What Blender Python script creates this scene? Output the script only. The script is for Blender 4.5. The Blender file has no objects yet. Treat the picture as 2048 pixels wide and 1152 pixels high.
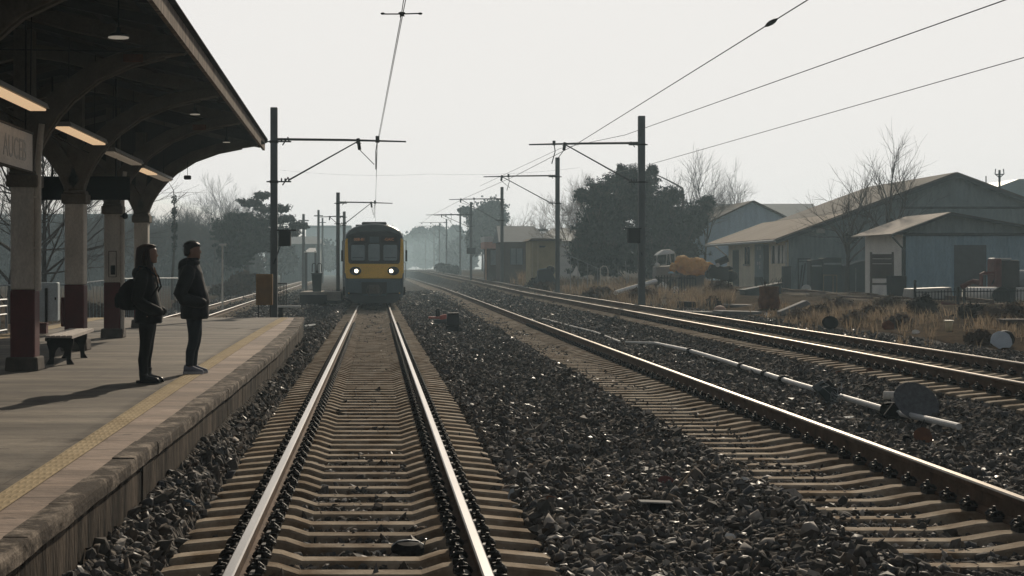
import bpy, bmesh, math, random
import numpy as np
from mathutils import Vector, Matrix, Euler
R = math.radians
rnd = random.Random(7)
SC = bpy.context.scene
COL = SC.collection
# ---- photo geometry: the tracks run along +Y, focal length in photo pixels, vanishing point of the first track
F, VX, VY, EYE = 3077.0, 751.0, 540.0, 2.115
def at(px, py, Y):            # the point at distance Y seen at a photo pixel
    return Vector(((px - VX) * Y / F, Y, EYE - (py - VY) * Y / F))
def xat(px, Y): return (px - VX) * Y / F
def zat(py, Y): return EYE - (py - VY) * Y / F
def lerp(x, xs, ys): return float(np.interp(x, xs, ys))
def sstep(a, b, x):
    t = min(1, max(0, (x - a) / (b - a))); return t * t * (3 - 2 * t)

# ---------------------------------------------------------------- mesh builder
class MB:
    def __init__(s): s.v = []; s.f = []; s.m = []; s.cur = 0
    def add(s, vs, fs, m=None):
        b = len(s.v); s.v.extend([tuple(v) for v in vs])
        mm = s.cur if m is None else m
        for f in fs: s.f.append([b + i for i in f]); s.m.append(mm)
        return s
    def box(s, c, d, rot=None, m=None, taper=1.0):
        x, y, z = d[0] / 2, d[1] / 2, d[2] / 2
        vs = []
        for k in (-1, 1):
            t = taper if k > 0 else 1.0
            for a, b in ((-1, -1), (1, -1), (1, 1), (-1, 1)): vs.append(Vector((a * x * t, b * y * t, k * z)))
        if rot is not None:
            mt = rot if isinstance(rot, Matrix) else Euler(rot).to_matrix()
            vs = [mt @ v for v in vs]
        c = Vector(c); vs = [v + c for v in vs]
        return s.add(vs, [(0, 3, 2, 1), (4, 5, 6, 7), (0, 1, 5, 4), (1, 2, 6, 5), (2, 3, 7, 6), (3, 0, 4, 7)], m)
    def mm(s, a, b, m=None):     # box by two corners
        a = Vector(a); b = Vector(b)
        return s.box((a + b) / 2, [abs(b[i] - a[i]) for i in range(3)], None, m)
    def tube(s, pts, r, n=8, cap=True, m=None, flat=1.0):
        pts = [Vector(p) for p in pts]; k = len(pts)
        rs = r if isinstance(r, (list, tuple)) else [r] * k
        rings = []; up = None
        for i, p in enumerate(pts):
            t = (pts[min(i + 1, k - 1)] - pts[max(i - 1, 0)])
            if t.length < 1e-9: t = Vector((0, 0, 1))
            t.normalize()
            if up is None:
                up = Vector((0, 0, 1)) if abs(t.z) < .9 else Vector((1, 0, 0))
            a = t.cross(up)
            if a.length < 1e-5: a = t.orthogonal()
            a.normalize(); b = a.cross(t).normalized(); up = b
            rings.append([p + a * (math.cos(2 * math.pi * j / n) * rs[i]) + b * (math.sin(2 * math.pi * j / n) * rs[i] * flat) for j in range(n)])
        return s.rings(rings, cap, m)
    def rings(s, rings, cap=True, m=None):
        n = len(rings[0]); vs = [v for r in rings for v in r]; fs = []
        for i in range(len(rings) - 1):
            for j in range(n):
                j2 = (j + 1) % n
                fs.append((i * n + j, i * n + j2, (i + 1) * n + j2, (i + 1) * n + j))
        if cap:
            fs.append(tuple(range(n - 1, -1, -1))); fs.append(tuple(range((len(rings) - 1) * n, len(rings) * n)))
        return s.add(vs, fs, m)
    def ell(s, c, r, n=12, k=8, rot=None, m=None):
        r = (r, r, r) if not isinstance(r, (tuple, list)) else r
        mt = Euler(rot).to_matrix() if rot else Matrix.Identity(3)
        rings = []
        for i in range(k + 1):
            th = math.pi * (0.02 + .96 * i / k)
            rings.append([mt @ Vector((r[0] * math.sin(th) * math.cos(2 * math.pi * j / n), r[1] * math.sin(th) * math.sin(2 * math.pi * j / n), -r[2] * math.cos(th))) + Vector(c) for j in range(n)])
        return s.rings(rings, True, m)
    def lathe(s, prof, c, n=16, axis='z', m=None, rot=None):
        rings = []
        mt = Euler(rot).to_matrix() if rot else Matrix.Identity(3)
        for r, h in prof:
            ring = []
            for j in range(n):
                a = 2 * math.pi * j / n; u, w = r * math.cos(a), r * math.sin(a)
                v = Vector((u, w, h)) if axis == 'z' else (Vector((h, u, w)) if axis == 'x' else Vector((w, h, u)))
                ring.append(mt @ v + Vector(c))
            rings.append(ring)
        return s.rings(rings, True, m)
    def prism(s, poly, a, b, axis='y', m=None):   # polygon in the other two axes, extruded a..b along axis
        def pt(u, w, h):
            return (u, h, w) if axis == 'y' else ((h, u, w) if axis == 'x' else (u, w, h))
        n = len(poly); vs = [pt(u, w, a) for u, w in poly] + [pt(u, w, b) for u, w in poly]
        fs = [tuple(range(n)), tuple(range(2 * n - 1, n - 1, -1))]
        for i in range(n):
            j = (i + 1) % n; fs.append((i, i + n, j + n, j))
        return s.add(vs, fs, m)
    def quad(s, a, b, c, d, m=None): return s.add([a, b, c, d], [(0, 1, 2, 3)], m)
    def build(s, name, mat, parent=None, smooth=False, bevel=0, loc=None, remesh=0, sub=0, fix=True):
        me = bpy.data.meshes.new(name); me.from_pydata(s.v, [], s.f)
        mats = mat if isinstance(mat, (list, tuple)) else [mat]
        for k in mats: me.materials.append(k)
        if len(mats) > 1: me.polygons.foreach_set('material_index', s.m)
        if fix and len(s.f) < 60000:
            bm = bmesh.new(); bm.from_mesh(me); bmesh.ops.recalc_face_normals(bm, faces=bm.faces[:]); bm.to_mesh(me); bm.free()
        if smooth: me.polygons.foreach_set('use_smooth', [True] * len(me.polygons))
        me.update()
        o = bpy.data.objects.new(name, me); COL.objects.link(o)
        if parent is not None: o.parent = parent
        if loc is not None: o.location = loc
        if remesh:
            md = o.modifiers.new('skin', 'REMESH'); md.mode = 'VOXEL'; md.voxel_size = remesh; md.use_smooth_shade = True
            sm = o.modifiers.new('soft', 'SMOOTH'); sm.factor = .5; sm.iterations = 4
        if bevel:
            md = o.modifiers.new('edge', 'BEVEL'); md.width = bevel; md.segments = 2; md.limit_method = 'ANGLE'; md.angle_limit = R(40)
        if sub:
            md = o.modifiers.new('sub', 'SUBSURF'); md.levels = sub; md.render_levels = sub
        return o

def tag(o, label=None, cat=None, group=None, kind=None):
    if label: o['label'] = label
    if cat: o['category'] = cat
    if group: o['group'] = group
    if kind: o['kind'] = kind
    return o
def thing(name, label, cat, loc=(0, 0, 0), rz=0, group=None, kind=None):
    o = bpy.data.objects.new(name, None); COL.objects.link(o); o.empty_display_size = .2
    o.location = loc; o.rotation_euler = (0, 0, rz)
    return tag(o, label, cat, group, kind)
def copy_tree(o, parent=None):
    c = o.copy(); COL.objects.link(c); c.parent = parent
    for ch in list(o.children): copy_tree(ch, c)
    return c
def text_mesh(name, txt, size, mat, parent, loc, rot, depth=.004):
    cu = bpy.data.curves.new(name, 'FONT'); cu.body = txt; cu.size = size; cu.extrude = depth; cu.align_x = 'CENTER'; cu.align_y = 'CENTER'; cu.resolution_u = 3
    t = bpy.data.objects.new(name + '_curve', cu); COL.objects.link(t)
    dg = bpy.context.evaluated_depsgraph_get(); me = bpy.data.meshes.new_from_object(t.evaluated_get(dg))
    bpy.data.objects.remove(t); me.name = name
    me.materials.clear(); me.materials.append(mat)
    o = bpy.data.objects.new(name, me); COL.objects.link(o); o.parent = parent; o.location = loc; o.rotation_euler = rot
    return o

# ---------------------------------------------------------------- materials
def M(name, col, rough=.8, var=.25, scale=3.0, metal=0.0, bump=0.0, bscale=40.0, col2=None, spec=.3, stretch=(1, 1, 1), c2=.5, sharp=.25, coords='Object', emit=None, estr=0.0, fine=.12):
    m = bpy.data.materials.new(name); m.use_nodes = True; nt = m.node_tree; N = nt.nodes; L = nt.links
    b = N['Principled BSDF']; b.inputs['Roughness'].default_value = rough; b.inputs['Metallic'].default_value = metal
    b.inputs['Specular IOR Level'].default_value = spec
    tc = N.new('ShaderNodeTexCoord'); mp = N.new('ShaderNodeMapping'); mp.inputs['Scale'].default_value = stretch
    L.new(tc.outputs[coords], mp.inputs['Vector'])
    nz = N.new('ShaderNodeTexNoise'); nz.inputs['Scale'].default_value = scale; nz.inputs['Detail'].default_value = 7; nz.inputs['Roughness'].default_value = .62
    L.new(mp.outputs[0], nz.inputs['Vector'])
    cr = N.new('ShaderNodeValToRGB'); e = cr.color_ramp.elements
    lo = [c * (1 - var) for c in col]; hi = list(col2) if col2 else [min(1, c * (1 + var)) for c in col]
    e[0].position = max(0, c2 - sharp); e[1].position = min(1, c2 + sharp)
    e[0].color = (*lo, 1); e[1].color = (*hi, 1)
    L.new(nz.outputs['Fac'], cr.inputs['Fac'])
    out = cr.outputs['Color']
    if fine:
        n2 = N.new('ShaderNodeTexNoise'); n2.inputs['Scale'].default_value = scale * 14; n2.inputs['Detail'].default_value = 3
        L.new(mp.outputs[0], n2.inputs['Vector'])
        mr = N.new('ShaderNodeMapRange'); mr.inputs['From Min'].default_value = .3; mr.inputs['From Max'].default_value = .7
        mr.inputs['To Min'].default_value = 1 - fine; mr.inputs['To Max'].default_value = 1 + fine
        L.new(n2.outputs['Fac'], mr.inputs['Value'])
        mx = N.new('ShaderNodeVectorMath'); mx.operation = 'SCALE'
        L.new(out, mx.inputs[0]); L.new(mr.outputs[0], mx.inputs['Scale']); out = mx.outputs[0]
    L.new(out, b.inputs['Base Color'])
    if bump:
        n3 = N.new('ShaderNodeTexNoise'); n3.inputs['Scale'].default_value = bscale; n3.inputs['Detail'].default_value = 4
        L.new(mp.outputs[0], n3.inputs['Vector'])
        bp = N.new('ShaderNodeBump'); bp.inputs['Strength'].default_value = bump; bp.inputs['Distance'].default_value = .02
        L.new(n3.outputs['Fac'], bp.inputs['Height']); L.new(bp.outputs[0], b.inputs['Normal'])
    if emit:
        b.inputs['Emission Color'].default_value = (*emit, 1); b.inputs['Emission Strength'].default_value = estr
    return m

def clad(name, col, pitch=.2, direction='X', rough=.6, var=.2, strength=.6, metal=0.0, coords='Object', stretch=(1.6, 1.6, .35)):
    """profiled metal sheet: ribs as a bump along one direction, streaky weathering"""
    m = M(name, col, rough, var, 1.1, metal, 0, 40, None, .15, stretch, coords=coords)
    nt = m.node_tree; N = nt.nodes; L = nt.links; b = N['Principled BSDF']
    tc = [n for n in N if n.type == 'TEX_COORD'][0]
    w = N.new('ShaderNodeTexWave'); w.wave_type = 'BANDS'; w.bands_direction = direction; w.wave_profile = 'SIN'
    w.inputs['Scale'].default_value = 2 * math.pi / pitch / 20.0 ; w.inputs['Distortion'].default_value = 0
    L.new(tc.outputs[coords], w.inputs['Vector'])
    bp = N.new('ShaderNodeBump'); bp.inputs['Strength'].default_value = strength; bp.inputs['Distance'].default_value = .03
    L.new(w.outputs['Fac'], bp.inputs['Height']); L.new(bp.outputs[0], b.inputs['Normal'])
    return m

def stone_mat(name, lo, hi, attr='tone', rough=.5):
    m = bpy.data.materials.new(name); m.use_nodes = True; nt = m.node_tree; N = nt.nodes; L = nt.links; b = N['Principled BSDF']
    a = N.new('ShaderNodeAttribute'); a.attribute_name = attr
    cr = N.new('ShaderNodeValToRGB'); e = cr.color_ramp.elements
    e[0].color = (*lo, 1); e[1].color = (.45, .41, .36, 1); e[1].position = 1
    for p, c in ((.35, [x * 1.35 for x in lo]), (.55, (.062, .049, .039)), (.8, hi), (.66, (.078, .083, .090)), (.90, (.10, .072, .05)), (.94, [x * 1.6 for x in hi]), (.98, [x * 2.4 for x in hi])):
        k = e.new(p); k.color = (*c, 1)
    L.new(a.outputs['Fac'], cr.inputs['Fac'])
    nz = N.new('ShaderNodeTexNoise'); nz.inputs['Scale'].default_value = 30; nz.inputs['Detail'].default_value = 4
    tc = N.new('ShaderNodeTexCoord'); L.new(tc.outputs['Object'], nz.inputs['Vector'])
    mr = N.new('ShaderNodeMapRange'); mr.inputs['To Min'].default_value = .6; mr.inputs['To Max'].default_value = 1.4
    L.new(nz.outputs['Fac'], mr.inputs['Value'])
    mx = N.new('ShaderNodeVectorMath'); mx.operation = 'SCALE'; L.new(cr.outputs[0], mx.inputs[0]); L.new(mr.outputs[0], mx.inputs['Scale'])
    L.new(mx.outputs[0], b.inputs['Base Color'])
    b.inputs['Specular IOR Level'].default_value = .22
    fr = N.new('ShaderNodeMath'); fr.operation = 'MULTIPLY'; fr.inputs[1].default_value = 41.7; L.new(a.outputs['Fac'], fr.inputs[0])
    f2 = N.new('ShaderNodeMath'); f2.operation = 'FRACT'; L.new(fr.outputs[0], f2.inputs[0])
    m2 = N.new('ShaderNodeMapRange'); m2.inputs['From Min'].default_value = .0; m2.inputs['From Max'].default_value = .30; m2.inputs['To Min'].default_value = rough - .34; m2.inputs['To Max'].default_value = rough + .2; L.new(f2.outputs[0], m2.inputs['Value']); L.new(m2.outputs[0], b.inputs['Roughness'])
    return m

def bed_mat(name, lo, hi, scale=16):
    """broken stone seen from farther off: cells of random tone with a bump"""
    m = bpy.data.materials.new(name); m.use_nodes = True; nt = m.node_tree; N = nt.nodes; L = nt.links; b = N['Principled BSDF']
    tc = N.new('ShaderNodeTexCoord'); v = N.new('ShaderNodeTexVoronoi'); v.inputs['Scale'].default_value = scale
    L.new(tc.outputs['Object'], v.inputs['Vector'])
    sp = N.new('ShaderNodeSeparateColor'); L.new(v.outputs['Color'], sp.inputs[0])
    cr = N.new('ShaderNodeValToRGB'); e = cr.color_ramp.elements; e[0].color = (*lo, 1); e[1].color = (*[x * 1.8 for x in hi], 1)
    k = e.new(.5); k.color = (*[x * 1.5 for x in lo], 1); k = e.new(.9); k.color = (*hi, 1)
    L.new(sp.outputs[0], cr.inputs['Fac'])
    nz = N.new('ShaderNodeTexNoise'); nz.inputs['Scale'].default_value = .6; nz.inputs['Detail'].default_value = 6; L.new(tc.outputs['Object'], nz.inputs['Vector'])
    mr = N.new('ShaderNodeMapRange'); mr.inputs['From Min'].default_value = .3; mr.inputs['From Max'].default_value = .7; mr.inputs['To Min'].default_value = .7; mr.inputs['To Max'].default_value = 1.35
    L.new(nz.outputs['Fac'], mr.inputs['Value'])
    mx = N.new('ShaderNodeVectorMath'); mx.operation = 'SCALE'; L.new(cr.outputs[0], mx.inputs[0]); L.new(mr.outputs[0], mx.inputs['Scale'])
    L.new(mx.outputs[0], b.inputs['Base Color'])
    bp = N.new('ShaderNodeBump'); bp.inputs['Strength'].default_value = 1; bp.inputs['Distance'].default_value = .05; bp.invert = True
    L.new(v.outputs['Distance'], bp.inputs['Height']); L.new(bp.outputs[0], b.inputs['Normal'])
    b.inputs['Roughness'].default_value = 1; b.inputs['Specular IOR Level'].default_value = 0
    return m

MT = {}
MT['black'] = M('black_paint', (.010, .010, .011), .8, .3, spec=.08)
MT['blackmatt'] = M('black_iron', (.013, .011, .010), .85, .4, bump=.3, spec=.1)
MT['rubber'] = M('dark_rubber', (.012, .012, .013), .95, .3, spec=.05)
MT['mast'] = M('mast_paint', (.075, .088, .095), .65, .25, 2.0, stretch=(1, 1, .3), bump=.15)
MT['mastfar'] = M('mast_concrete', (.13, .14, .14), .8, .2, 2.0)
MT['steel'] = M('dark_steel', (.04, .04, .04), .7, .3, metal=.3)
MT['galv'] = M('galvanised', (.3, .32, .33), .45, .2, metal=.6)
MT['rust'] = M('rusty_metal', (.10, .032, .016), .85, .45, 5, bump=.4, col2=(.2, .075, .03))
MT['redpaint'] = M('old_red_paint', (.115, .032, .027), .75, .4, 4)
MT['white'] = M('white_paint', (.62, .63, .63), .5, .12, 3)
MT['whiteold'] = M('dirty_white', (.66, .65, .62), .65, .3, 4)
MT['cream'] = M('cream_render', (.76, .69, .54), .85, .18, 1.3, bump=.15, stretch=(1, 1, .5))
MT['glass'] = M('dark_glass', (.03, .035, .04), .08, .2, spec=.6)
MT['paleglass'] = M('pale_glass', (.2, .25, .28), .12, .2, spec=.6)
MT['concrete'] = M('concrete_plain', (.32, .29, .25), .9, .25, 2.5, bump=.3)
MT['wood'] = M('raw_wood', (.22, .16, .1), .8, .3, 3, stretch=(1, 8, 1))
MT['bark'] = M('bark_grey', (.055, .045, .04), .9, .3, 6)
MT['twig'] = M('twig_brown', (.07, .055, .048), .9, .3, 3)
MT['twigpale'] = M('twig_pale', (.14, .11, .09), .9, .3, 3)
MT['leaf'] = M('evergreen_leaf', (.016, .024, .019), .85, .5, 1.2, col2=(.036, .048, .034), spec=.08)
MT['grassdry'] = M('dry_grass', (.075, .058, .044), .95, .5, .9, col2=(.33, .255, .175), spec=.03, sharp=.2)
def translucent(m, k):
    N = m.node_tree.nodes; L = m.node_tree.links; b = N['Principled BSDF']; t = N.new('ShaderNodeBsdfTranslucent'); L.new(b.inputs['Base Color'].links[0].from_socket, t.inputs['Color'])
    x = N.new('ShaderNodeMixShader'); x.inputs[0].default_value = k; L.new(b.outputs[0], x.inputs[1]); L.new(t.outputs[0], x.inputs[2]); L.new(x.outputs[0], N['Material Output'].inputs[0])
translucent(MT['grassdry'], .42); translucent(MT['white'], .25); translucent(MT['whiteold'], .25)
# ---------------------------------------------------------------- lines of the tracks
def z3(Y): return lerp(Y, [0, 68, 93, 132, 297, 600, 3000], [0, 0, .10, .40, 1.38, 1.7, 1.7])
def t3(Y): return lerp(Y, [-50, 0, 20, 40, 58, 68, 80, 95, 135, 300, 800, 3000], [-1.06, 0, .43, .85, 1.2, 1.33, 1.28, 1.13, .98, .85, 1.3, 1.3])
def t2(Y): return lerp(Y, [-50, 0, 60, 90, 150, 300, 600, 3000], [-.5, 0, .72, 1.12, 1.85, 2.6, 3.0, 3.0])
def tl(Y): return lerp(Y, [-50, 0, 300, 800, 3000], [0, 0, -6, -14, -14])
X2, X3N, X3F, XLA, XLB = 4.85, 8.15, 9.87, -6.74, -5.30
def shift(u, Y):
    return lerp(u, [-12, -5, -2.4, 1.5, 3.3, 5.7, 7.6, 10.6], [tl(Y), tl(Y), 0, 0, t2(Y), t2(Y), t3(Y), t3(Y)])
PU = [-700, -40, -14, -9.2, -8.0, -7.7, -4.4, -4.0, -2.6, -1.9, -1.72, -1.46, -1.38, 1.14, 1.28, 1.75, 2.35, 2.9, 3.25, 3.42, 3.55, 5.40, 5.6, 6.0, 6.6, 7.15, 7.45, 10.55, 10.8, 11.4, 12.6, 14.5, 22, 60, 700]
PH = [.0, .0, -.05, -.05, .16, .12, .12, .16, .05, .05, .41, .25, .085, .085, .18, .16, .0, .06, .17, .14, .035, .035, .12, .08, .05, .18, .33, .33, .40, .36, .46, .55, .62, .7, .7]
def hgt(u, Y):
    h = lerp(u, PU, PH)
    g = z3(Y) * sstep(5.6, 7.4, u)
    n = .018 * math.sin(u * 3.1 + Y * 1.7) + .015 * math.sin(u * 1.3 - Y * 2.3 + 1) + .02 * math.sin(Y * .61 + u * .7)
    w = 1.0 if abs(u) < 14 else 3.0
    return h + g + n * w * (.35 if (-1.4 < u < 1.2 or 3.5 < u < 5.45 or 7.4 < u < 10.6) else 1)
def gz(x, Y):                 # ground height under a world point
    lo, hi = x - 30, x + 30
    for _ in range(40):
        m = (lo + hi) / 2
        if m + shift(m, Y) < x: lo = m
        else: hi = m
    return hgt((lo + hi) / 2, Y)

def sheet(name, us, ys, mat, dz=0.0):
    vs = []; fs = []
    for Y in ys:
        for u in us:
            vs.append((u + shift(u, Y), Y, hgt(u, Y) + (dz(u) if callable(dz) else dz)))
    n = len(us)
    for j in range(len(ys) - 1):
        for i in range(n - 1): fs.append((j * n + i, j * n + i + 1, (j + 1) * n + i + 1, (j + 1) * n + i))
    mb = MB(); mb.v = vs; mb.f = fs; mb.m = [0] * len(fs)
    return mb.build(name, mat, smooth=True, fix=False)
ysN = list(np.arange(-12, 100, .5)) + list(np.geomspace(100, 1040, 60))
usB = sorted(set([round(x, 3) for x in PU if -10.5 <= x <= 12.6] + [round(x, 2) for x in np.arange(-10, 12.6, .3)]))
usG = [-1000, -600, -300, -120, -60, -40, -30, -22, -16, -12] + usB + [13.2, 14, 15, 16.5, 18, 20, 22, 25, 30, 40, 60, 120, 300, 600, 1000]
dirt = M('dirt_ground', (.06, .047, .036), 1, .4, .7, bump=.6, bscale=14, col2=(.12, .092, .066), fine=.3, spec=0)
g = sheet('ground', usG, ysN, dirt, lambda u: -.09 if -9.5 < u < 12.4 else 0)
tag(g, 'bare brown ground beside the railway', None, None, 'structure')
bed = sheet('ballast_bed', usB, [y for y in ysN if y < 900], bed_mat('ballast_bed_stone', (.058, .054, .050), (.13, .12, .108)))
tag(bed, 'grey stone ballast bed under the tracks', None, None, 'structure')

# ---------------------------------------------------------------- loose ballast stones (stuff)
def stones(name, pts, mat, hi=True, seed=1):
    """pts: (n,4) x, y, z, radius"""
    rg = np.random.default_rng(seed)
    bm = bmesh.new()
    if hi: bmesh.ops.create_icosphere(bm, subdivisions=1, radius=1)
    else:
        for v in ((1, 0, 0), (-1, 0, 0), (0, 1, 0), (0, -1, 0), (0, 0, 1), (0, 0, -1)): bm.verts.new(v)
        bm.verts.ensure_lookup_table()
        for a, b in ((0, 2), (2, 1), (1, 3), (3, 0)):
            bm.faces.new([bm.verts[a], bm.verts[b], bm.verts[4]]); bm.faces.new([bm.verts[b], bm.verts[a], bm.verts[5]])
    bv = np.array([v.co[:] for v in bm.verts]); bf = np.array([[v.index for v in f.verts] for f in bm.faces]) if hi else None
    if not hi:
        bm.verts.index_update(); bf = np.array([[v.index for v in f.verts] for f in bm.faces])
    bm.free()
    n = len(pts); k = len(bv)
    V = bv[None] * rg.uniform(.52, 1.32, (n, k, 1))
    V = V * rg.uniform([.75, .5, .32], [1.75, 1.15, .95], (n, 1, 3))
    q = rg.normal(size=(n, 4)); q[:, 1:3] *= .55; q /= np.linalg.norm(q, axis=1)[:, None]
    w, x, y, z = q.T
    Rm = np.stack([1 - 2 * (y * y + z * z), 2 * (x * y - z * w), 2 * (x * z + y * w), 2 * (x * y + z * w), 1 - 2 * (x * x + z * z), 2 * (y * z - x * w), 2 * (x * z - y * w), 2 * (y * z + x * w), 1 - 2 * (x * x + y * y)], 1).reshape(n, 3, 3)
    V = np.einsum('nij,nkj->nki', Rm, V) * pts[:, None, 3:4] + pts[:, None, :3]
    Fc = (bf[None] + (np.arange(n) * k)[:, None, None]).reshape(-1)
    nf = n * len(bf)
    me = bpy.data.meshes.new(name)
    me.vertices.add(n * k); me.vertices.foreach_set('co', V.reshape(-1).astype(np.float32))
    me.loops.add(nf * 3); me.loops.foreach_set('vertex_index', Fc.astype(np.int32))
    me.polygons.add(nf); me.polygons.foreach_set('loop_start', np.arange(0, nf * 3, 3, dtype=np.int32))
    me.update(calc_edges=True)
    at_ = me.attributes.new('tone', 'FLOAT', 'POINT'); at_.data.foreach_set('value', np.repeat(rg.random(n), k).astype(np.float32))
    me.materials.append(mat)
    me.polygons.foreach_set('use_smooth', (rg.random(n) < (.35 if hi else 0)).repeat(len(bf)))
    o = bpy.data.objects.new(name, me); COL.objects.link(o)
    return o
smat = stone_mat('ballast_stone', (.060, .0555, .050), (.165, .15, .132), rough=.78)
def scatter(Y0, Y1, dens, r0, r1, u0, u1, seed, cull=True):
    rg = np.random.default_rng(seed); out = []
    ny = int((Y1 - Y0) / .5)
    for j in range(ny):
        Y = Y0 + (j + .5) * (Y1 - Y0) / ny
        n = int(dens * (u1 - u0) * (Y1 - Y0) / ny)
        us = rg.uniform(u0, u1, n); yy = Y + rg.uniform(-.5, .5, n) * (Y1 - Y0) / ny
        for u, y in zip(us, yy):
            x = u + shift(u, y)
            px = VX + x / y * F
            if cull and not (-300 < px < 2420): continue
            if x < lerp(y, EY, EX) + .03 and y < 44.9 and x > -8.6: continue
            r = rg.uniform(r0, r1) * (1.6 if rg.random() < .08 else (.55 if rg.random() < .25 else 1))
            if -1.37 < u < 1.13 or 3.55 < u < 5.4 or 7.5 < u < 10.5: r *= .8
            out.append((x, y, hgt(u, y) + r * rg.uniform(-.1, .45), r))
    return np.array(out)
# platform edge line (used by the stones too)
EY = [-2, 4, 9, 18, 26.5, 36, 44.7]; EX = [-1.82, -1.80, -1.76, -1.69, -1.66, -1.80, -2.06]
o = stones('ballast_stones_close', scatter(6.6, 17, 330, .022, .050, -1.8, 7.2, 3), smat, True, 5)
o.name = 'ballast_gravel'; tag(o, 'loose dark grey ballast stones around the near tracks', 'ballast', None, 'stuff')
p1 = scatter(17, 46, 215, .028, .048, -1.9, 12.3, 4)
p2 = scatter(46, 85, 95, .038, .062, -9.5, 12.3, 6)
p3 = scatter(85, 150, 22, .06, .10, -9.5, 12.3, 9)
o = stones('ballast_gravel', np.concatenate([p1, p2, p3]), smat, False, 8); tag(o, 'loose grey ballast stones farther along the tracks', 'ballast', None, 'stuff')
# ---------------------------------------------------------------- railway tracks
def railtop():
    m = M('rail_polished', (.46, .43, .40), .30, .15, 2, metal=1.0, stretch=(6, .4, 1), fine=.05); return m
MT['railtop'] = railtop()
MT['raildull'] = M('rail_dull_top', (.19, .18, .168), .42, .25, 2, metal=1.0, stretch=(6, .4, 1), fine=.1); MT['raildull'].node_tree.nodes['Principled BSDF'].inputs['Specular Tint'].default_value = (.60, .58, .56, 1)
MT['railside'] = M('rail_rust_side', (.07, .042, .027), .85, .4, 4, bump=.3, col2=(.17, .105, .066), spec=.1)
MT['sleeper'] = M('sleeper_concrete', (.36, .30, .23), .95, .2, 2.2, bump=.25, bscale=60, col2=(.47, .40, .31), c2=.55, coords='Object', spec=.05)
def per_object(m, k):
    nt = m.node_tree; N = nt.nodes; L = nt.links; b = N['Principled BSDF']; s = b.inputs['Base Color'].links[0].from_socket
    oi = N.new('ShaderNodeObjectInfo'); mr = N.new('ShaderNodeMapRange'); mr.inputs['To Min'].default_value = 1 - k; mr.inputs['To Max'].default_value = 1 + k; L.new(oi.outputs['Random'], mr.inputs['Value'])
    # rust and oil washed out round the rail seats, and damp dark blotches that differ from sleeper to sleeper
    tc = N.new('ShaderNodeTexCoord'); ad = N.new('ShaderNodeVectorMath'); ad.operation = 'ADD'; cb = N.new('ShaderNodeCombineXYZ'); ml = N.new('ShaderNodeMath'); ml.operation = 'MULTIPLY'; ml.inputs[1].default_value = 50
    L.new(oi.outputs['Random'], ml.inputs[0]); L.new(ml.outputs[0], cb.inputs['Z']); L.new(tc.outputs['Object'], ad.inputs[0]); L.new(cb.outputs[0], ad.inputs[1])
    nz = N.new('ShaderNodeTexNoise'); nz.inputs['Scale'].default_value = 3.2; nz.inputs['Detail'].default_value = 5; L.new(ad.outputs[0], nz.inputs['Vector'])
    cr = N.new('ShaderNodeValToRGB'); e = cr.color_ramp.elements; e[0].position = .36; e[0].color = (.50, .43, .36, 1); e[1].position = .60; e[1].color = (1, 1, 1, 1); L.new(nz.outputs['Fac'], cr.inputs['Fac'])
    v = N.new('ShaderNodeVectorMath'); v.operation = 'MULTIPLY'; L.new(s, v.inputs[0]); L.new(cr.outputs[0], v.inputs[1])
    w = N.new('ShaderNodeVectorMath'); w.operation = 'SCALE'; L.new(v.outputs[0], w.inputs[0]); L.new(mr.outputs[0], w.inputs['Scale']); L.new(w.outputs[0], b.inputs['Base Color'])
per_object(MT['sleeper'], .16)
MT['clip'] = M('rail_clip_iron', (.012, .010, .009), .6, .3)
RP = [(-.065, 0), (.065, 0), (.065, .018), (.014, .034), (.011, .115), (.034, .124), (.035, .15), (.026, .16), (-.026, .16), (-.035, .15), (-.034, .124), (-.011, .115), (-.014, .034), (-.065, .018)]
def rail(name, xf, zf, ys, parent, top='railtop', hs=1.0):
    mb = MB(); n = len(RP); rings = []
    for Y in ys: rings.append([(xf(Y) + a * (1 + (hs - 1) * .45), Y, zf(Y) + b * hs) for a, b in RP])
    vs = [v for r in rings for v in r]; fs = []; ms = []
    for i in range(len(rings) - 1):
        for j in range(n):
            j2 = (j + 1) % n; fs.append((i * n + j, i * n + j2, (i + 1) * n + j2, (i + 1) * n + j)); ms.append(1 if j in (6, 7, 8) else 0)
    b = len(mb.v); mb.v += [tuple(v) for v in vs]; mb.f += [list(f) for f in fs]; mb.m += ms
    mb.f.append(list(range(n))); mb.m.append(0); mb.f.append(list(range(len(vs) - n, len(vs)))); mb.m.append(0)
    return mb.build(name, [MT['railside'], MT[top]], parent)
def sleeper_mb(xs, zs, w_top=.155, w_bot=.215, zb=-.03):
    mb = MB(); rings = []
    for x, z in zip(xs, zs):
        rings.append([(x, -w_bot / 2, zb), (x, -w_top / 2 - .012, z - .016), (x, -w_top / 2, z), (x, w_top / 2, z), (x, w_top / 2 + .012, z - .016), (x, w_bot / 2, zb)])
    mb.rings(rings); return mb
def clip_mb(s):
    """bent spring clip with its shoulder and bolt, one side of a rail; s = side"""
    mb = MB()
    mb.box((s * .105, 0, .018), (.09, .15, .036)); mb.box((s * .125, 0, .045), (.05, .07, .05), taper=.7)
    for k in (-1, 1):
        pts = [(s * .055, k * .035, .045), (s * .085, k * .05, .075), (s * .125, k * .062, .078), (s * .155, k * .055, .055), (s * .16, k * .03, .04), (s * .14, k * .012, .05)]
        mb.tube(pts, .013, 6)
    mb.lathe([(.019, 0), (.019, .04), (.012, .045), (.012, .06)], (s * .115, 0, .06), 6)
    return mb
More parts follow.
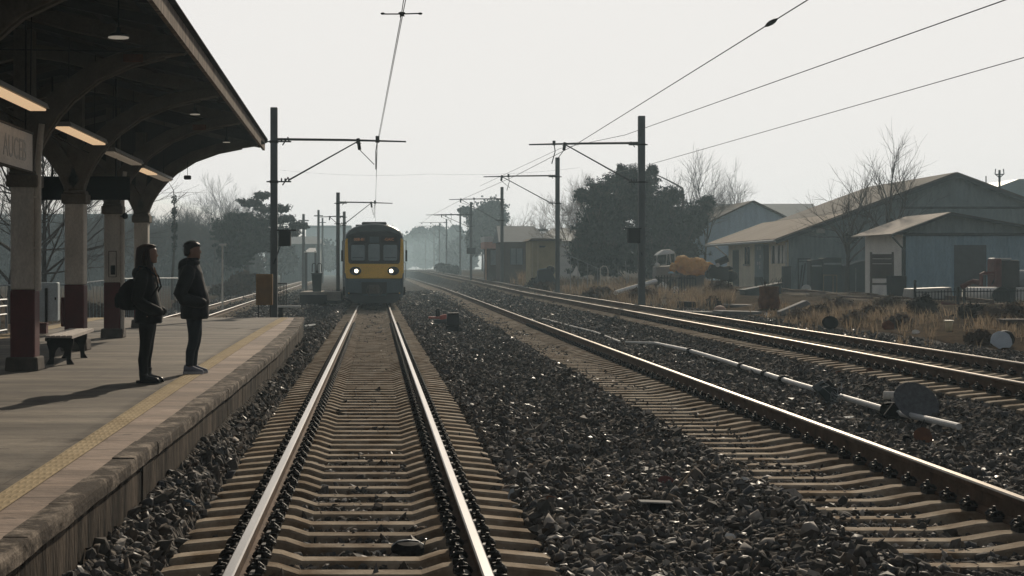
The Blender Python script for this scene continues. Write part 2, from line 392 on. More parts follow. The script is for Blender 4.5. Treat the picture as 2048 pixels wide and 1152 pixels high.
def track(label, rails, sx, sz, Y0, Y1, off, zoff, spacing, clipn, nidx=100, clipY=70, group='railway tracks', top='railtop', dz0=0.0):
    t = thing('railway_track', label, 'railway track', (0, 0, 0), 0, group)
    ys = [y for y in list(np.arange(Y0, min(Y1, 120), 2.0)) + ([] if Y1 < 120 else list(np.arange(120, Y1, 12.0)))] + [Y1]
    for rx in rails: rail('rail', (lambda Y, rx=rx: rx + off(Y)), (lambda Y: .2 - dz0 + zoff(Y)), ys, t, top, 1 + dz0 / .16)
    sz = [z - dz0 for z in sz]
    proto = sleeper_mb(sx, sz, zb=-.03 - dz0).build('sleeper', MT['sleeper'], t)
    cl = {s: clip_mb(s).build('rail_clip', MT['clip']) for s in (-1, 1)}
    far = MB(); farc = MB(); k = 0; nclip = 0; Y = Y0 + .15
    base = list(proto.data.vertices); bv = [tuple(v.co) for v in base]; bf = [tuple(p.vertices) for p in proto.data.polygons]
    cdat = {s: ([tuple(v.co) for v in cl[s].data.vertices], [tuple(p.vertices) for p in cl[s].data.polygons]) for s in (-1, 1)}
    r2 = random.Random(int(Y1 * 7 + rails[0] * 100))
    while Y < Y1:
        dx, dz = off(Y), zoff(Y); jy = r2.uniform(-.02, .02); ja = r2.uniform(-.006, .006)
        if k < nidx:
            s = proto if k == 0 else proto.copy()
            if k: COL.objects.link(s); s.parent = t
            s.location = (dx, Y + jy, dz); s.rotation_euler = (0, 0, ja)
            for rx in rails:
                for sd in (-1, 1):
                    if nclip < clipn:
                        c = cl[sd].copy(); COL.objects.link(c); c.parent = s; c.location = (rx, 0, .2 - dz0); nclip += 1
                    elif Y < clipY:
                        farc.add([(v[0] + rx + dx, v[1] + Y + jy, v[2] + .2 - dz0 + dz) for v in cdat[sd][0]], cdat[sd][1])
        else:
            far.add([(v[0] + dx, v[1] + Y, v[2] + dz) for v in bv], bf)
        Y += spacing; k += 1
    for s in (-1, 1): bpy.data.objects.remove(cl[s])
    if far.v: tag(far.build('sleeper', MT['sleeper'], t, fix=False), kind='stuff')
    if farc.v: tag(farc.build('rail_clip', MT['clip'], t, fix=False), kind='stuff')
    return t
C1 = -.10
xs = [-1.3, -1.24, -.98, -.86, -.66, -.54, -.40, .40, .54, .66, .86, .98, 1.24, 1.3]
zs = [.15, .165, .19, .2, .2, .186, .14, .14, .186, .2, .2, .19, .165, .15]
track('straight two rail track beside the platform, carrying the oncoming train', [C1 - .752, C1 + .752], [x + C1 for x in xs], zs, 5.0, 135, lambda Y: 0, lambda Y: 0, .49, 100)
xs2 = [X2 - 1.38, X2 - 1.32, X2 - .62, X2 - .50, X2 - .26, X2 - .12, X2 + .12, X2 + .26, X2 + .54, X2 + .6]
zs2 = [.13, .138, .138, .150, .194, .2, .2, .192, .165, .15]
track('middle track with a single bright rail on long sleepers', [X2], xs2, zs2, 5.0, 520, t2, lambda Y: 0, .5, 60, clipY=80, top='raildull', dz0=.065)
xs3 = [X3N - .55, X3N - .5, X3N - .14, X3N + .14, X3N + .4, X3F - .4, X3F - .14, X3F + .14, X3F + .5, X3F + .55]
zs3 = [.155, .17, .2, .2, .17, .17, .2, .2, .17, .155]
track('raised two rail track running past the dry grass and sheds', [X3N, X3F], xs3, zs3, 6.0, 520, t3, lambda Y: .265 + z3(Y), .52, 60, clipY=60, top='raildull', dz0=.05)
mL = (XLA + XLB) / 2
track('far left track starting behind the end of the platform', [XLA, XLB], [x + mL for x in xs], zs, 46.4, 330, tl, lambda Y: 0, .65, 0, clipY=0)
# ---------------------------------------------------------------- platform
PZ = .735
def edge(Y): return lerp(Y, EY, EX)
OFF1 = [.12, .13, .15, .24, .30, .30, .28]          # coping width along the platform
OFF2 = [.24, .30, .38, .58, .70, .66, .46]          # tactile strip right side
OFF3 = [.36, .435, .54, .80, .94, .90, .67]          # tactile strip left side
def strip(xa, xb, z, ya, yb, step=.5):
    mb = MB(); ys = np.arange(ya, yb + .01, step)
    for i in range(len(ys) - 1):
        a, b = ys[i], ys[i + 1]
        mb.quad((xa(a), a, z), (xb(a), a, z), (xb(b), b, z), (xa(b), b, z))
    return mb
def brickmat(name, c1, c2, mortar, bw, bh, ms=.012, rough=.85, rot=0, bump=.3, var=.25):
    m = M(name, c1, rough, var, 1.1, 0, 0, 40, c2, .25, (.45, 1.6, 1), fine=.22, sharp=.17)
    nt = m.node_tree; N = nt.nodes; L = nt.links; b = N['Principled BSDF']
    tc = [n for n in N if n.type == 'TEX_COORD'][0]
    mp = N.new('ShaderNodeMapping'); mp.inputs['Rotation'].default_value = (0, 0, rot); L.new(tc.outputs['Object'], mp.inputs['Vector'])
    br = N.new('ShaderNodeTexBrick'); br.inputs['Scale'].default_value = 1; br.inputs['Brick Width'].default_value = bw; br.inputs['Row Height'].default_value = bh
    br.inputs['Mortar Size'].default_value = ms; br.inputs['Mortar Smooth'].default_value = .4; br.inputs['Color1'].default_value = (1, 1, 1, 1); br.inputs['Color2'].default_value = (.82, .82, .82, 1); br.inputs['Mortar'].default_value = (*mortar, 1)
    L.new(mp.outputs[0], br.inputs['Vector'])
    src = b.inputs['Base Color'].links[0].from_socket
    mx = N.new('ShaderNodeMix'); mx.data_type = 'RGBA'; mx.blend_type = 'MULTIPLY'; mx.inputs['Factor'].default_value = 1
    L.new(src, mx.inputs['A']); L.new(br.outputs['Color'], mx.inputs['B']); L.new(mx.outputs['Result'], b.inputs['Base Color'])
    nz = N.new('ShaderNodeTexNoise'); nz.inputs['Scale'].default_value = 25; nz.inputs['Detail'].default_value = 5; L.new(tc.outputs['Object'], nz.inputs['Vector'])
    ad = N.new('ShaderNodeMath'); ad.operation = 'MULTIPLY_ADD'; ad.inputs[1].default_value = -.6; L.new(br.outputs['Fac'], ad.inputs[0]); L.new(nz.outputs['Fac'], ad.inputs[2])
    bp = N.new('ShaderNodeBump'); bp.inputs['Strength'].default_value = bump; bp.inputs['Distance'].default_value = .015; L.new(ad.outputs[0], bp.inputs['Height']); L.new(bp.outputs[0], b.inputs['Normal'])
    return m
MT['deck'] = brickmat('platform_deck', (.095, .08, .062), (.235, .20, .155), (.6, .58, .56), 2.4, .9, .008)
def stains(m):
    nt = m.node_tree; N = nt.nodes; L = nt.links; b = N['Principled BSDF']; s = b.inputs['Base Color'].links[0].from_socket; tc = N.new('ShaderNodeTexCoord')
    for sc, lo, p0, p1, st in ((.55, .62, .40, .55, (.6, 1.6, 1)), (7.0, .55, .30, .36, (1, 1, 1))):
        mp = N.new('ShaderNodeMapping'); mp.inputs['Scale'].default_value = st; L.new(tc.outputs['Object'], mp.inputs['Vector'])
        nz = N.new('ShaderNodeTexNoise'); nz.inputs['Scale'].default_value = sc; nz.inputs['Detail'].default_value = 6; nz.inputs['Distortion'].default_value = .6; L.new(mp.outputs[0], nz.inputs['Vector'])
        cr = N.new('ShaderNodeValToRGB'); e = cr.color_ramp.elements; e[0].position = p0; e[0].color = (lo, lo * .97, lo * .93, 1); e[1].position = p1; e[1].color = (1, 1, 1, 1); L.new(nz.outputs['Fac'], cr.inputs['Fac'])
        v = N.new('ShaderNodeVectorMath'); v.operation = 'MULTIPLY'; L.new(s, v.inputs[0]); L.new(cr.outputs[0], v.inputs[1]); s = v.outputs[0]
    L.new(s, b.inputs['Base Color'])
stains(MT['deck'])
MT['paver'] = brickmat('platform_paving', (.27, .20, .155), (.40, .30, .235), (.5, .46, .42), 30, .62, .012)
stains(MT['paver'])
MT['coping'] = M('platform_coping', (.075, .058, .045), .95, .3, 5.0, bump=.5, bscale=22, col2=(.40, .335, .27), c2=.63, sharp=.15, stretch=(1.2, .9, 1.2), fine=.3, spec=.1)
MT['tactile'] = M('tactile_yellow', (.35, .272, .165), .9, .15, 1.2, bump=.1, col2=(.45, .36, .23), spec=.05)
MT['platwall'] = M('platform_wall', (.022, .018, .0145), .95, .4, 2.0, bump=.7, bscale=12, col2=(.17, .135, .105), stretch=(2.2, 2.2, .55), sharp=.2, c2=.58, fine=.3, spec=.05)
pl = thing('platform', 'low concrete platform with a yellow tactile line', None, (0, 0, 0), 0, None, 'structure')
Y0, Y1 = -2, 44.7
mb = MB(); ys = list(np.arange(Y0, Y1, 1.0)) + [Y1]
def leftx(Y): return lerp(Y, [-2, 33, 42.4, 44.7], [-7.9, -8.1, -8.3, -8.32])
top = [(edge(y) - .06, y, PZ) for y in ys]; bot = [(edge(y) - .06, y, -.2) for y in ys]; lt = [(leftx(y), y, PZ) for y in ys]; lb = [(leftx(y), y, -.2) for y in ys]
for i in range(len(ys) - 1):
    mb.quad(lt[i], top[i], top[i + 1], lt[i + 1], m=0); mb.quad(top[i], bot[i], bot[i + 1], top[i + 1], m=1); mb.quad(lt[i + 1], lb[i + 1], lb[i], lt[i], m=1)
mb.quad(lt[-1], top[-1], bot[-1], lb[-1], m=1); mb.quad(lt[0], top[0], bot[0], lb[0], m=1)
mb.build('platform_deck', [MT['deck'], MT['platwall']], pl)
wall = MB()                      # face panels with pilaster joints and gaps
y = Y0; r3 = random.Random(4)
while y < Y1 - .2:
    w = r3.uniform(1.6, 2.4); y2 = min(y + w, Y1)
    d = r3.uniform(-.006, .006)
    a, b = edge(y) - .03 + d, edge(y2) - .03 + d
    wall.add([(a, y + .004, .0), (b, y2 - .004, .0), (b, y2 - .004, PZ - .098), (a, y + .004, PZ - .098), (a - .08, y + .02, .0), (b - .08, y2 - .02, .0), (b - .08, y2 - .02, PZ - .098), (a - .08, y + .02, PZ - .098)],
             [(0, 1, 2, 3), (3, 2, 6, 7), (0, 4, 5, 1), (0, 3, 7, 4), (1, 5, 6, 2)])
    y = y2
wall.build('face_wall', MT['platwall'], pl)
cop = MB(); y = Y0
while y < Y1 - .1:               # coping stones, slightly uneven, chipped lip
    y2 = min(y + 1.1, Y1); dz = r3.uniform(-.004, .006); dx = r3.uniform(-.004, .004); n = 5; rings = []
    for i in range(n + 1):
        yy = y + .002 + (y2 - y - .004) * i / n; ex = edge(yy) + dx; of = lerp(yy, EY, OFF1)
        j = r3.uniform(0, .010); k = r3.uniform(0, .010)
        rings.append([(ex - of, yy, PZ + .002), (ex - of, yy, PZ + .008 + dz), (ex - .012 - j, yy, PZ + .008 + dz), (ex - .003 - j * .5, yy, PZ - .004 - j), (ex - j * .4, yy, PZ - .04), (ex - .004, yy, PZ - .085 - k), (ex - .05, yy, PZ - .10 - k * .5)])
    cop.rings(rings, True); y = y2
cop.build('coping', MT['coping'], pl)
strip(lambda y: edge(y) - lerp(y, EY, OFF2), lambda y: edge(y) - lerp(y, EY, OFF1), PZ + .004, Y0, 44.5).build('paving_strip', MT['paver'], pl)
tc_ = strip(lambda y: edge(y) - lerp(y, EY, OFF3), lambda y: edge(y) - lerp(y, EY, OFF2), PZ + .008, Y0, 44.5)
yy = Y0                            # raised bars and studs
while yy < 44.3:
    a = edge(yy) - lerp(yy, EY, OFF3); w = lerp(yy, EY, OFF3) - lerp(yy, EY, OFF2)
    for q in range(4):
        cx = a + w * (.14 + .24 * q)
        tc_.box((cx, yy, PZ + .0105), (w * .13, .15, .006), taper=.5)
    yy += .21
tc_.build('tactile_strip', MT['tactile'], pl)
strip(lambda y: leftx(y) + .18, lambda y: leftx(y) + .62, PZ + .005, Y0, 44.5).build('tactile_strip', MT['tactile'], pl)
strip(lambda y: leftx(y) + .0, lambda y: leftx(y) + .17, PZ + .006, Y0, 44.5).build('coping', MT['coping'], pl)

# ---------------------------------------------------------------- canopy
MT['colwhite'] = M('column_grey_paint', (.52, .48, .425), .8, .25, 3, bump=.2, stretch=(1, 1, .5))
MT['colred'] = M('column_dark_red', (.085, .013, .014), .6, .3, 3, bump=.1)
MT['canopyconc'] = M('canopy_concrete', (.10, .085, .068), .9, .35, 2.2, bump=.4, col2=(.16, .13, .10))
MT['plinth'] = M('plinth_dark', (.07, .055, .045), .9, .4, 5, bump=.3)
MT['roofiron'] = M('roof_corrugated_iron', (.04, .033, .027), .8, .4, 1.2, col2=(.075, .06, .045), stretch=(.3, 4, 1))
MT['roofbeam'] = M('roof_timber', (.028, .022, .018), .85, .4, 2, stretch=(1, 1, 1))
MT['fascia'] = M('fascia_streaked', (.11, .085, .068), .9, .4, 2.5, bump=.3, col2=(.34, .275, .225), stretch=(1, 5, .35), sharp=.18, spec=.1)
can = thing('platform_canopy', 'dark arched platform canopy with corrugated roof on four red and white columns', 'canopy')
COLS = [(-4.60, 15.9), (-4.83, 21.2), (-5.16, 26.5), (-5.35, 31.4), (-5.62, 37.0)]
ECZ = EYE + 3.0                                      # underside of the fascia
def canx(Y): return -2.48 - .0136 * (Y - 17.1)       # canopy edge
def colx(Y): return lerp(Y, [c[1] for c in COLS], [c[0] for c in COLS])
YA, YB = 3.0, 38.6
# roof : corrugated sheet, edge -> ridge over the columns -> far side
rf = MB(); ysr = np.arange(YA, YB, .019); prof = [(0.07, .27), (-.6, .40), (-1.6, .62), (-2.8, .93), (-3.4, 1.02), (-4.6, .72), (-6.0, .3)]
n = len(prof)
for i, y in enumerate(ysr):
    w = .016 * math.sin(2 * math.pi * y / .076)
    for dx, dz in prof: rf.v.append((canx(y) + dx, y, ECZ + dz + w))
for i in range(len(ysr) - 1):
    for j in range(n - 1): rf.f.append([i * n + j, i * n + j + 1, (i + 1) * n + j + 1, (i + 1) * n + j]); rf.m.append(0)
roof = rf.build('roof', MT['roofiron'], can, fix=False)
fa = MB()
fa.add([(canx(YA), YA, ECZ), (canx(YB), YB, ECZ), (canx(YB), YB, ECZ + .245), (canx(YA), YA, ECZ + .245), (canx(YA) - .06, YA, ECZ), (canx(YB) - .06, YB, ECZ), (canx(YB) - .06, YB, ECZ + .245), (canx(YA) - .06, YA, ECZ + .245)],
       [(0, 1, 2, 3), (4, 7, 6, 5), (0, 4, 5, 1), (3, 2, 6, 7), (1, 5, 6, 2), (0, 3, 7, 4)])
fa.build('fascia', MT['fascia'], can)
gt = MB(); gt.ell((canx(YB) + .01, YB + .03, ECZ + .24), .06)
gt.build('gutter_end', MT['roofiron'], can)
def roofz(dx): return ECZ + lerp(-dx, [-.07, .6, 1.6, 2.8, 3.4, 4.6, 6.0], [.27, .40, .62, .93, 1.02, .72, .3])
for dx in (-.45, -1.15, -1.9, -2.65, -3.4, -4.2, -5.0, -5.8):    # purlins along the roof
    p = MB(); z = roofz(dx) - .085
    p.prism([(-.045, -.06), (.045, -.06), (.045, .05), (-.045, .05)], YA, YB - .1, 'y')
    for k, v in enumerate(p.v): p.v[k] = (v[0] + canx(v[1]) + dx, v[1], v[2] + z)
    p.build('purlin', MT['roofbeam'], can)
yb_ = YA + .8
while yb_ < YB:                                                 # rafters between the frames
    if min(abs(yb_ - c[1]) for c in COLS) > .35:
        q = MB(); pts = [(-.1, -.0), (-.6, 0), (-1.6, 0), (-2.8, 0), (-3.4, 0), (-4.6, 0), (-5.9, 0)]
        q.rings([[(canx(yb_) + a, yb_ - .04, roofz(a) - .27), (canx(yb_) + a, yb_ + .04, roofz(a) - .27), (canx(yb_) + a, yb_ + .04, roofz(a) - .15), (canx(yb_) + a, yb_ - .04, roofz(a) - .15)] for a, _ in pts])
        q.build('rafter', MT['roofbeam'], can)
    yb_ += 1.72
ARC = [(.17, 1.32), (.20, 1.44), (.30, 1.66), (.45, 1.88), (.66, 2.12), (.92, 2.34), (1.40, 2.62), (2.0, 2.82), (2.6, 2.93), (3.0, 2.985)]
for k, (cx, cy) in enumerate(COLS):
    col_ = MB(); zr = EYE + (-.27 if k < 2 else -.25)
    col_.prism([(-.17, -.17), (.17, -.17), (.17, .17), (-.17, .17)], PZ, zr, 'z', 1)
    col_.prism([(-.165, -.165), (.165, -.165), (.165, .165), (-.165, .165)], zr, EYE + 1.36, 'z', 0)
    for i, v in enumerate(col_.v): col_.v[i] = (v[0] + cx, v[1] + cy, v[2])
    c = col_.build('column', [MT['colwhite'], MT['colred']], can, bevel=.025)
    MB().box((cx, cy, PZ + .095), (.46, .46, .19), taper=.94).build('plinth', MT['plinth'], c, bevel=.02)
    cap = MB(); cap.box((cx, cy, EYE + 1.22), (.43, .43, .17)); cap.box((cx, cy, EYE + 1.335), (.39, .39, .06), taper=.9); cap.build('capital', MT['canopyconc'], c, bevel=.02)
    if k in (1, 3):
        dp = MB(); dp.tube([(cx + .205, cy - .12, PZ + (1.1 if k == 1 else .1)), (cx + .205, cy - .12, EYE + 1.5), (cx + .26, cy - .12, EYE + 2.0)], .045, 10)
        for zz in (1.0, .3): dp.box((cx + .19, cy - .12, EYE + zz), (.1, .11, .03))
        dp.build('downpipe', MT['colwhite'], c, smooth=False)
    reach = (canx(cy) - cx) / 3.09
    for s in (1, -1):
        br = MB(); lo = []; hi = []
        for dx, z in ARC:
            x = dx * (reach if s > 0 else 1.0); lo.append((s * x, z)); 
        for i, (x, z) in enumerate(lo):
            a = lo[max(i - 1, 0)]; b = lo[min(i + 1, len(lo) - 1)]
            tx, tz = b[0] - a[0], b[1] - a[1]; l = math.hypot(tx, tz); w = lerp(i, [0, 4, 9], [.34, .30, .16])
            hi.append((x - s * (abs(tz) / l) * w * (1 if i else .5), z + (abs(tx) / l) * w))
        rings = [[(cx + lo[i][0], cy - .13, EYE + lo[i][1]), (cx + lo[i][0], cy + .13, EYE + lo[i][1]), (cx + hi[i][0], cy + .13, EYE + hi[i][1]), (cx + hi[i][0], cy - .13, EYE + hi[i][1])] for i in range(len(lo))]
        br.rings(rings)
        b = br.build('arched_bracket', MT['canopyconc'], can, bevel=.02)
        # flat rib moulded on the arch soffit
        rb = MB(); rb.rings([[(cx + lo[i][0] , cy - .05, EYE + lo[i][1] - .03), (cx + lo[i][0], cy + .05, EYE + lo[i][1] - .03), (cx + lo[i][0], cy + .05, EYE + lo[i][1] + .02), (cx + lo[i][0], cy - .05, EYE + lo[i][1] + .02)] for i in range(1, len(lo) - 1)])
        rb.build('rib', MT['canopyconc'], b)
        if s > 0 and k in (1, 3):
            MB().box((cx + (canx(cy) - cx) * .66, cy - .15, EYE + 2.90), (.27, .05, .11)).build('junction_box', MT['rust'], b, bevel=.01)
        # beam under the roof
        q = MB(); dd = [(-.10), -.6, -1.6, -2.8, -3.4] if s > 0 else [-3.4, -4.6, -5.9]
        q.rings([[(canx(cy) + a, cy - .1, roofz(a) - .34), (canx(cy) + a, cy + .1, roofz(a) - .34), (canx(cy) + a, cy + .1, roofz(a) - .12), (canx(cy) + a, cy - .1, roofz(a) - .12)] for a in dd])
        q.build('roof_beam', MT['canopyconc'], can)
    st = MB(); st.box((cx, cy, EYE + 2.3), (.26, .24, 2.0)); st.build('post_head', MT['canopyconc'], can)
# closed end wall above the last arch
cx, cy = COLS[-1]; ew = MB(); reach = (canx(cy) - cx) / 2.9
low_ = [(cx + dx * reach, EYE + z + .05) for dx, z in ARC]; lw2 = [(cx - dx, EYE + z + .05) for dx, z in ARC]
topr = [(canx(cy) + a, roofz(a) - .10) for a in (-.07, -.6, -1.6, -2.8)]
ew.prism([(cx, EYE + 1.3)] + low_ + topr + [(cx, roofz(cx - canx(cy)) - .12)], cy + .03, cy + .07, 'y')
ew.prism([(cx, EYE + 1.3), (cx, roofz(cx - canx(cy)) - .12), (canx(cy) - 4.6, roofz(-4.6) - .1), (canx(cy) - 5.95, roofz(-5.95) - .1)] + lw2[::-1], cy + .03, cy + .07, 'y')
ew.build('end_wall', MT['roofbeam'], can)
# tie rods
tr = MB(); tr.tube([(-7.5, 21.0, EYE + 3.05), (-2.6, 21.0, EYE + 2.97)], .008, 5); tr.tube([(-4.75, 17, EYE + 2.05), (-4.9, 26.3, EYE + 2.0)], .008, 5); tr.build('tie_rod', MT['blackmatt'], can)

# ---------------------------------------------------------------- lamps under the canopy
MT['lampwarm'] = M('tube_glow_warm', (.5, .36, .2), .5, .1, emit=(1.0, .68, .40), estr=.62)
MT['lampdim'] = M('tube_glow_dim', (.42, .38, .32), .5, .1, emit=(1.0, .8, .6), estr=.09)
MT['lampbox'] = M('lamp_housing', (.26, .245, .22), .5, .2, metal=.2)
TUBES = [(-4.46, 17.2, 20.35, 1.0), (-4.65, 22.8, 25.9, 1.0), (-4.80, 27.6, 30.9, .15), (-4.94, 32.1, 36.5, .7)]
TL = ['nearest warm strip light cut by the left edge, above the station name board', 'warm lit strip light hanging between the first and second columns', 'unlit grey strip light hanging between the second and third columns', 'half lit strip light hanging before the last column']
for (x, a, b, on), lb in zip(TUBES, TL):
    zt = EYE + 2.15
    t = thing('strip_light', lb, 'strip light', (x, (a + b) / 2, zt), 0, 'strip lights hung under the canopy'); h = (b - a) / 2
    MB().prism([(-.15, -.02), (-.12, .05), (.12, .05), (.15, -.02), (.13, -.02), (-.13, -.02)], -h, h, 'y').build('housing', MT['lampbox'], t)
    m0 = MB(); s_ = h * (1 if on > .9 else .45)
    if on > .5:
        MB().box((0, -h + s_ , -.035), (.22, 2 * s_ - .04, .028)).build('diffuser', MT['lampwarm'], t, bevel=.01)
        if on < .9: MB().box((0, s_, -.035), (.22, 2 * (h - s_) - .02, .028)).build('diffuser', MT['lampdim'], t, bevel=.01)
    else: MB().box((0, 0, -.035), (.22, 2 * h - .04, .028)).build('diffuser', MT['lampdim'], t, bevel=.01)
    w_ = MB()
    for yy in (-h * .7, h * .7): w_.tube([(0, yy, .05), (0.02, yy, roofz(x - canx((a + b) / 2)) - .15 - zt)], .008, 5)
    w_.build('hanger', MT['blackmatt'], t)
MT['saucer'] = M('saucer_glow', (.6, .55, .48), .5, .1, emit=(1, .9, .75), estr=.2)
for (px, py, Y, r, lb) in [(237, 74, 19.1, .135, 'saucer lamp nearest the camera under the canopy edge'), (390, 228, 28.6, .10, 'saucer lamp under the canopy between the second and third arches'), (453, 284, 34.7, .09, 'saucer lamp close to the far end of the canopy')]:
    p = at(px, py, Y); t = thing('saucer_lamp', lb, 'ceiling lamp', p, 0, 'small saucer lamps under the roof')
    MB().lathe([(r, 0), (r * 1.02, .008), (r * .6, .045), (.03, .06), (.025, .12)], (0, 0, 0), 20).build('shade', MT['blackmatt'], t)
    MB().lathe([(r * .95, -.012), (r * .95, -.002)], (0, 0, 0), 20).build('diffuser', MT['saucer'], t)
    rz = roofz(p.x - canx(Y)) - p.z
    MB().tube([(0, 0, .1), (0, 0, rz - .02)], .012, 6).build('stem', MT['blackmatt'], t)
p = at(375, 355, 36.8)
t = thing('hanging_speaker', 'small black box hanging on a wire from the last arch', 'loudspeaker', p)
MB().box((0, 0, 0), (.17, .12, .10)).build('body', MT['black'], t, bevel=.025)
MB().tube([(0, 0, .05), (0, 0.0, .38)], .006, 5).build('wire', MT['blackmatt'], t)

# ---------------------------------------------------------------- signs and fittings on the platform
MT['board'] = M('name_board', (.62, .55, .48), .7, .15, 2); MT['letter'] = M('faded_letter', (.44, .41, .375), .7, .2)
zc = EYE + 1.58
t = thing('station_name_board', 'beige station name board with faded grey letters, cut by the left edge', 'sign', (-4.66, 18.6, zc))
MB().box((0, 0, 0), (.05, 4.4, .50)).build('panel', MT['board'], t, bevel=.006)
fr = MB(); fr.box((0.0, 2.215, 0), (.07, .03, .54)); fr.box((0, 0, .262), (.07, 4.4, .024)); fr.box((0, 0, -.262), (.07, 4.4, .024)); fr.build('frame', MT['plinth'], t)
text_mesh('lettering', 'AUCEB', .40, MT['letter'], t, (.028, 1.17, -.02), (R(90), 0, R(90)), .002)
hg = MB(); hg.tube([(0, 1.9, .26), (0, 1.9, 1.9)], .012, 6); hg.tube([(0, -1.4, .26), (0, -1.4, 1.9)], .012, 6); hg.build('hanger', MT['blackmatt'], t)
t = thing('departure_board', 'long black departure board hung across the platform behind the second column', 'departure board', (-5.49, 29.0, EYE + 1.54))
MB().box((0, 0, 0), (1.71, .16, .44)).build('case', M('board_case', (.005, .005, .005), .9, .2, spec=.03), t, bevel=.01)
MB().box((-.02, -.083, 0), (1.6, .006, .36)).build('screen', M('board_screen', (.004, .004, .004), .9, .2, spec=.02), t)
MB().mm((-.8, -.09, -.2), (-.77, -.085, .2)).build('end_strip', MT['steel'], t)
hg = MB(); hg.tube([(-.6, 0, .22), (-.6, 0, 2.1)], .018, 6); hg.tube([(.6, 0, .22), (.6, 0, 2.1)], .018, 6); hg.build('hanger', MT['blackmatt'], t)
p = at(250, 432, 31.0)
t = thing('security_camera', 'round black security camera on the third column', 'camera', p)
MB().ell((0, 0, 0), (.06, .075, .065)).build('dome', MT['black'], t, smooth=True); MB().tube([(-.10, .1, 0.0), (-.02, .02, .0)], .018, 6).build('arm', MT['blackmatt'], t)
t = thing('notice_panel', 'narrow framed notice with a small meter on the third column', 'notice', (-5.33, 31.2, EYE + .12))
MB().box((0, -.002, 0), (.15, .03, .52)).build('backing', MT['colwhite'], t)
fr = MB(); [fr.box((sx * .075, -.02, 0), (.012, .012, .52)) for sx in (-1, 1)]; fr.box((0, -.02, .26), (.16, .012, .012)); fr.box((0, -.02, -.26), (.16, .012, .012)); fr.build('frame', MT['plinth'], t)
MB().box((.01, -.03, -.12), (.09, .03, .19)).build('meter', MT['black'], t, bevel=.01)
t = thing('red_switch_box', 'dark red box fixed to the left side of the second column', 'switch box', (-5.36, 26.45, EYE - .72))
MB().box((0, 0, 0), (.06, .2, .5)).build('case', MT['colred'], t, bevel=.01); MB().box((-.034, -.02, 0.02), (.008, .1, .3)).build('lid', MT['redpaint'], t)
p = at(97, 665, 34.0)
t = thing('utility_cabinet', 'pale grey metal cabinet on a post behind the first column', 'cabinet', (p.x, 34, PZ))
MB().box((0, 0, .68), (.46, .26, .86)).build('case', M('cabinet_grey', (.52, .59, .62), .5, .15, 3), t, bevel=.03)
MB().box((-.11, -.14, .60), (.20, .03, .72)).build('door', M('cabinet_door', (.44, .51, .54), .5, .15, 3), t, bevel=.008)
MB().tube([(-.02, -.15, 0), (-.02, -.15, .98)], .03, 8).build('post', MT['steel'], t)
lk = MB(); lk.box((.18, -.135, .75), (.03, .02, .06)); lk.build('latch', MT['black'], t)
t = thing('fire_box', 'small dark red box on the platform beside the first column', 'fire box', (-7.15, 32.9, PZ))
MB().box((0, 0, .12), (.26, .22, .2)).build('case', MT['redpaint'], t, bevel=.01); MB().box((0, 0, .235), (.28, .24, .03)).build('lid', MT['colred'], t)
# bench
MT['slat'] = M('bench_slat', (.42, .37, .33), .6, .25, 2, stretch=(6, .8, 1), bump=.15)
t = thing('bench', 'backless bench with pale slats on black cast legs beside the first column', 'bench', (-4.68, 23.6, PZ), R(4.0))
st = MB()
for i in range(5): st.box((-.152 + .076 * i, 0, .415), (.068, 2.75, .036))
st.build('seat', MT['slat'], t, bevel=.006)
MB().mm((.185, -1.375, .385), (.20, 1.375, .432)).build('front_rail', MT['slat'], t)
for yy in (-1.12, .55):
    lg = MB(); out = [(-.20, .39), (.19, .39), (.185, .30), (.155, .20), (.15, .08), (.20, .0), (.09, .0), (.085, .10), (.06, .20), (.02, .25), (-.03, .25), (-.07, .20), (-.095, .10), (-.10, .0), (-.21, .0), (-.16, .08), (-.165, .20), (-.195, .30)]
    lg.prism(out, yy - .03, yy + .03, 'y'); lg.build('leg', MT['blackmatt'], t, bevel=.008)
mbr = MB(); mbr.mm((-.19, -1.37, .35), (-.165, 1.37, .395)); mbr.mm((-.02, -1.1, .36), (.02, .55, .39)); mbr.build('stretcher', MT['blackmatt'], t)

# ---------------------------------------------------------------- fences at the back of the platform
def fence(name, label, cat, pts, h, post_r, rail_zs, bars, mat, gap=.14, mesh=False, group=None):
    t = thing(name, label, cat, (0, 0, 0), 0, group)
    pts = [Vector(p) for p in pts]
    for p in pts: MB().tube([p + Vector((0, 0, -.1)), p + Vector((0, 0, h))], post_r, 6).build('post', mat, t)
    rl = MB(); br = MB()
    for a, b in zip(pts[:-1], pts[1:]):
        for z in rail_zs: rl.tube([a + Vector((0, 0, z)), b + Vector((0, 0, z))], post_r * .75, 6)
        n = int((b - a).length / gap)
        if bars:
            for i in range(1, n):
                q = a + (b - a) * i / n; br.tube([q + Vector((0, 0, rail_zs[0])), q + Vector((0, 0, rail_zs[-1]))], bars, 4)
    rl.build('rail', mat, t)
    if bars: br.build('bars', mat, t)
    return t
fence('platform_railing', 'grey metal railing on the back edge of the platform, left of the first column', 'railing', [(leftx(y) + .08, y, PZ) for y in (24, 26.5, 29, 31.5, 33.5)], .78, .03, (.08, .42, .60, .74), 0, MT['galv'])
fp = [(-10.3 + .0 * i, y, gz(-10.3, y)) for i, y in enumerate((40, 44, 48, 52, 56, 60, 65, 70))]
fence('wire_fence', 'grey wire fence with thin pickets behind the people', 'fence', [(xat(px, Y), Y, gz(xat(px, Y), Y)) for px, Y in ((-60, 50), (60, 52), (165, 54), (235, 56), (300, 59), (362, 63), (400, 68))], 1.75, .028, (.1, 1.68), .009, MT['galv'], .20)
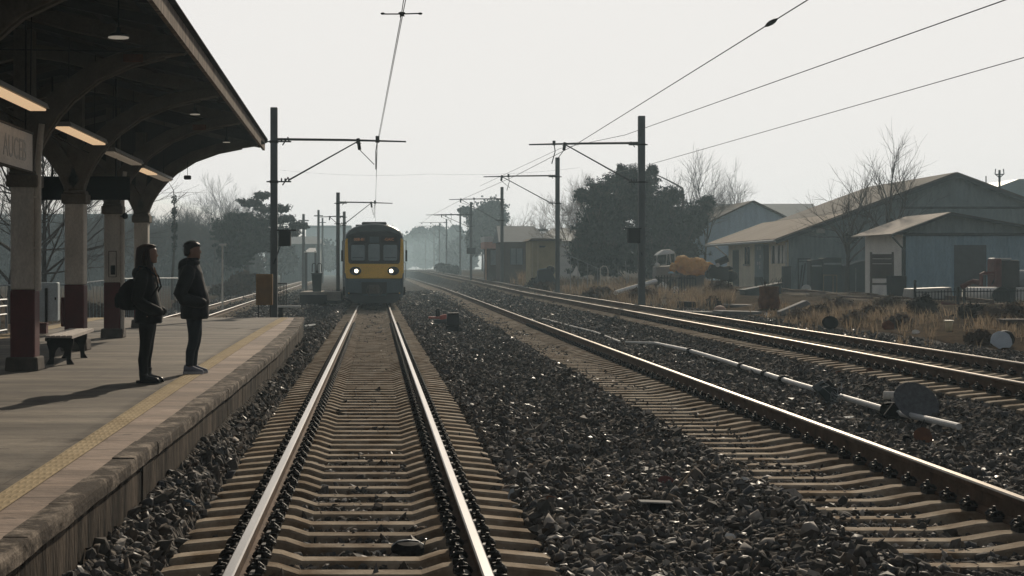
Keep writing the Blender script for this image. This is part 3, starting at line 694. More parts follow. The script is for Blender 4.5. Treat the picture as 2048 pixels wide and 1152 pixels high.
# ---------------------------------------------------------------- people (local: facing +x, feet on z=0)
def rings_mb(mb, rows, n=20, m=None):
    """rows: (z, x centre, x radius, y radius[, y centre])"""
    rr = []
    for r in rows:
        z, cx, rx, ry = r[:4]; cy = r[4] if len(r) > 4 else 0
        rr.append([(cx + rx * math.cos(2 * math.pi * j / n), cy + ry * math.sin(2 * math.pi * j / n), z) for j in range(n)])
    return mb.rings(rr, True, m)
def head_mb(mb, zc, s=1.0, dx=0.0):
    """head with a face in profile; zc = chin height"""
    H = [(0, .085, .0, .03), (.012, .096, -.02, .042), (.032, .101, -.04, .053), (.05, .098, -.06, .06), (.062, .104, -.075, .063), (.078, .099, -.088, .067), (.095, .102, -.097, .071), (.115, .094, -.102, .074), (.132, .093, -.105, .076),
         (.148, .102, -.105, .077), (.17, .096, -.103, .076), (.192, .078, -.095, .069), (.21, .048, -.075, .054), (.222, .012, -.04, .028)]
    rings_mb(mb, [(zc + a * s, dx + (f + b) / 2 * s, (f - b) / 2 * s, w * s) for a, f, b, w in H], 24)
    nz = zc + .085 * s
    mb.add([(dx + .095 * s, -.008 * s, nz + .055 * s), (dx + .095 * s, .008 * s, nz + .055 * s), (dx + .128 * s, 0, nz + .004 * s), (dx + .10 * s, -.018 * s, nz - .012 * s), (dx + .10 * s, .018 * s, nz - .012 * s), (dx + .07 * s, 0, nz + .02 * s)],
           [(0, 1, 2), (0, 2, 3), (1, 4, 2), (2, 4, 3), (0, 3, 5), (1, 5, 4), (3, 4, 5), (0, 5, 1)])
    for sy in (-1, 1):
        mb.ell((dx - .012 * s, sy * .079 * s, zc + .10 * s), (.02 * s, .011 * s, .032 * s), 10, 6)            # ears
        mb.ell((dx + .085 * s, sy * .03 * s, zc + .122 * s), (.012 * s, .015 * s, .010 * s), 8, 6)            # eyes under the brow
    mb.ell((dx + .095 * s, 0, zc + .056 * s), (.011 * s, .022 * s, .005 * s), 8, 5); mb.ell((dx + .093 * s, 0, zc + .046 * s), (.011 * s, .02 * s, .006 * s), 8, 5)   # lips
    mb.ell((dx + .088 * s, 0, zc + .014 * s), (.016 * s, .024 * s, .014 * s), 8, 6)
def hand_mb(mb, c, d):
    """relaxed half closed hand at c pointing along d, with four fingers and a thumb"""
    c = Vector(c); d = Vector(d).normalized(); side = d.cross(Vector((0, 0, 1))).normalized(); up = side.cross(d)
    mb.tube([c - d * .02, c + d * .03, c + d * .075], [.024, .036, .034], 10, flat=.5)
    for i, (o, l) in enumerate(((-.027, .06), (-.009, .07), (.009, .066), (.026, .052))):
        b = c + d * .07 + up * o
        mb.tube([b, b + d * l * .5 + side * .008, b + d * l * .8 + side * .028], [.0095, .009, .0075], 6)
    b = c + up * .034 + d * .02
    mb.tube([b, b + d * .035 + up * .018, b + d * .065 + up * .012], [.012, .0105, .008], 6)
MT['skin'] = M('skin', (.24, .145, .105), .5, .1, 8, fine=.04)
MT['hairdark'] = M('hair_black', (.010, .008, .007), .5, .3, 6, stretch=(1, 1, .2), bump=.5, bscale=60)
def hairbrown():
    m = M('hair_brown', (.012, .006, .004), .6, .35, 8, stretch=(1, 1, .15), bump=.5, bscale=60)
    b = m.node_tree.nodes['Principled BSDF']; N = m.node_tree.nodes; L = m.node_tree.links
    tr = N.new('ShaderNodeBsdfTranslucent'); tr.inputs['Color'].default_value = (.40, .13, .035, 1)
    mx = N.new('ShaderNodeMixShader'); mx.inputs[0].default_value = .22
    L.new(b.outputs[0], mx.inputs[1]); L.new(tr.outputs[0], mx.inputs[2]); L.new(mx.outputs[0], N['Material Output'].inputs[0])
    return m
MT['hairbrown'] = hairbrown()
MT['parka'] = M('navy_parka', (.0055, .006, .009), .8, .35, 5, bump=.7, bscale=14)
MT['coat'] = M('black_coat', (.0035, .0035, .0035), .85, .3, 5, bump=.6, bscale=14)
MT['jeans'] = M('dark_blue_jeans', (.007, .012, .020), .8, .35, 6, bump=.5, bscale=25)
MT['trousers'] = M('black_trousers', (.0045, .0045, .005), .8, .3, 6, bump=.5, bscale=25)
MT['shoe'] = M('grey_blue_canvas', (.13, .14, .18), .7, .25, 8); MT['sole'] = M('shoe_sole', (.36, .36, .38), .7, .2, 8)
MT['boot'] = M('black_leather', (.010, .010, .010), .4, .3, 8, bump=.2)
def legs(mb, hip, knee, ank, ys=(-.088, .088), dx=(0, 0), rr=(.112, .10, .078, .07, .062, .05)):
    for s, ddx in zip(ys, dx):
        hx, hz = hip; kx, kz = knee; ax, az = ank
        P_ = [(hx, s * .9, hz), (hx * .6 + kx * .4 + .01, s, hz * .6 + kz * .4), (kx + ddx * .5 + .012, s, kz + .05), (kx + ddx * .5 + .004, s, kz - .05), (kx * .5 + ax * .5 - .012 + ddx * .8, s, kz * .5 + az * .5), (ax + ddx, s, az)]
        mb.tube(P_, list(rr), 14)
def body(name, parent, zchin, s, hx, shz, shw, hipz, ank, knee, elbow, wrist):
    b = MB(); head_mb(b, zchin, s, hx)
    b.tube([(hx - .035, 0, shz - .06), (hx - .025, 0, shz + .05), (hx - .008, 0, zchin + .05)], [.075, .06, .058], 14)
    rings_mb(b, [(hipz - .08, .0, .09, .13), (hipz, .0, .12, .17), (hipz + .16, .0, .10, .145), (hipz + .35, .0, .115, .17), (shz - .1, -.02, .10, .185), (shz - .02, -.03, .07, .12)], 18)
    for sd in (-1, 1):
        sh = Vector((-.03, sd * shw * .82, shz - .075)); e = Vector((elbow[0], sd * elbow[1], elbow[2])); w = Vector((wrist[0], sd * wrist[1], wrist[2]))
        b.tube([sh, sh.lerp(e, .5), e, e.lerp(w, .5), w], [.055, .048, .04, .038, .028], 10)
        hand_mb(b, w, (w - e) + Vector((0, 0, -.05)))
    legs(b, (0, hipz + .02), knee, ank, rr=(.085, .08, .06, .056, .05, .038))
    for sd in (-.088, .088): b.tube([(ank[0] - .04, sd, .045), (ank[0] + .05, sd, .045), (ank[0] + .15, sd, .035)], [.035, .04, .028], 10)
    return b.build(name, MT['skin'], parent, True, remesh=.009)
# ---- man
man = thing('person', 'man in a dark hooded parka and blue jeans standing on the tactile line', 'person', (-2.43, 20.4, PZ + .01), R(4))
body('body', man, 1.515, 1.0, .005, 1.46, .21, .84, (-.035, .09), (.015, .47), (-.12, .265, 1.05), (-.02, .215, .97))
j = MB()
rings_mb(j, [(.722, .03, .170, .205), (.735, .03, .186, .222), (.80, .035, .190, .23), (.88, .03, .187, .225), (.95, .04, .19, .228), (1.05, .03, .186, .23), (1.15, .005, .176, .235), (1.25, -.015, .17, .24), (1.34, -.025, .16, .235), (1.40, -.03, .145, .205), (1.445, -.02, .115, .15), (1.48, .0, .09, .105), (1.525, .012, .086, .094), (1.53, .012, .07, .08)], 26)
for sd in (-1, 1):
    j.tube([(-.03, sd * .19, 1.39), (-.05, sd * .255, 1.30), (-.10, sd * .29, 1.17), (-.145, sd * .285, 1.06), (-.10, sd * .27, .99), (.03, sd * .255, .955), (.135, sd * .215, .94), (.17, sd * .17, .935)], [.085, .095, .092, .090, .088, .078, .066, .05], 16)
j.build('parka', MT['parka'], man, True, remesh=.011)
h = MB(); h.ell((-.085, 0, 1.455), (.105, .135, .075), 18, 10, (0, R(-18), 0)); h.tube([(-.06, -.11, 1.45), (.03, -.115, 1.47), (.085, -.05, 1.47)], [.055, .045, .03], 10); h.tube([(-.06, .11, 1.45), (.03, .115, 1.47), (.085, .05, 1.47)], [.055, .045, .03], 10); h.ell((-.12, 0, 1.40), (.07, .11, .09), 14, 8)
h.build('hood', MT['parka'], man, True, remesh=.011)
l = MB(); legs(l, (.02, .82), (.015, .47), (-.035, .10), dx=(.0, .045)); l.ell((.02, 0, .8), (.14, .18, .13)); l.build('jeans', MT['jeans'], man, True, remesh=.010)
for sd, ddx in ((-.088, 0), (.088, .05)):
    f = MB(); x0 = -.035 + ddx
    f.rings([[(x0 + a, sd + w * math.cos(q), .03 + hh * max(0, math.sin(q)) if math.sin(q) > 0 else .03) for q in [2 * math.pi * i / 16 for i in range(16)]] for a, w, hh in ((-.075, .018, .05), (-.065, .034, .085), (-.02, .042, .095), (.03, .043, .085), (.08, .045, .058), (.13, .042, .04), (.17, .03, .026), (.185, .012, .014))], True)
    s1 = f.build('shoe', MT['shoe'], man, True)
    g_ = MB(); g_.rings([[(x0 + a, sd - w, 0), (x0 + a, sd + w, 0), (x0 + a, sd + w * .98, .032), (x0 + a, sd - w * .98, .032)] for a, w in ((-.082, .02), (-.07, .036), (-.02, .044), (.03, .045), (.08, .047), (.14, .042), (.18, .028), (.192, .012))])
    g_.build('sole', MT['sole'], s1)
    lc = MB()
    for k in range(4): lc.tube([(x0 + .04 + k * .024, sd - .022, .1 - k * .015), (x0 + .046 + k * .024, sd + .022, .1 - k * .015)], .004, 5)
    lc.build('laces', MT['sole'], s1)
hr = MB(); rings_mb(hr, [(1.555, -.075, .03, .06), (1.585, -.065, .045, .078), (1.61, -.055, .060, .081), (1.635, -.045, .069, .082), (1.655, -.033, .081, .083), (1.67, -.018, .096, .084), (1.685, -.002, .112, .084), (1.71, -.005, .108, .08), (1.73, -.008, .092, .068), (1.745, -.01, .06, .045), (1.752, -.01, .02, .015)], 22)
for k in range(160):
    a = rnd.uniform(0, 6.28); e = rnd.uniform(.15, 1.3); c = Vector((-.008 + .105 * math.cos(a) * math.cos(e), .08 * math.sin(a) * math.cos(e), 1.665 + .085 * math.sin(e)))
    dd = (c - Vector((0, 0, 1.64))).normalized(); hr.tube([c, c + dd * .014 + Vector((rnd.uniform(-.01, .01), rnd.uniform(-.01, .01), .004))], [.006, .001], 4)
hr.build('hair', MT['hairdark'], man, True)
# ---- woman
wom = thing('person', 'long haired woman in a black coat and boots wearing a backpack', 'person', (-2.79, 18.7, PZ + .01), R(2))
zc = 1.455
body('body', wom, zc, .97, .035, 1.40, .185, .82, (-.02, .09), (-.005, .46), (-.06, .235, 1.0), (.0, .20, .92))
j = MB()
rings_mb(j, [(.722, .03, .155, .19), (.735, .03, .168, .20), (.82, .035, .168, .205), (.90, .035, .162, .20), (1.0, .02, .15, .195), (1.10, .005, .14, .20), (1.2, -.005, .135, .205), (1.29, -.01, .13, .205), (1.35, -.01, .12, .175), (1.39, .0, .095, .125), (1.43, .015, .078, .085), (1.465, .02, .072, .078)], 24)
for sd in (-1, 1):
    j.tube([(-.02, sd * .165, 1.335), (-.03, sd * .22, 1.25), (-.055, sd * .25, 1.13), (-.08, sd * .25, 1.02), (-.02, sd * .24, .955), (.09, sd * .22, .90), (.165, sd * .185, .87), (.195, sd * .14, .855)], [.07, .078, .076, .074, .072, .068, .062, .05], 16)
j.add([(.19, -.10, .722), (.19, .10, .722), (.165, 0, 1.0)], [(0, 1, 2)])
j.build('coat', MT['coat'], wom, True, remesh=.011)
h = MB(); h.ell((-.075, 0, 1.335), (.10, .135, .085), 18, 10, (0, R(-15), 0)); h.tube([(-.03, -.12, 1.36), (.05, -.10, 1.36), (.085, -.04, 1.33)], [.05, .042, .03], 10); h.tube([(-.03, .12, 1.36), (.05, .10, 1.36), (.085, .04, 1.33)], [.05, .042, .03], 10); h.build('hood', MT['coat'], wom, True, remesh=.011)
l = MB(); legs(l, (.02, .80), (-.005, .46), (-.02, .10), dx=(0, .02), rr=(.105, .098, .074, .07, .064, .05)); l.ell((.02, 0, .79), (.13, .17, .12)); l.build('trousers', MT['trousers'], wom, True, remesh=.010)
for sd, ddx in ((-.086, 0), (.086, .03)):
    f = MB(); x0 = -.02 + ddx
    f.tube([(x0, sd, .19), (x0 - .004, sd, .13), (x0, sd, .07)], [.056, .054, .052], 14)
    f.tube([(x0 - .045, sd, .055), (x0 + .03, sd, .055), (x0 + .10, sd, .042), (x0 + .17, sd, .032), (x0 + .195, sd, .03)], [.04, .05, .042, .034, .015], 12)
    bt = f.build('boot', MT['boot'], wom, True, remesh=.010)
    g_ = MB(); g_.rings([[(x0 + a, sd - w, 0), (x0 + a, sd + w, 0), (x0 + a, sd + w, .024), (x0 + a, sd - w, .024)] for a, w in ((-.085, .02), (-.07, .038), (-.02, .042), (.06, .046), (.12, .045), (.18, .034), (.20, .014))]); g_.mm((x0 - .085, sd - .036, 0), (x0 - .02, sd + .036, .034)); g_.build('sole', MT['rubber'], bt)
hr = MB(); rings_mb(hr, [(1.20, -.06, .03, .05), (1.26, -.065, .065, .10), (1.34, -.055, .085, .118), (1.42, -.035, .097, .115), (1.50, -.045, .085, .10), (1.555, -.035, .09, .097), (1.60, -.02, .10, .092), (1.64, .0, .113, .086), (1.665, .022, .10, .075), (1.682, .022, .068, .05), (1.69, .02, .025, .018)], 24)
for sd in (-1, 1): hr.tube([(.03, sd * .078, 1.62), (.03, sd * .088, 1.54), (.045, sd * .095, 1.44), (.085, sd * .095, 1.34), (.085, sd * .095, 1.25)], [.022, .028, .034, .034, .012], 9)
hw = hr.build('hair', MT['hairbrown'], wom, True)
sr = MB()
for k in range(520):                 # loose strands, lit from behind
    a = rnd.uniform(-math.pi, math.pi); top_ = Vector((.01 + .10 * math.cos(a), .09 * math.sin(a), rnd.uniform(1.36, 1.62)))
    if math.cos(a) > .1 and top_.z > 1.40: continue
    o_ = Vector((math.cos(a), math.sin(a), 0)); q = top_ + o_ * rnd.uniform(.0, .025) - Vector((0, 0, rnd.uniform(.06, .13))); e = q + o_ * rnd.uniform(.0, .035) - Vector((0, 0, rnd.uniform(.03, .12)))
    sr.tube([top_, q, e], [.0045, .004, .0015], 3)
HL = M('hair_strand_brown', (.035, .018, .010), .5, .3, 8)
translucent(HL, .35); HL.node_tree.nodes['Translucent BSDF'].inputs['Color'].links and HL.node_tree.links.remove(HL.node_tree.nodes['Translucent BSDF'].inputs['Color'].links[0]); HL.node_tree.nodes['Translucent BSDF'].inputs['Color'].default_value = (.62, .34, .14, 1)
sr.build('hair_strands', HL, hw)
t = thing('backpack', 'rounded black backpack on the back of the long haired woman', 'backpack', (-2.79, 18.7, PZ + .01), R(2))
b = MB(); rings_mb(b, [(.88, -.20, .06, .10), (.89, -.215, .09, .13), (.95, -.235, .115, .15), (1.05, -.24, .115, .155), (1.14, -.225, .10, .15), (1.21, -.195, .075, .13), (1.255, -.16, .045, .09), (1.265, -.15, .02, .05)], 20)
b.build('bag', MT['black'], t, True, remesh=.012)
b = MB(); rings_mb(b, [(.91, -.335, .02, .08), (.93, -.34, .035, .105), (1.03, -.345, .035, .11), (1.09, -.335, .02, .09)], 16); b.build('front_pocket', MT['black'], t, True)
for sd in (-1, 1):
    s_ = MB(); s_.tube([(-.15, sd * .10, 1.24), (-.07, sd * .115, 1.415), (.02, sd * .13, 1.40), (.135, sd * .14, 1.30), (.165, sd * .17, 1.17), (.06, sd * .225, 1.0), (-.14, sd * .15, .93)], .014, 6, flat=.6); s_.build('strap', MT['black'], t)
# ---------------------------------------------------------------- train (front at Y = TY)
TY = 75.0; TX = -.065; RZ = .36
MT['trainblue'] = M('train_blue_grey', (.07, .105, .12), .45, .2, 1.0)
MT['trainroof'] = M('train_roof', (.075, .095, .10), .38, .25, 1.2, stretch=(1, .4, 1))
MT['trainyellow'] = M('train_yellow', (.88, .54, .07), .5, .12, 1.5)
MT['trainmask'] = M('train_window_mask', (.012, .015, .017), .3, .2, 1.5)
MT['under'] = M('train_underframe', (.022, .022, .021), .8, .4, 3)
MT['lamp'] = M('headlamp_lit', (1, .95, .85), .3, 0, emit=(1, .88, .66), estr=6)
MT['amber'] = M('amber_display', (.3, .1, .03), .5, 0, emit=(1, .52, .28), estr=.14)
tr = thing('train', 'yellow fronted electric train with dark roof and lit headlights coming along the track', 'train', (TX, TY, RZ))
# outline of the front, heights above the rail
def outline(s=0.0, lower=.11):
    w = 1.44 - s; pts = [(-w + .10, lower), (w - .10, lower), (w - .04, .45), (w, .75), (w + .02, 1.6), (w + .02, 2.6), (w, 3.25)]
    for i in range(1, 12):
        a = math.pi * i / 12; pts.append((w * math.cos(a) * (1 if abs(math.cos(a)) < 2 else 1), 3.25 + (.80 - s * .6) * math.sin(a) ** .85))
    pts += [(-w, 3.25), (-w - .02, 2.6), (-w - .02, 1.6), (-w, .75), (-w + .04, .45)]
    return pts
def shell(name, Yf, Yb, par, front=True):
    mb = MB(); rings = []
    for s, y in ((.16, Yf + .0), (.07, Yf + .05), (.02, Yf + .16), (0, Yf + .4), (0, Yb)) if front else ((.02, Yf), (0, Yf + .03), (0, Yb)):
        rings.append([(x, y, z) for x, z in outline(s, .75 if not front or y > Yf + .3 else .75)])
    mb.rings(rings, True, 0)
    for i, f in enumerate(mb.f):
        c = sum((Vector(mb.v[k]) for k in f), Vector()) / len(f)
        mb.m[i] = 1 if c.z > 3.3 else (2 if 1.36 < c.z <= 3.3 and c.y < Yf + .28 and front else 0)
    return mb.build(name, [MT['trainblue'], MT['trainroof'], MT['trainyellow']], par, False)
b1 = shell('body', 0, 19.6, tr)
# front panel set just proud of the body end: yellow face, blue-grey lower face
def slab(poly, y0, y1): return MB().prism(poly, y0, y1, 'y')
yel = [(-1.36, 1.35), (1.36, 1.35), (1.395, 1.6), (1.40, 2.6), (1.385, 3.15)] + [(1.36, 3.30), (1.28, 3.42), (-1.28, 3.42), (-1.36, 3.30)] + [(-1.385, 3.15), (-1.40, 2.6), (-1.395, 1.6)]
fp_ = slab(yel, -.07, .02).build('front_panel', MT['trainyellow'], tr, bevel=.03)
crown = [(1.375 * math.cos(math.pi * i / 18), 3.27 + .72 * math.sin(math.pi * i / 18) ** .85) for i in range(0, 19)]
slab(crown, -.085, .02).build('front_dome', MT['trainroof'], tr, bevel=.05)
mask = [(-1.25, 2.14), (-1.18, 2.06), (1.18, 2.06), (1.25, 2.14), (1.29, 3.2), (1.24, 3.46), (.8, 3.64), (-.8, 3.64), (-1.24, 3.46), (-1.29, 3.2)]
mk = slab(mask, -.10, -.06).build('windscreen_surround', MT['trainmask'], tr, bevel=.015)
MT['cabglass'] = M('cab_glass', (.23, .29, .31), .12, .35, 1.2, spec=.7)  # pale reflections are put into the base colour of the panes
for lab, (a, b, z0, z1) in (('side', (-1.12, -.46, 2.22, 2.98)), ('mid', (-.285, .27, 2.20, 3.02)), ('side', (.45, 1.12, 2.22, 2.98))):
    w = .05; poly = [(a + w, z0), (b - w, z0), (b, z0 + w), (b, z1 - w), (b - w, z1), (a + w, z1), (a, z1 - w), (a, z0 + w)]
    g_ = slab(poly, -.115, -.095).build('windscreen', MT['cabglass'], tr)
    bl = MB(); bl.mm((a + .06, -.12, z0 + .12), (b - .06, -.117, z0 + .15)); bl.build('wiper' if lab == 'side' else 'grab_rail', MT['black'] if lab == 'side' else MT['trainblue'], g_)
slab([(-.22, 3.08), (.23, 3.08), (.23, 3.38), (-.22, 3.38)], -.112, -.095).build('door_panel', MT['trainblue'], tr)
for x, tx in ((-.72, '008-81'), (.72, '-GAIC')):
    d = slab([(x - .40, 3.10), (x + .40, 3.10), (x + .38, 3.40), (x - .38, 3.40)], -.108, -.095).build('destination_display', MT['black'], tr)
    text_mesh('lettering', tx, .19, MT['amber'], d, (x, -.112, 3.24), (R(90), 0, 0), .002)
for x in (-.87, .83):
    bz = MB().lathe([(.13, 0), (.21, .015), (.20, .06), (.135, .07)], (x + .03 * (1 if x > 0 else -1), -.135, 1.71), 24, 'y').build('headlight', MT['under'], tr)
    for i, v in enumerate(bz.data.vertices): v.co.x = (v.co.x - x) * 1.35 + x + (.06 if x > 0 else -.0)
    MB().ell((x, -.13, 1.71), (.09, .045, .09), 20, 10).build('lamp_lens', MT['lamp'], bz, True)
low = [(-1.37, .78), (-1.33, .66), (-.62, .62), (-.55, .50), (.55, .50), (.62, .62), (1.33, .66), (1.37, .78), (1.385, 1.33), (-1.385, 1.33)]
slab(low, -.085, .03).build('lower_front', MT['trainblue'], tr, bevel=.02)
cv = [(-.60, .60), (.60, .60), (.62, 1.16), (-.62, 1.16)]
slab(cv, -.10, -.08).build('coupler_recess', MT['under'], tr)
cp = MB(); cp.box((0, -.28, .82), (.52, .36, .42)); cp.box((0, -.48, .82), (.44, .06, .36)); cp.lathe([(.10, 0), (.13, .04), (.05, .05)], (-.02, -.55, .82), 14, 'y'); cp.tube([(-.3, -.2, .98), (-.38, -.35, .7), (-.2, -.3, .5)], .025, 6); cp.tube([(.3, -.2, .98), (.4, -.35, .7), (.25, -.3, .5)], .025, 6)
cp.build('coupler', M('coupler_metal', (.10, .085, .075), .6, .3, 4), tr, bevel=.02)
pl_ = [(-1.28, .60), (-1.22, .30), (-.95, .13), (.95, .13), (1.22, .30), (1.28, .60)]
slab(pl_, -.04, .10).build('skirt', M('skirt_dark', (.04, .05, .055), .6, .3), tr, bevel=.02)
MB().mm((-1.25, .1, .28), (1.25, 19.4, .78)).build('underframe', MT['under'], tr)
for y in (1.6, 4.0, 15.5, 17.9):
    for s in (-1, 1):
        w = MB(); w.lathe([(.10, -.08), (.43, -.07), (.455, -.05), (.455, .04), (.42, .055), (.40, .03), (.12, .03), (.10, .07)], (s * .752, y, .44), 24, 'x'); w.build('wheel', MT['under'], tr)
for s in (-1, 1):
    m_ = MB(); m_.tube([(s * 1.44, .35, 3.18), (s * 1.56, .30, 3.18), (s * 1.56, .30, 2.72)], .02, 6); m_.box((s * 1.57, .29, 2.45), (.10, .05, .55)); m_.build('mirror', MT['black'], tr, bevel=.01)
    hr_ = MB(); hr_.tube([(s * 1.46, .5, 1.3), (s * 1.54, .5, 1.35), (s * 1.54, .5, 2.1), (s * 1.46, .5, 2.15)], .02, 6); hr_.build('handrail', MT['galv'], tr)
    st_ = MB(); st_.box((s * 1.46, .6, .72), (.16, .3, .42), taper=.9); st_.build('step_box', MT['under'], tr, bevel=.02)
pod = MB(); pod.box((0, .9, 4.06), (1.25, 1.4, .10), taper=.92); pod.build('roof_pod', MT['under'], tr, bevel=.03)
hn = MB(); hn.box((-.78, .5, 3.93), (.26, .4, .10)); hn.box((.86, .5, 3.88), (.18, .3, .08)); hn.build('roof_horn', MT['under'], tr, bevel=.02)
pg = MB(); pg.box((0, 11.5, 4.05), (1.5, 2.2, .12)); pg.tube([(-.7, 10.5, 4.18), (.7, 10.5, 4.18)], .03, 6); pg.tube([(-.7, 12.5, 4.18), (.7, 12.5, 4.18)], .03, 6); pg.build('folded_pantograph', MT['under'], tr)
sw = MB()
for s in (-1, 1):
    for k in range(9): sw.mm((s * 1.462, 2.5 + k * 1.85, 2.2), (s * 1.472, 3.8 + k * 1.85, 3.0))
sw.build('side_windows', MT['glass'], tr)
c2_ = thing('train_carriage', 'second carriage of the yellow fronted train, coupled behind it', 'train carriage', (TX, TY + 20.2, RZ))
shell('body', 0, 19.6, c2_, False); MB().mm((-1.25, .1, .28), (1.25, 19.4, .78)).build('underframe', MT['under'], c2_)
for y in (1.6, 4.0, 15.5, 17.9):
    for s in (-1, 1): MB().lathe([(.10, -.08), (.43, -.07), (.455, -.05), (.455, .04), (.42, .055), (.10, .07)], (s * .752, y, .44), 20, 'x').build('wheel', MT['under'], c2_)

# ---------------------------------------------------------------- catenary masts
def mast(label, x, Y, z0, z1, w, armz, armtip, strutz, strutx, mat, group, box=None, dropz=None, arm2=None, wire=True):
    """one steel mast with a horizontal arm towards armtip (world x) and a slanting strut from strutz on the mast up to strutx on the arm"""
    t = thing('catenary_mast', label, 'catenary mast', (x, Y, z0), 0, group)
    s = 1 if armtip > x else -1
    MB().mm((-w / 2, -w / 2, -.3), (w / 2, w / 2, z1 - z0)).build('pole', mat, t, bevel=.02)
    az = armz - z0; L = abs(armtip - x); k = max(w, .2) / .25
    a = MB(); a.tube([(s * w / 2, 0, az + .02), (s * (w / 2 + .3), 0, az + .02), (s * L * .55, 0, az - .0), (s * L, 0, az - .05)], [.05 * k, .045 * k, .042 * k, .026 * k], 8)
    a.build('cantilever_arm', MT['steel'], t)
    f = MB()
    for zz in (az, strutz - z0):
        f.tube([(-s * (w / 2 + .12), 0, zz - .05), (s * (w / 2 + .42), 0, zz - .05)], .028 * k, 6)
        for q in range(3): f.lathe([(.03, 0), (.075 * k, .01), (.075 * k, .03), (.03, .045)], (s * (w / 2 + .10 + .11 * q), 0, zz + .0), 10, 'x')
        f.tube([(s * (w / 2 + .15), 0, zz - .16), (s * (w / 2 + .33), 0, zz + .09)], .02, 5)
        f.mm((-w / 2 - .02, -w / 2 - .02, zz - .09), (w / 2 + .02, w / 2 + .02, zz - .02))
    f.build('insulator_bracket', MT['blackmatt'], t)
    sx = abs(strutx - x)
    MB().tube([(s * (w / 2 + .35), 0, strutz - z0), (s * sx, 0, az - .04)], [.034 * k, .024 * k], 6).build('strut', MT['steel'], t)
    ins = MB(); ins.tube([(s * sx, 0, az + .05), (s * (sx + .05), 0, az - .30)], .06 * k, 8); ins.lathe([(.02, 0), (.11 * k, .02), (.02, .06)], (s * (sx + .02), 0, az - .12), 10)
    ins.build('insulator', MT['blackmatt'], t)
    if dropz:
        d = MB(); cx_ = s * dropz[0]; d.tube([(cx_, 0, az - .0), (cx_ - s * .05, 0, az - .35), (cx_ - s * .05 + dropz[1], 0, az - .9)], .02 * k, 5); d.tube([(s * (sx + .05), 0, az - .30), (cx_ - s * .1, 0, az - .75)], .014 * k, 5)
        d.box((cx_, 0, az + .02), (.12, .12, .2)); d.build('steady_arm', MT['steel'], t)
    if box:
        bx, bz, bw, bh = box
        b = MB(); b.box((bx - x, -.05, bz - z0), (bw, .42, bh)); bo = b.build('relay_box', MT['black'], t, bevel=.015)
        e = MB(); e.box((bx - x + (.06 if s > 0 else -.06), -.05, bz - z0 + bh / 2 + .02), (bw + .22, .46, .04)); e.tube([(bx - x - s * bw * .4, 0, bz - z0 - bh / 2), (0, -w / 2 - .03, bz - z0 - bh / 2 - .55)], .02, 5); e.build('box_hood', MT['black'], bo)
    return t
Ym = 47.0
mast('dark mast at the platform end with a long arm over the track and black box', xat(548, Ym), Ym, .06, zat(215, Ym), .215, zat(280, Ym), xat(812, Ym), zat(360, Ym), xat(716, Ym), MT['mast'], 'catenary masts left of the train', box=(xat(570, Ym), zat(477, Ym), .36, .46), dropz=(xat(755, Ym) - xat(548, Ym), 0))
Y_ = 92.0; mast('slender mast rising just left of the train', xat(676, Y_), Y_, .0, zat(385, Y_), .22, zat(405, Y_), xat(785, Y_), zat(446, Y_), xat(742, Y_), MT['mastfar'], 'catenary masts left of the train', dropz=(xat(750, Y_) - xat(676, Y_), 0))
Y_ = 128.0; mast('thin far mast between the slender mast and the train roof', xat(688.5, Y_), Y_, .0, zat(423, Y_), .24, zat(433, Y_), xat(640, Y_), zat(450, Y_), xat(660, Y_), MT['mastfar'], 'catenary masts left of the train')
RM = [(1283, 68, 608, 232, 287, 1058, 362, 1130, .29, 'nearest right hand mast with a black box, before the dark evergreen'),
      (1115, 96, 580, 315, 352, 967, 405, 1004, .26, 'second right hand mast, in front of the cream hut'),
      (1004, 134, 562, 374, 398, 898, 440, 922, .26, 'third right hand mast, in front of the brown house'),
      (942, 168, 552, 404, 429, 852, 452, 884, .25, 'fourth right hand mast carrying a small black box'),
      (920.5, 228, 549, 417, 430, 868, 462, 892, .27, 'fifth right hand mast, before the hazy tall tree'),
      (893, 290, 546, 438, 445, 838, 470, 862, .28, 'sixth right hand mast fading in the haze'),
      (879, 370, 545, 446, 452, 832, 474, 850, .28, 'seventh right hand mast, pale in the haze'),
      (868, 460, 544, 460, 466, 828, 484, 842, .3, 'eighth right hand mast, very pale in the haze'),
      (851, 560, 543, 468, 474, 822, 486, 832, .3, 'farthest right hand mast, almost lost in the haze')]
for i, (px, Y, yb, yt, ya, pt, ysx, psx, w, lb) in enumerate(RM):
    x = xat(px, Y); bx = None
    if i == 0: bx = (xat(1267, Y), zat(472, Y), .52, .62)
    if i == 3: bx = (xat(942, Y), zat(502, Y), .95, .6)
    mast(lb, x, Y, gz(x, Y) - .02, zat(yt, Y), w, zat(ya, Y), xat(pt, Y), zat(ysx, Y), xat(psx, Y), MT['mast'] if i < 4 else MT['mastfar'], 'catenary masts along the right hand track', box=bx, dropz=(abs(xat(pt + 50, Y) - x), -.15) if i < 4 else None)
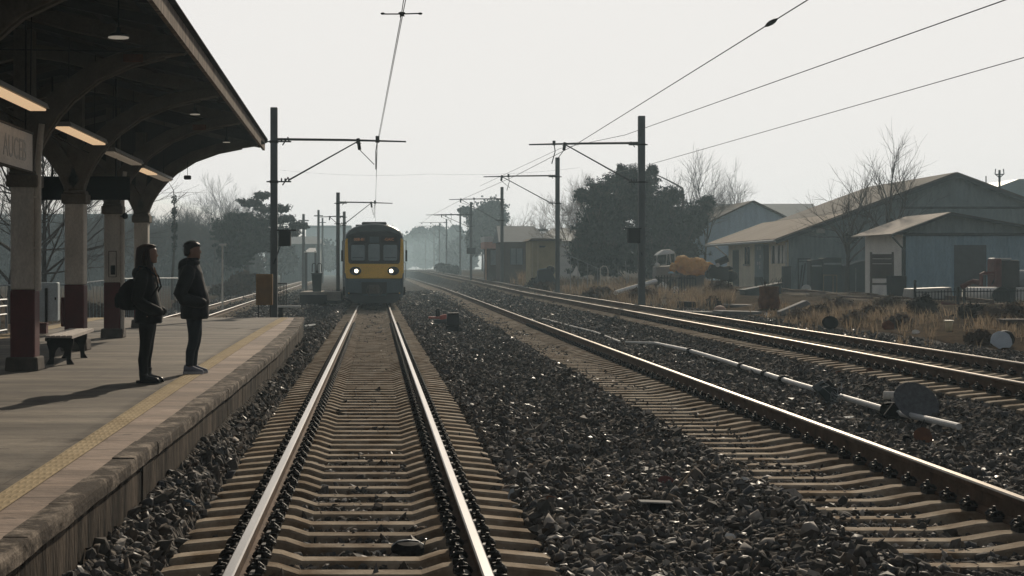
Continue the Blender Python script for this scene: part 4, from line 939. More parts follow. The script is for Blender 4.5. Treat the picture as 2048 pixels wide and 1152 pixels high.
# ---------------------------------------------------------------- wires
MT['wire'] = M('wire_dark', (.03, .03, .03), .6, .2, metal=.3)
def wire(label, pts, r, sag=0.0, extra=None, parent=None):
    t = thing('overhead_wire', label, 'overhead wire', (0, 0, 0), 0, 'overhead wires') if parent is None else parent
    out = []
    pts = [Vector(p) for p in pts]
    for a, b in zip(pts[:-1], pts[1:]):
        for i in range(12):
            u = i / 12; out.append(a.lerp(b, u) - Vector((0, 0, 4 * sag * u * (1 - u))))
    out.append(pts[-1]); MB().tube(out, r, 6).build('cable', MT['wire'], t); return t
p0 = Vector((.62, 12, EYE + 3.92)); p1_ = at(803, 28, 23.4); p2_ = at(755, 284, Ym); p3_ = at(751, 405, 92.0)
t = wire('pair of wires over the train track with a cross shaped spreader', [at(801, 0, 22.2) + (at(801, 0, 22.2) - p2_) * .4, p1_, p2_, p3_, Vector((0, 170, EYE + 4.0))], .0065, .0)
wire('', [at(811, 0, 22.2) + (at(811, 0, 22.2) - p2_) * .4, p1_ + Vector((.02, 0, 0)), p2_ + Vector((.03, 0, .02))], .0065, .0, parent=t)
wire('', [p2_ + Vector((-.02, 0, -.3)), p3_ + Vector((0, 0, -.35))], .006, .05, parent=t)
sp = MB(); sp.tube([p1_ + Vector((-.30, 0, 0)), p1_, p1_ + Vector((.30, 0, 0.01))], .010, 8)
for s in (-1, 1): sp.ell(p1_ + Vector((s * .285, 0, .006)), (.035, .03, .018), 10, 6)
for k in range(14):
    d = Vector((rnd.uniform(-1, 1), rnd.uniform(-1, 1), rnd.uniform(-1, 1))).normalized(); sp.tube([p1_, p1_ + d * .06], [.03, .008], 5)
sp.build('spreader', MT['blackmatt'], t)
wA = at(1615, 0, 31.9); wB = at(1150, 290, 68); d = (wA - wB)
t = wire('wire with an insulator running from the top of the photo to the right hand masts', [wB + d * 1.6, wA, wB, at(1030, 352, 96), at(930, 396, 134), at(862, 431, 168), at(842, 447, 290), at(826, 470, 460)], .013, .0)
q = wB + (at(1577, 27, 34.0) - wB) * .985; q = wB + d * (.92)
i_ = MB(); u = d.normalized(); i_.tube([q - u * .5, q - u * .25, q, q + u * .25, q + u * .5], [.02, .05, .06, .05, .02], 8); i_.build('insulator', MT['blackmatt'], t)
wA = at(2010, 0, 29.3); wB = at(1250, 270, 68); wire('thicker wire crossing the sky to the right edge of the photo', [wB + (wA - wB) * 1.8, wA, wB, at(1120, 297, 96), at(960, 372, 134)], .012)
wA = at(2048, 115, 33.2); wB = at(1292, 331, 68); wire('lowest thin wire running from the nearest right hand mast to the right', [wB + (wA - wB) * 1.6, wA, wB, at(1205, 352, 96)], .010)
wire('hair thin wire crossing the sky high above the train roof', [at(560, 340, 150), at(860, 348, 150), at(1160, 335, 150)], .008, .3)

# ---------------------------------------------------------------- things at the left of the train
Y_ = 46.3; x = xat(529, Y_)
t = thing('equipment_cabinet', 'ochre brown cabinet on thin legs leaning on the dark mast', 'cabinet', (x, Y_, .08))
zb, zt = zat(610, Y_) - .08, zat(548, Y_) - .08
MB().mm((-.25, -.12, zb), (.25, .12, zt)).build('case', M('ochre_paint', (.20, .10, .022), .65, .25, 3), t, bevel=.015)
MB().mm((-.22, -.135, zb + .04), (.20, -.12, zt - .04)).build('door', M('ochre_door', (.17, .085, .02), .65, .25, 3), t, bevel=.008)
lg = MB(); [lg.tube([(a, 0, -.1), (a, 0, zb + .02)], .025, 6) for a in (-.18, .18)]; lg.build('legs', MT['steel'], t)
Y_ = 49.5; t = thing('safety_railing', 'short black railing of close bars right of the dark mast', 'railing', (xat(564, Y_), Y_, .05))
br = MB(); zt = zat(568, Y_) - .05; zb = zat(612, Y_) - .05
for k in range(7): br.tube([(-.14 + k * .047, 0, zb), (-.14 + k * .047, 0, zt)], .011, 5)
br.build('bars', MT['blackmatt'], t); rl = MB(); rl.mm((-.16, -.02, zt), (.16, .02, zt + .03)); rl.mm((-.16, -.02, zb), (.16, .02, zb + .03)); rl.build('rail', MT['blackmatt'], t); MB().tube([(0, 0, -.1), (0, 0, zb)], .05, 6).build('post', MT['blackmatt'], t)
Y_ = 48.6; t = thing('white_plank', 'narrow white plank on a black stub post beside the platform end', 'plank', (xat(578, Y_), Y_, .05))
zp = zat(613, Y_) - .05; MB().mm((-.37, -.1, zp - .03), (.37, .1, zp + .03)).build('board', MT['white'], t, bevel=.01); MB().mm((-.33, -.06, -.1), (-.2, .06, zp - .03)).build('stub_post', MT['blackmatt'], t)
Y_ = 88.0; x = xat(640, Y_); t = thing('concrete_plinth', 'low concrete slab beside the track under the green bin', 'concrete base', (x, Y_, .05))
zt = zat(584, Y_) - .05
sb = MB(); sb.add([(-1.15, 0, -.1), (1.2, 0, -.1), (1.2, 6, -.1), (-1.0, 6, -.1), (-1.15, 0, zt), (1.2, 0, zt), (1.2, 6, zt), (-1.0, 6, zt)], [(0, 1, 5, 4), (1, 2, 6, 5), (2, 3, 7, 6), (3, 0, 4, 7), (4, 5, 6, 7)]); sb.build('slab', MT['concrete'], t, bevel=.02)
fr = MB(); fr.mm((-1.17, -.04, .0), (.4, -.005, zt - .16)); fr.build('dark_skirt', MT['blackmatt'], t)
pp = MB(); pp.tube([(.3, -.1, .25), (1.0, -.25, .22), (1.75, -.1, .38)], .09, 8); pp.build('hose', MT['rubber'], t)
Y_ = 89.5; x = xat(634, Y_); t = thing('green_bin', 'dark green bin with two looped pipes standing on the concrete slab', 'bin', (x, Y_, .05 + zt))
h_ = zat(548, Y_) - .05 - zt
MB().rings([[(a * .24, -.2, 0), (.24 if 0 else .24, -.2, 0), (.24, .2, 0), (-.24, .2, 0)] for a in (-1,)] + [[(-.31, -.26, h_), (.31, -.26, h_), (.31, .26, h_), (-.31, .26, h_)]]).build('body', M('bin_green', (.03, .055, .05), .6, .25), t, bevel=.02)
MB().box((0, 0, h_ + .03), (.68, .58, .06)).build('lid', M('bin_lid', (.025, .045, .042), .6, .2), t, bevel=.015)
lp = MB()
for x0, x1 in ((-.28, -.04), (.03, .26)):
    lp.tube([(x1 if x0 < 0 else x0, 0, h_)] + [((x0 + x1) / 2 + (x1 - x0) / 2 * math.cos(a), 0, h_ + .5 + .12 * math.sin(a)) for a in np.linspace(0 if x0 < 0 else math.pi, math.pi if x0 < 0 else 0, 8)] + [(x0 if x0 < 0 else x1, 0, h_ + .12)], .028, 6)
lp.box((0, 0, h_ + .1), (.16, .12, .22)); lp.build('looped_pipes', MT['black'], t)
p = at(445, 525, 76); t = thing('lamp_post', 'small white lamp post among the bushes left of the dark mast', 'lamp post', (p.x, 76, gz(p.x, 76)))
h_ = zat(491, 76) - gz(p.x, 76); MB().tube([(0, 0, -.1), (0, 0, h_)], [.05, .035], 8).build('post', MT['whiteold'], t); MB().box((0, 0, h_ + .04), (.34, .2, .09)).build('lamp_head', MT['white'], t, bevel=.02)
for px, yt, Y, lb in ((637, 420, 185, 'wooden pole standing behind the green bin'), (607, 428, 165, 'short wooden pole near the dark conifer branches'), (645, 436, 240, 'far wooden pole fading beside the slender mast')):
    x = xat(px, Y); z = gz(x, Y); t = thing('utility_pole', lb, 'utility pole', (x, Y, z), 0, 'wooden poles at the left')
    MB().tube([(0, 0, -.3), (0, 0, zat(yt, Y) - z)], [.20, .14], 8).build('pole', MT['mastfar'], t); MB().box((0, 0, zat(yt, Y) - z - .7), (1.1, .12, .12)).build('crossarm', MT['mastfar'], t)
# ---------------------------------------------------------------- buildings
def bprism(poly, y0, y1): return MB().prism(poly, y0, y1, 'y')
MT['cladblue'] = clad('cladding_blue', (.27, .385, .45), .24, 'X', .6, .22, .8)
MT['cladgrey'] = clad('cladding_dark_teal', (.21, .255, .262), .3, 'X', .7, .22, .7)
MT['cladpale'] = clad('cladding_pale_blue', (.48, .60, .70), .5, 'X', .65, .15, .5)
MT['rooftan'] = clad('roof_tan_sheet', (.22, .178, .14), .40, 'Y', .95, .35, .8, stretch=(.3, 1.8, .3))
MT['roofdark'] = clad('roof_brown_sheet', (.09, .075, .062), .40, 'Y', .95, .35, .6, stretch=(.3, 1.8, .3))
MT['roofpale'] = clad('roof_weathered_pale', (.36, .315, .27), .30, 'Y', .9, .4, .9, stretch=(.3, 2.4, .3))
MT['trim'] = M('dark_trim', (.045, .052, .055), .85, .2, spec=.08)
MT['wallwhite'] = M('white_render', (.78, .76, .71), .85, .15, 1.2, bump=.1)
MT['doorteal'] = M('door_teal', (.035, .05, .05), .6, .2)
def roof_slope(name, mat, xe, ze, xr, zr, y0, y1, parent, th=.10):
    n = Vector((-(zr - ze), 0, xr - xe)).normalized(); n = n if n.z > 0 else -n
    a, b, c, d = Vector((xe, y0, ze)), Vector((xe, y1, ze)), Vector((xr, y1, zr)), Vector((xr, y0, zr)); o = n * th
    mb = MB(); mb.add([a, b, c, d, a + o, b + o, c + o, d + o], [(0, 1, 2, 3), (4, 5, 6, 7), (0, 4, 5, 1), (1, 5, 6, 2), (2, 6, 7, 3), (3, 7, 4, 0)])
    return mb.build(name, mat, parent)
def sidewin(parent, x, pa, pb, pyt, pyb, mat, name, proud=.03, frame=True, Yref=None):
    """opening on a wall facing -x at world x, from photo pixels"""
    ya, yb = x * F / (pb - VX), x * F / (pa - VX); ym = (ya + yb) / 2
    z0, z1 = zat(pyb, ym), zat(pyt, ym)
    o = MB().mm((x - proud, ya, z0), (x + .05, yb, z1)).build(name, mat, parent)
    return o, ya, yb, z0, z1
# --- big warehouse with the cream side wall
xw, yw, yw2 = 26.9, 100.0, 117.0
zg = gz(xw, yw); ze, xp, zp, xr_ = zat(470, yw), 37.6, zat(349, yw), 48.3
wh = thing('warehouse', 'big dark teal warehouse with a wide gable and long tan roof over a cream wall', 'warehouse')
bprism([(xw, zg - .6), (xr_, zg - .6), (xr_, ze), (xp, zp - .05), (xw, ze)], yw, yw2).build('wall', MT['cladgrey'], wh)
MB().mm((xw - .06, yw + .12, zg - .6), (xw - .005, yw2, ze - .02)).build('side_wall', MT['cream'], wh)
sl = (zp - ze) / (xp - xw); xo = xw - 1.0; zo = ze - sl * 1.0; xm = xw + 3.6
r_ = roof_slope('roof_lower', MT['rooftan'], xo, zo + .03, xm, ze + sl * 3.6 + .03, yw - .5, yw2 + 4, wh)
roof_slope('roof_upper', MT['roofdark'], xm, ze + sl * 3.6 + .02, xp, zp + .02, yw - .5, yw2 + .4, wh, .12)
roof_slope('roof_far_slope', MT['roofdark'], xr_ + .8, ze - sl * .8, xp, zp + .02, yw - .5, yw2 + .4, wh, .12)
bg = MB()
for a, b in (((xo, zo), (xp, zp)), ((xr_ + .8, ze - sl * .8), (xp, zp))):
    bg.prism([(a[0], a[1] - .22), (b[0], b[1] - .22), (b[0], b[1] + .02), (a[0], a[1] + .02)], yw - .56, yw - .505, 'y')
bg.build('bargeboard', MT['trim'], wh)
gu = MB(); gu.tube([(xo - .05, yw - .4, zo - .02), (xo - .05, yw2 + 3.8, zo - .02)], .09, 8); gu.build('gutter', MT['white'], wh)
MB().tube([(xw - .16, yw + .2, zo - .1), (xw - .16, yw + .2, zg)], .06, 8).build('downpipe', MT['whiteold'], wh); dn = MB(); dn.tube([(xw - .3, yw2 + 3.7, zo), (xw - .16, yw2 - .2, zo - .9), (xw - .16, yw2 - .2, zg)], .06, 8); dn.build('downpipe', MT['whiteold'], wh)
MB().mm((xp - 3.6, yw - .03, ze + 1.7), (xr_, yw, ze + 1.85)).build('gable_band', MT['trim'], wh)
d_, *_ = sidewin(wh, xw - .06, 1466, 1478, 500, 585, MT['doorteal'], 'door'); 
d_, ya, yb, z0, z1 = sidewin(wh, xw - .06, 1490, 1500, 494, 528, MT['glass'], 'window'); MB().mm((xw - .12, (ya + yb) / 2 - .05, z0), (xw - .095, (ya + yb) / 2 + .05, z1)).build('mullion', MT['whiteold'], d_); MB().mm((xw - .2, ya - .1, z0 - .12), (xw - .061, yb + .1, z0 - .005)).build('sill', MT['concrete'], d_)
d_, ya, yb, z0, z1 = sidewin(wh, xw - .06, 1511, 1527, 488, 572, M('door_pale_blue', (.22, .29, .32), .4, .15), 'door', .05); MB().mm((xw - .125, ya, z0 - .1), (xw - .112, yb, z0 + .62)).build('kick_panel', MT['doorteal'], d_)
[MB().mm((xw - .125, ya + (yb - ya) * a, z0 + (z1 - z0) * b), (xw - .112, ya + (yb - ya) * (a + .13), z0 + (z1 - z0) * (b + .08))).build('door_notice', MT['white'], d_) for a, b in ((.25, .86), (.55, .86), (.25, .66), (.3, .5), (.55, .5), (.3, .4))]
d_, *_ = sidewin(wh, xw - .06, 1528, 1538, 488, 582, MT['doorteal'], 'door')
d_, ya, yb, z0, z1 = sidewin(wh, xw - .06, 1544, 1571, 491, 527, MT['glass'], 'window')
[MB().mm((xw - .13, ya + (yb - ya) * a, z0), (xw - .092, ya + (yb - ya) * b, z1)).build('shutter', MT['wallwhite'], d_) for a, b in ((0.0, .10), (.22, .34), (.5, .72), (.95, 1))]
x = xat(1640, yw - .02); MB().mm((x - .25, yw - .08, zat(466, yw)), (x + .3, yw - .001, zat(457, yw))).build('wall_lamp', MT['whiteold'], wh)
# --- blue shed at the right
yb0 = 80.0; xa, xb_ = xat(1808, yb0), xat(2085, yb0); xpk = xat(1897, yb0); zg = gz(xa, yb0)
ze = zat(468, yb0); zp = zat(427, yb0); yb1 = 86.2
sh = thing('blue_shed', 'blue corrugated shed with a sunlit roof slope, white side wall and dark door', 'shed')
bprism([(xa, zg - .5), (xb_, zg - .5), (xb_, ze), (xa, ze)], yb0, yb1).build('wall', MT['cladblue'], sh)
bprism([(xa, ze + .005), (xb_, ze + .005), (xb_, ze + .2), (xpk, zp - .02)], yb0 + .02, yb1).build('gable', MT['cladgrey'], sh)
MB().mm((xa - .05, yb0 + .1, zg - .5), (xa - .003, yb1, ze - .02)).build('side_wall', MT['wallwhite'], sh)
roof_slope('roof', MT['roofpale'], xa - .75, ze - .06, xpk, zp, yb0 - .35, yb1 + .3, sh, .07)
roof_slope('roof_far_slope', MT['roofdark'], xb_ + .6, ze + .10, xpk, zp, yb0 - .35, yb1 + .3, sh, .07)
tm = MB(); tm.mm((xa - .02, yb0 - .10, ze - .09), (xb_, yb0 - .002, ze + .06)); tm.mm((xa - .05, yb0 - .06, zg - .3), (xa + .07, yb0 - .003, ze - .1)); tm.build('trim', MT['trim'], sh)
bb = MB(); bb.prism([(xa - .78, ze - .16), (xpk, zp - .10), (xpk, zp + .02), (xa - .78, ze - .04)], yb0 - .42, yb0 - .36, 'y'); bb.prism([(xb_ + .6, ze + .0), (xpk, zp - .10), (xpk, zp + .02), (xb_ + .6, ze + .12)], yb0 - .42, yb0 - .36, 'y'); bb.build('bargeboard', MT['trim'], sh)
MB().mm((xat(1908, yb0), yb0 - .05, zg - .3), (xat(1972, yb0), yb0 - .004, zat(490, yb0))).build('door', M('door_dark_sheet', (.09, .10, .105), .65, .2), sh)
MB().tube([(xa - .7, yb0 - .2, ze - .12), (xa - .1, yb0 - .08, ze - .75), (xa - .1, yb0 - .08, zg)], .05, 8).build('downpipe', MT['trim'], sh)
# --- pale blue shed behind
yp = 142.0; xa, xpk, xb_ = xat(1366, yp), xat(1505, yp), xat(1640, yp); zg = gz(xa, yp); ze, zp = zat(470, yp), zat(404, yp)
t = thing('pale_blue_shed', 'pale blue gabled shed behind the yellow tarpaulin', 'shed')
bprism([(xa, zg - .6), (xb_, zg - .6), (xb_, ze), (xpk, zp - .05), (xa, ze)], yp, yp + 20).build('wall', MT['cladpale'], t)
sl = (zp - ze) / (xpk - xa)
roof_slope('roof', MT['roofdark'], xa - 1.1, ze - sl * 1.1, xpk, zp, yp - .4, yp + 20, t, .14); roof_slope('roof_far_slope', MT['roofdark'], xb_ + 1, ze - sl, xpk, zp, yp - .4, yp + 20, t, .14)
MB().mm((xa - .04, yp + .3, zg - .6), (xa - .003, yp + 19.9, ze - .1)).build('side_wall', MT['trim'], t); MB().tube([(xa - .1, yp + .1, ze - .5), (xa - .1, yp + .1, zg)], .07, 6).build('downpipe', MT['whiteold'], t)
# --- long slate roof behind
yl = 190.0; xa, xb_ = xat(1432, yl), xat(1655, yl); zt = zat(402, yl); zg = gz(xa, yl)
t = thing('long_building', 'long building with a plain slate blue roof behind the pale blue shed', 'building')
MT['slate'] = M('slate_roof', (.10, .13, .15), .7, .15, 1.0)
MB().mm((xa + .3, yl + 3, zg - .5), (xb_, yl + 13, zt - 3.2)).build('wall', MT['wallwhite'], t)
MB().add([(xa, yl, zt - 3.4), (xb_ + .5, yl, zt - 3.4), (xb_ + .5, yl + 8, zt), (xa + .6, yl + 8, zt), (xa, yl + 16, zt - 3.4), (xb_ + .5, yl + 16, zt - 3.4)], [(0, 1, 2, 3), (3, 2, 5, 4), (0, 3, 4), (1, 5, 2), (0, 4, 5, 1)]).build('roof', MT['slate'], t)
MB().mm((xa + .1, yl + 2, zt - 3.0), (xa + .29, yl + 14, zt - 1.6)).build('gable_panel', MT['white'], t)
# --- pale teal hall far right
yt_ = 150.0; xa = xat(1984, yt_); zt = zat(358, yt_); zg = gz(xa, yt_)
t = thing('teal_hall', 'pale teal hall rising behind the warehouse at the right edge', 'hall')
bprism([(xa, zg), (xa + 22, zg), (xa + 22, zt), (xa + 2.6, zt), (xa, zat(378, yt_))], yt_, yt_ + 20).build('wall', M('teal_cladding', (.24, .33, .34), .6, .12, .5), t)
MB().mm((xa - .05, yt_ - .06, zat(400, yt_)), (xa + 22, yt_ - .003, zat(394, yt_))).build('band', MT['cladgrey'], t)
p = at(1999, 385, 140); t = thing('roof_antenna', 'antenna mast with a small crossed head in front of the teal hall', 'antenna', (p.x, 140, gz(p.x, 140)))
h_ = zat(340, 140) - gz(p.x, 140); MB().tube([(0, 0, 0), (0, 0, h_)], .10, 6).build('mast', MT['steel'], t)
hd = MB(); [hd.tube([(0, 0, h_ - .7), (s * .4, 0, h_ - .35), (s * .35, 0, h_ + .1)], .05, 5) for s in (-1, 1)]; hd.tube([(-.4, 0, h_ - .4), (.4, 0, h_ - .4)], .05, 5); hd.build('antenna_head', MT['steel'], t)
p = at(1972, 372, 138); t = thing('flag_pole', 'thin bare pole left of the antenna mast', 'pole', (p.x, 138, gz(p.x, 138))); MB().tube([(0, 0, 0), (0, 0, zat(352, 138) - gz(p.x, 138))], .05, 6).build('pole', MT['steel'], t)
# --- brown house
yh = 146.0; xa, xb_ = xat(1003, yh), xat(1072, yh); zg = gz(xa, yh); ze, zt = zat(483, yh), zat(450, yh)
t = thing('brown_house', 'brown house with a dark slate roof and a pale two pane window', 'house')
MT['brownwall'] = M('brown_brick', (.085, .065, .055), .9, .2, 3)
MB().mm((xa, yh, zg - .5), (xb_ + .6, yh + 7, ze)).build('wall', MT['brownwall'], t)
MB().add([(xa - .3, yh - .5, ze - .05), (xb_ + 1.2, yh - .5, ze - .05), (xb_ + 1.2, yh + 7.5, ze - .05), (xa - .3, yh + 7.5, ze - .05), (xa - .2, yh + 3.5, zt), (xb_ + .2, yh + 3.5, zt)], [(0, 1, 5, 4), (2, 3, 4, 5), (1, 2, 5), (3, 0, 4), (0, 3, 2, 1)]).build('roof', MT['slate'], t)
w_ = MB().mm((xat(1021, yh), yh - .06, zat(529, yh)), (xat(1045, yh), yh - .003, zat(497, yh))).build('window', MT['paleglass'], t)
f_ = MB(); [f_.mm((xat(a, yh), yh - .1, zat(529, yh)), (xat(b, yh), yh - .062, zat(497, yh))) for a, b in ((1020, 1021.4), (1031.5, 1033), (1044.5, 1046))]; f_.build('window_frame', MT['trim'], w_)
t = thing('dark_house', 'low dark roofed house between the brown house and the big evergreen', 'house')
yk = 160.0; xa, xb_ = xat(1078, yk), xat(1175, yk); ze, zt = zat(480, yk), zat(453, yk); zg = gz(xa, yk)
MB().mm((xa + .3, yk, zg - .5), (xb_, yk + 8, ze)).build('wall', MT['wallwhite'], t)
MB().add([(xa - .5, yk - .5, ze - .1), (xb_, yk - .5, ze - .1), (xb_, yk + 8.5, ze - .1), (xa - .5, yk + 8.5, ze - .1), (xa + 2.0, yk + 4, zt), (xb_, yk + 4, zt)], [(0, 1, 5, 4), (2, 3, 4, 5), (1, 2, 5), (3, 0, 4), (0, 3, 2, 1)]).build('roof', MT['slate'], t)
MB().mm((xat(1083, yk - 2), yk + 1.2, zat(462, yk)), (xat(1099, yk), yk + 1.5, zat(457, yk))).build('skylight', MT['white'], t)
MB().mm((xat(1122, yk), yk - .8, zat(492, yk)), (xat(1142, yk), yk - .55, zat(487, yk))).build('fascia_board', MT['white'], t)
# --- cream hut
yc = 118.0; xa, xb_ = xat(1062, yc), xat(1112, yc); zg = gz(xa, yc); zt = zat(482, yc)
t = thing('cream_hut', 'cream hut with a thin flat awning behind the second right hand mast', 'hut')
MB().mm((xa, yc, zg - .4), (xb_, yc + 4, zt)).build('wall', M('hut_cream', (.40, .34, .20), .8, .15, 1.5), t)
MB().prism([(xa - .3, zt), (xb_ + .4, zt), (xb_ + .4, zt + .16), (xa, zt + .2)], yc - .5, yc + 4.3, 'y').build('roof', MT['roofdark'], t)
pn = MB(); [pn.mm((xat(a, yc), yc - .05, zg), (xat(a, yc) + .12, yc - .003, zt - .02)) for a in (1063, 1074)]; pn.build('pilaster', M('hut_trim', (.46, .40, .27), .8, .1), t)
MB().prism([(xat(1079, yc), zat(495, yc)), (xat(1088, yc), zat(495, yc)), (xat(1091, yc), zat(492, yc)), (xat(1079, yc), zat(491, yc))], yc - .25, yc - .004, 'y').build('vent_hood', MT['trim'], t)
# --- white and pink kiosk
yk = 158.0; xa, xb_ = xat(970, yk), xat(1002, yk); zg = gz(xa, yk)
t = thing('kiosk', 'small kiosk with a white and pink canopy left of the brown house', 'kiosk')
MB().mm((xa + .25, yk + .6, zg - .3), (xb_, yk + 5, zat(497, yk))).build('wall', MT['brownwall'], t)
MB().mm((xa - .1, yk - .3, zat(484, yk)), (xb_, yk + 5.2, zat(473, yk))).build('canopy', MT['white'], t); MB().mm((xa - .08, yk - .28, zat(497, yk)), (xb_, yk + 5.1, zat(484, yk) - .004)).build('canopy_band', M('pink_band', (.50, .28, .22), .7, .15), t)
MB().mm((xat(982, yk), yk + .52, zat(530, yk)), (xb_ - .1, yk + .597, zat(500, yk))).build('window', MT['paleglass'], t)
pp = MB(); pp.mm((xa, yk - .2, zg - .3), (xa + .16, yk, zat(497, yk))); pp.build('post', M('post_orange', (.45, .24, .15), .7, .2), t)
# --- left: grey barn behind the woods, roofs, far hall
yg = 292.0; xa, xb_ = xat(60, yg), xat(330, yg); zt = zat(431, yg); zg = gz(-20, yg)
t = thing('grey_barn', 'long blue grey barn with a flat roofline hidden behind the left woods', 'barn')
MT['barn'] = clad('barn_cladding', (.11, .135, .15), .6, 'X', .7, .15, .4)
MB().mm((xa, yg, -.3), (xb_ - 4, yg + 12, zt)).build('wall', MT['barn'], t); MB().mm((xa - .3, yg - .4, zt + .005), (xb_ - 3.7, yg + 12.4, zt + .28)).build('roof', MT['slate'], t)
yg = 270.0
t = thing('low_house', 'low house with a shallow grey roof beside the far left track', 'house')
xa, xb_ = xat(560, yg), xat(640, yg); MB().mm((xa, yg, -.2), (xb_, yg + 8, zat(487, yg))).build('wall', MT['cladgrey'], t)
MB().add([(xa - .4, yg - .6, zat(488, yg)), (xb_ + .6, yg - .6, zat(488, yg)), (xb_ + .6, yg + 8.5, zat(488, yg)), (xa - .4, yg + 8.5, zat(488, yg)), (xa + .4, yg + 4, zat(472, yg)), (xb_ - .4, yg + 4, zat(472, yg))], [(0, 1, 5, 4), (2, 3, 4, 5), (1, 2, 5), (3, 0, 4), (0, 3, 2, 1)]).build('roof', MT['slate'], t)
yg = 150.0; t = thing('lean_to', 'small lean to with a white sheet roof by the far left track', 'shelter')
xa, xb_ = xat(608, yg), xat(633, yg); MB().add([(xa, yg, zat(505, yg)), (xb_, yg, zat(505, yg)), (xb_ - .2, yg + 3, zat(496, yg)), (xa + .4, yg + 3, zat(496, yg)), (xa, yg, zat(504, yg)), (xb_, yg, zat(504, yg)), (xb_ - .2, yg + 3, zat(495, yg)), (xa + .4, yg + 3, zat(495, yg))], [(0, 1, 2, 3), (4, 5, 6, 7), (0, 1, 5, 4), (1, 2, 6, 5), (2, 3, 7, 6), (3, 0, 4, 7)]).build('roof', MT['white'], t)
lg = MB(); [lg.tube([(a, yy, -.2), (a, yy, zat(502, yg))], .06, 5) for a in (xa + .15, xb_ - .15) for yy in (yg + .3, yg + 2.8)]; lg.build('posts', MT['steel'], t)
yf = 620.0; xa, xb_ = xat(612, yf), xat(700, yf)
t = thing('far_hall', 'long pale hall with a flat roof far behind the train', 'hall')
MB().mm((xa, yf, -1), (xb_, yf + 20, zat(456, yf))).build('wall', M('far_wall', (.26, .33, .35), .8, .1, .2), t); MB().mm((xa - .5, yf - .5, zat(456, yf) + .01), (xb_ + .5, yf + 20.5, zat(451, yf))).build('roof', MT['slate'], t)
# ---------------------------------------------------------------- objects on the right hand verge and yard
def G(px, py, Y=None):                # ground point under a photo pixel (iterates on the ground height)
    Y = 60.0
    for _ in range(30): Y = F * (EYE - gz(xat(px, Y), Y)) / (py - VY) * .5 + Y * .5
    return Vector((xat(px, Y), Y, gz(xat(px, Y), Y)))
def simple(name, label, cat, loc, mb, mat, rz=0, bevel=0, smooth=False, part='body', group=None, remesh=0):
    t = thing(name, label, cat, loc, rz, group); mb.build(part, mat, t, smooth, bevel, remesh=remesh); return t
def one(name, label, cat, loc, mb, mat, rz=0, bevel=0, smooth=False, group=None, rot=None):
    o = mb.build(name, mat, None, smooth, bevel, loc); o.rotation_euler = rot if rot else (0, 0, rz); return tag(o, label, cat, group)
# between the first two tracks
p = G(906, 664); s = p.y / F
t = thing('signal_box', 'dark upright trackside box with a rounded black foot', 'trackside box', p)
MB().box((0, 0, 26 * s), (27 * s, 20 * s, 25 * s), taper=.86).build('case', M('slate_plastic', (.022, .024, .027), .6, .2), t, bevel=.02); MB().box((0, 0, 6 * s), (27 * s, 22 * s, 14 * s)).build('foot', MT['black'], t, bevel=.03)
b_ = MB(); b_.box((15 * s, -.02, 5 * s), (8 * s, .06, 6 * s)); b_.build('cable_boot', MT['blackmatt'], t)
p = G(876, 648); s = p.y / F
t = thing('point_machine', 'red track fitting with a short black post behind the dark box', 'trackside fitting', p)
b_ = MB(); b_.box((-8 * s, 0, 13 * s), (22 * s, .22, 4 * s)); b_.box((11 * s, .02, 14 * s), (18 * s, .3, 9 * s), (0, R(-12), 0), taper=.7); b_.build('red_lever', M('bright_red_paint', (.42, .10, .07), .5, .2), t, bevel=.01)
b_ = MB(); b_.box((6 * s, 0, 5 * s), (30 * s, .3, 8 * s)); b_.build('base', MT['trim'], t, bevel=.01); MB().lathe([(4.5 * s, 0), (4.5 * s, 15 * s), (3 * s, 18 * s)], (0, .1, 12 * s), 12).build('post', MT['black'], t)
p = G(1310, 1026); s = p.y / F
t = thing('junction_pot', 'small black block under a thin metal plate in the near ballast', 'trackside block', p)
MB().box((3 * s, 0, 9 * s), (32 * s, .13, 24 * s)).build('block', MT['black'], t, bevel=.01); MB().box((0, -.01, 23 * s), (64 * s, .16, 2.4 * s), (R(-2), R(2), 0)).build('plate', M('plate_grey', (.42, .41, .39), .9, .2, spec=0), t)
p = Vector((xat(815, 11.0), 10.85, .15))
t = thing('tin_dish', 'shallow black dish with a shiny rim lying between the near sleepers', 'dish', p, R(6))
MB().lathe([(.115, -.02), (.12, 0), (.115, .02), (.08, .045), (.02, .052)], (0, 0, 0), 20, rot=(R(8), 0, 0)).build('dish', MT['black'], t); MB().tube([(-.115, .0, .02), (-.07, .01, .05), (0, .01, .058), (.07, .01, .05), (.115, .0, .024), (.128, -.01, .07)], .006, 6).build('rim', MT['galv'], t)
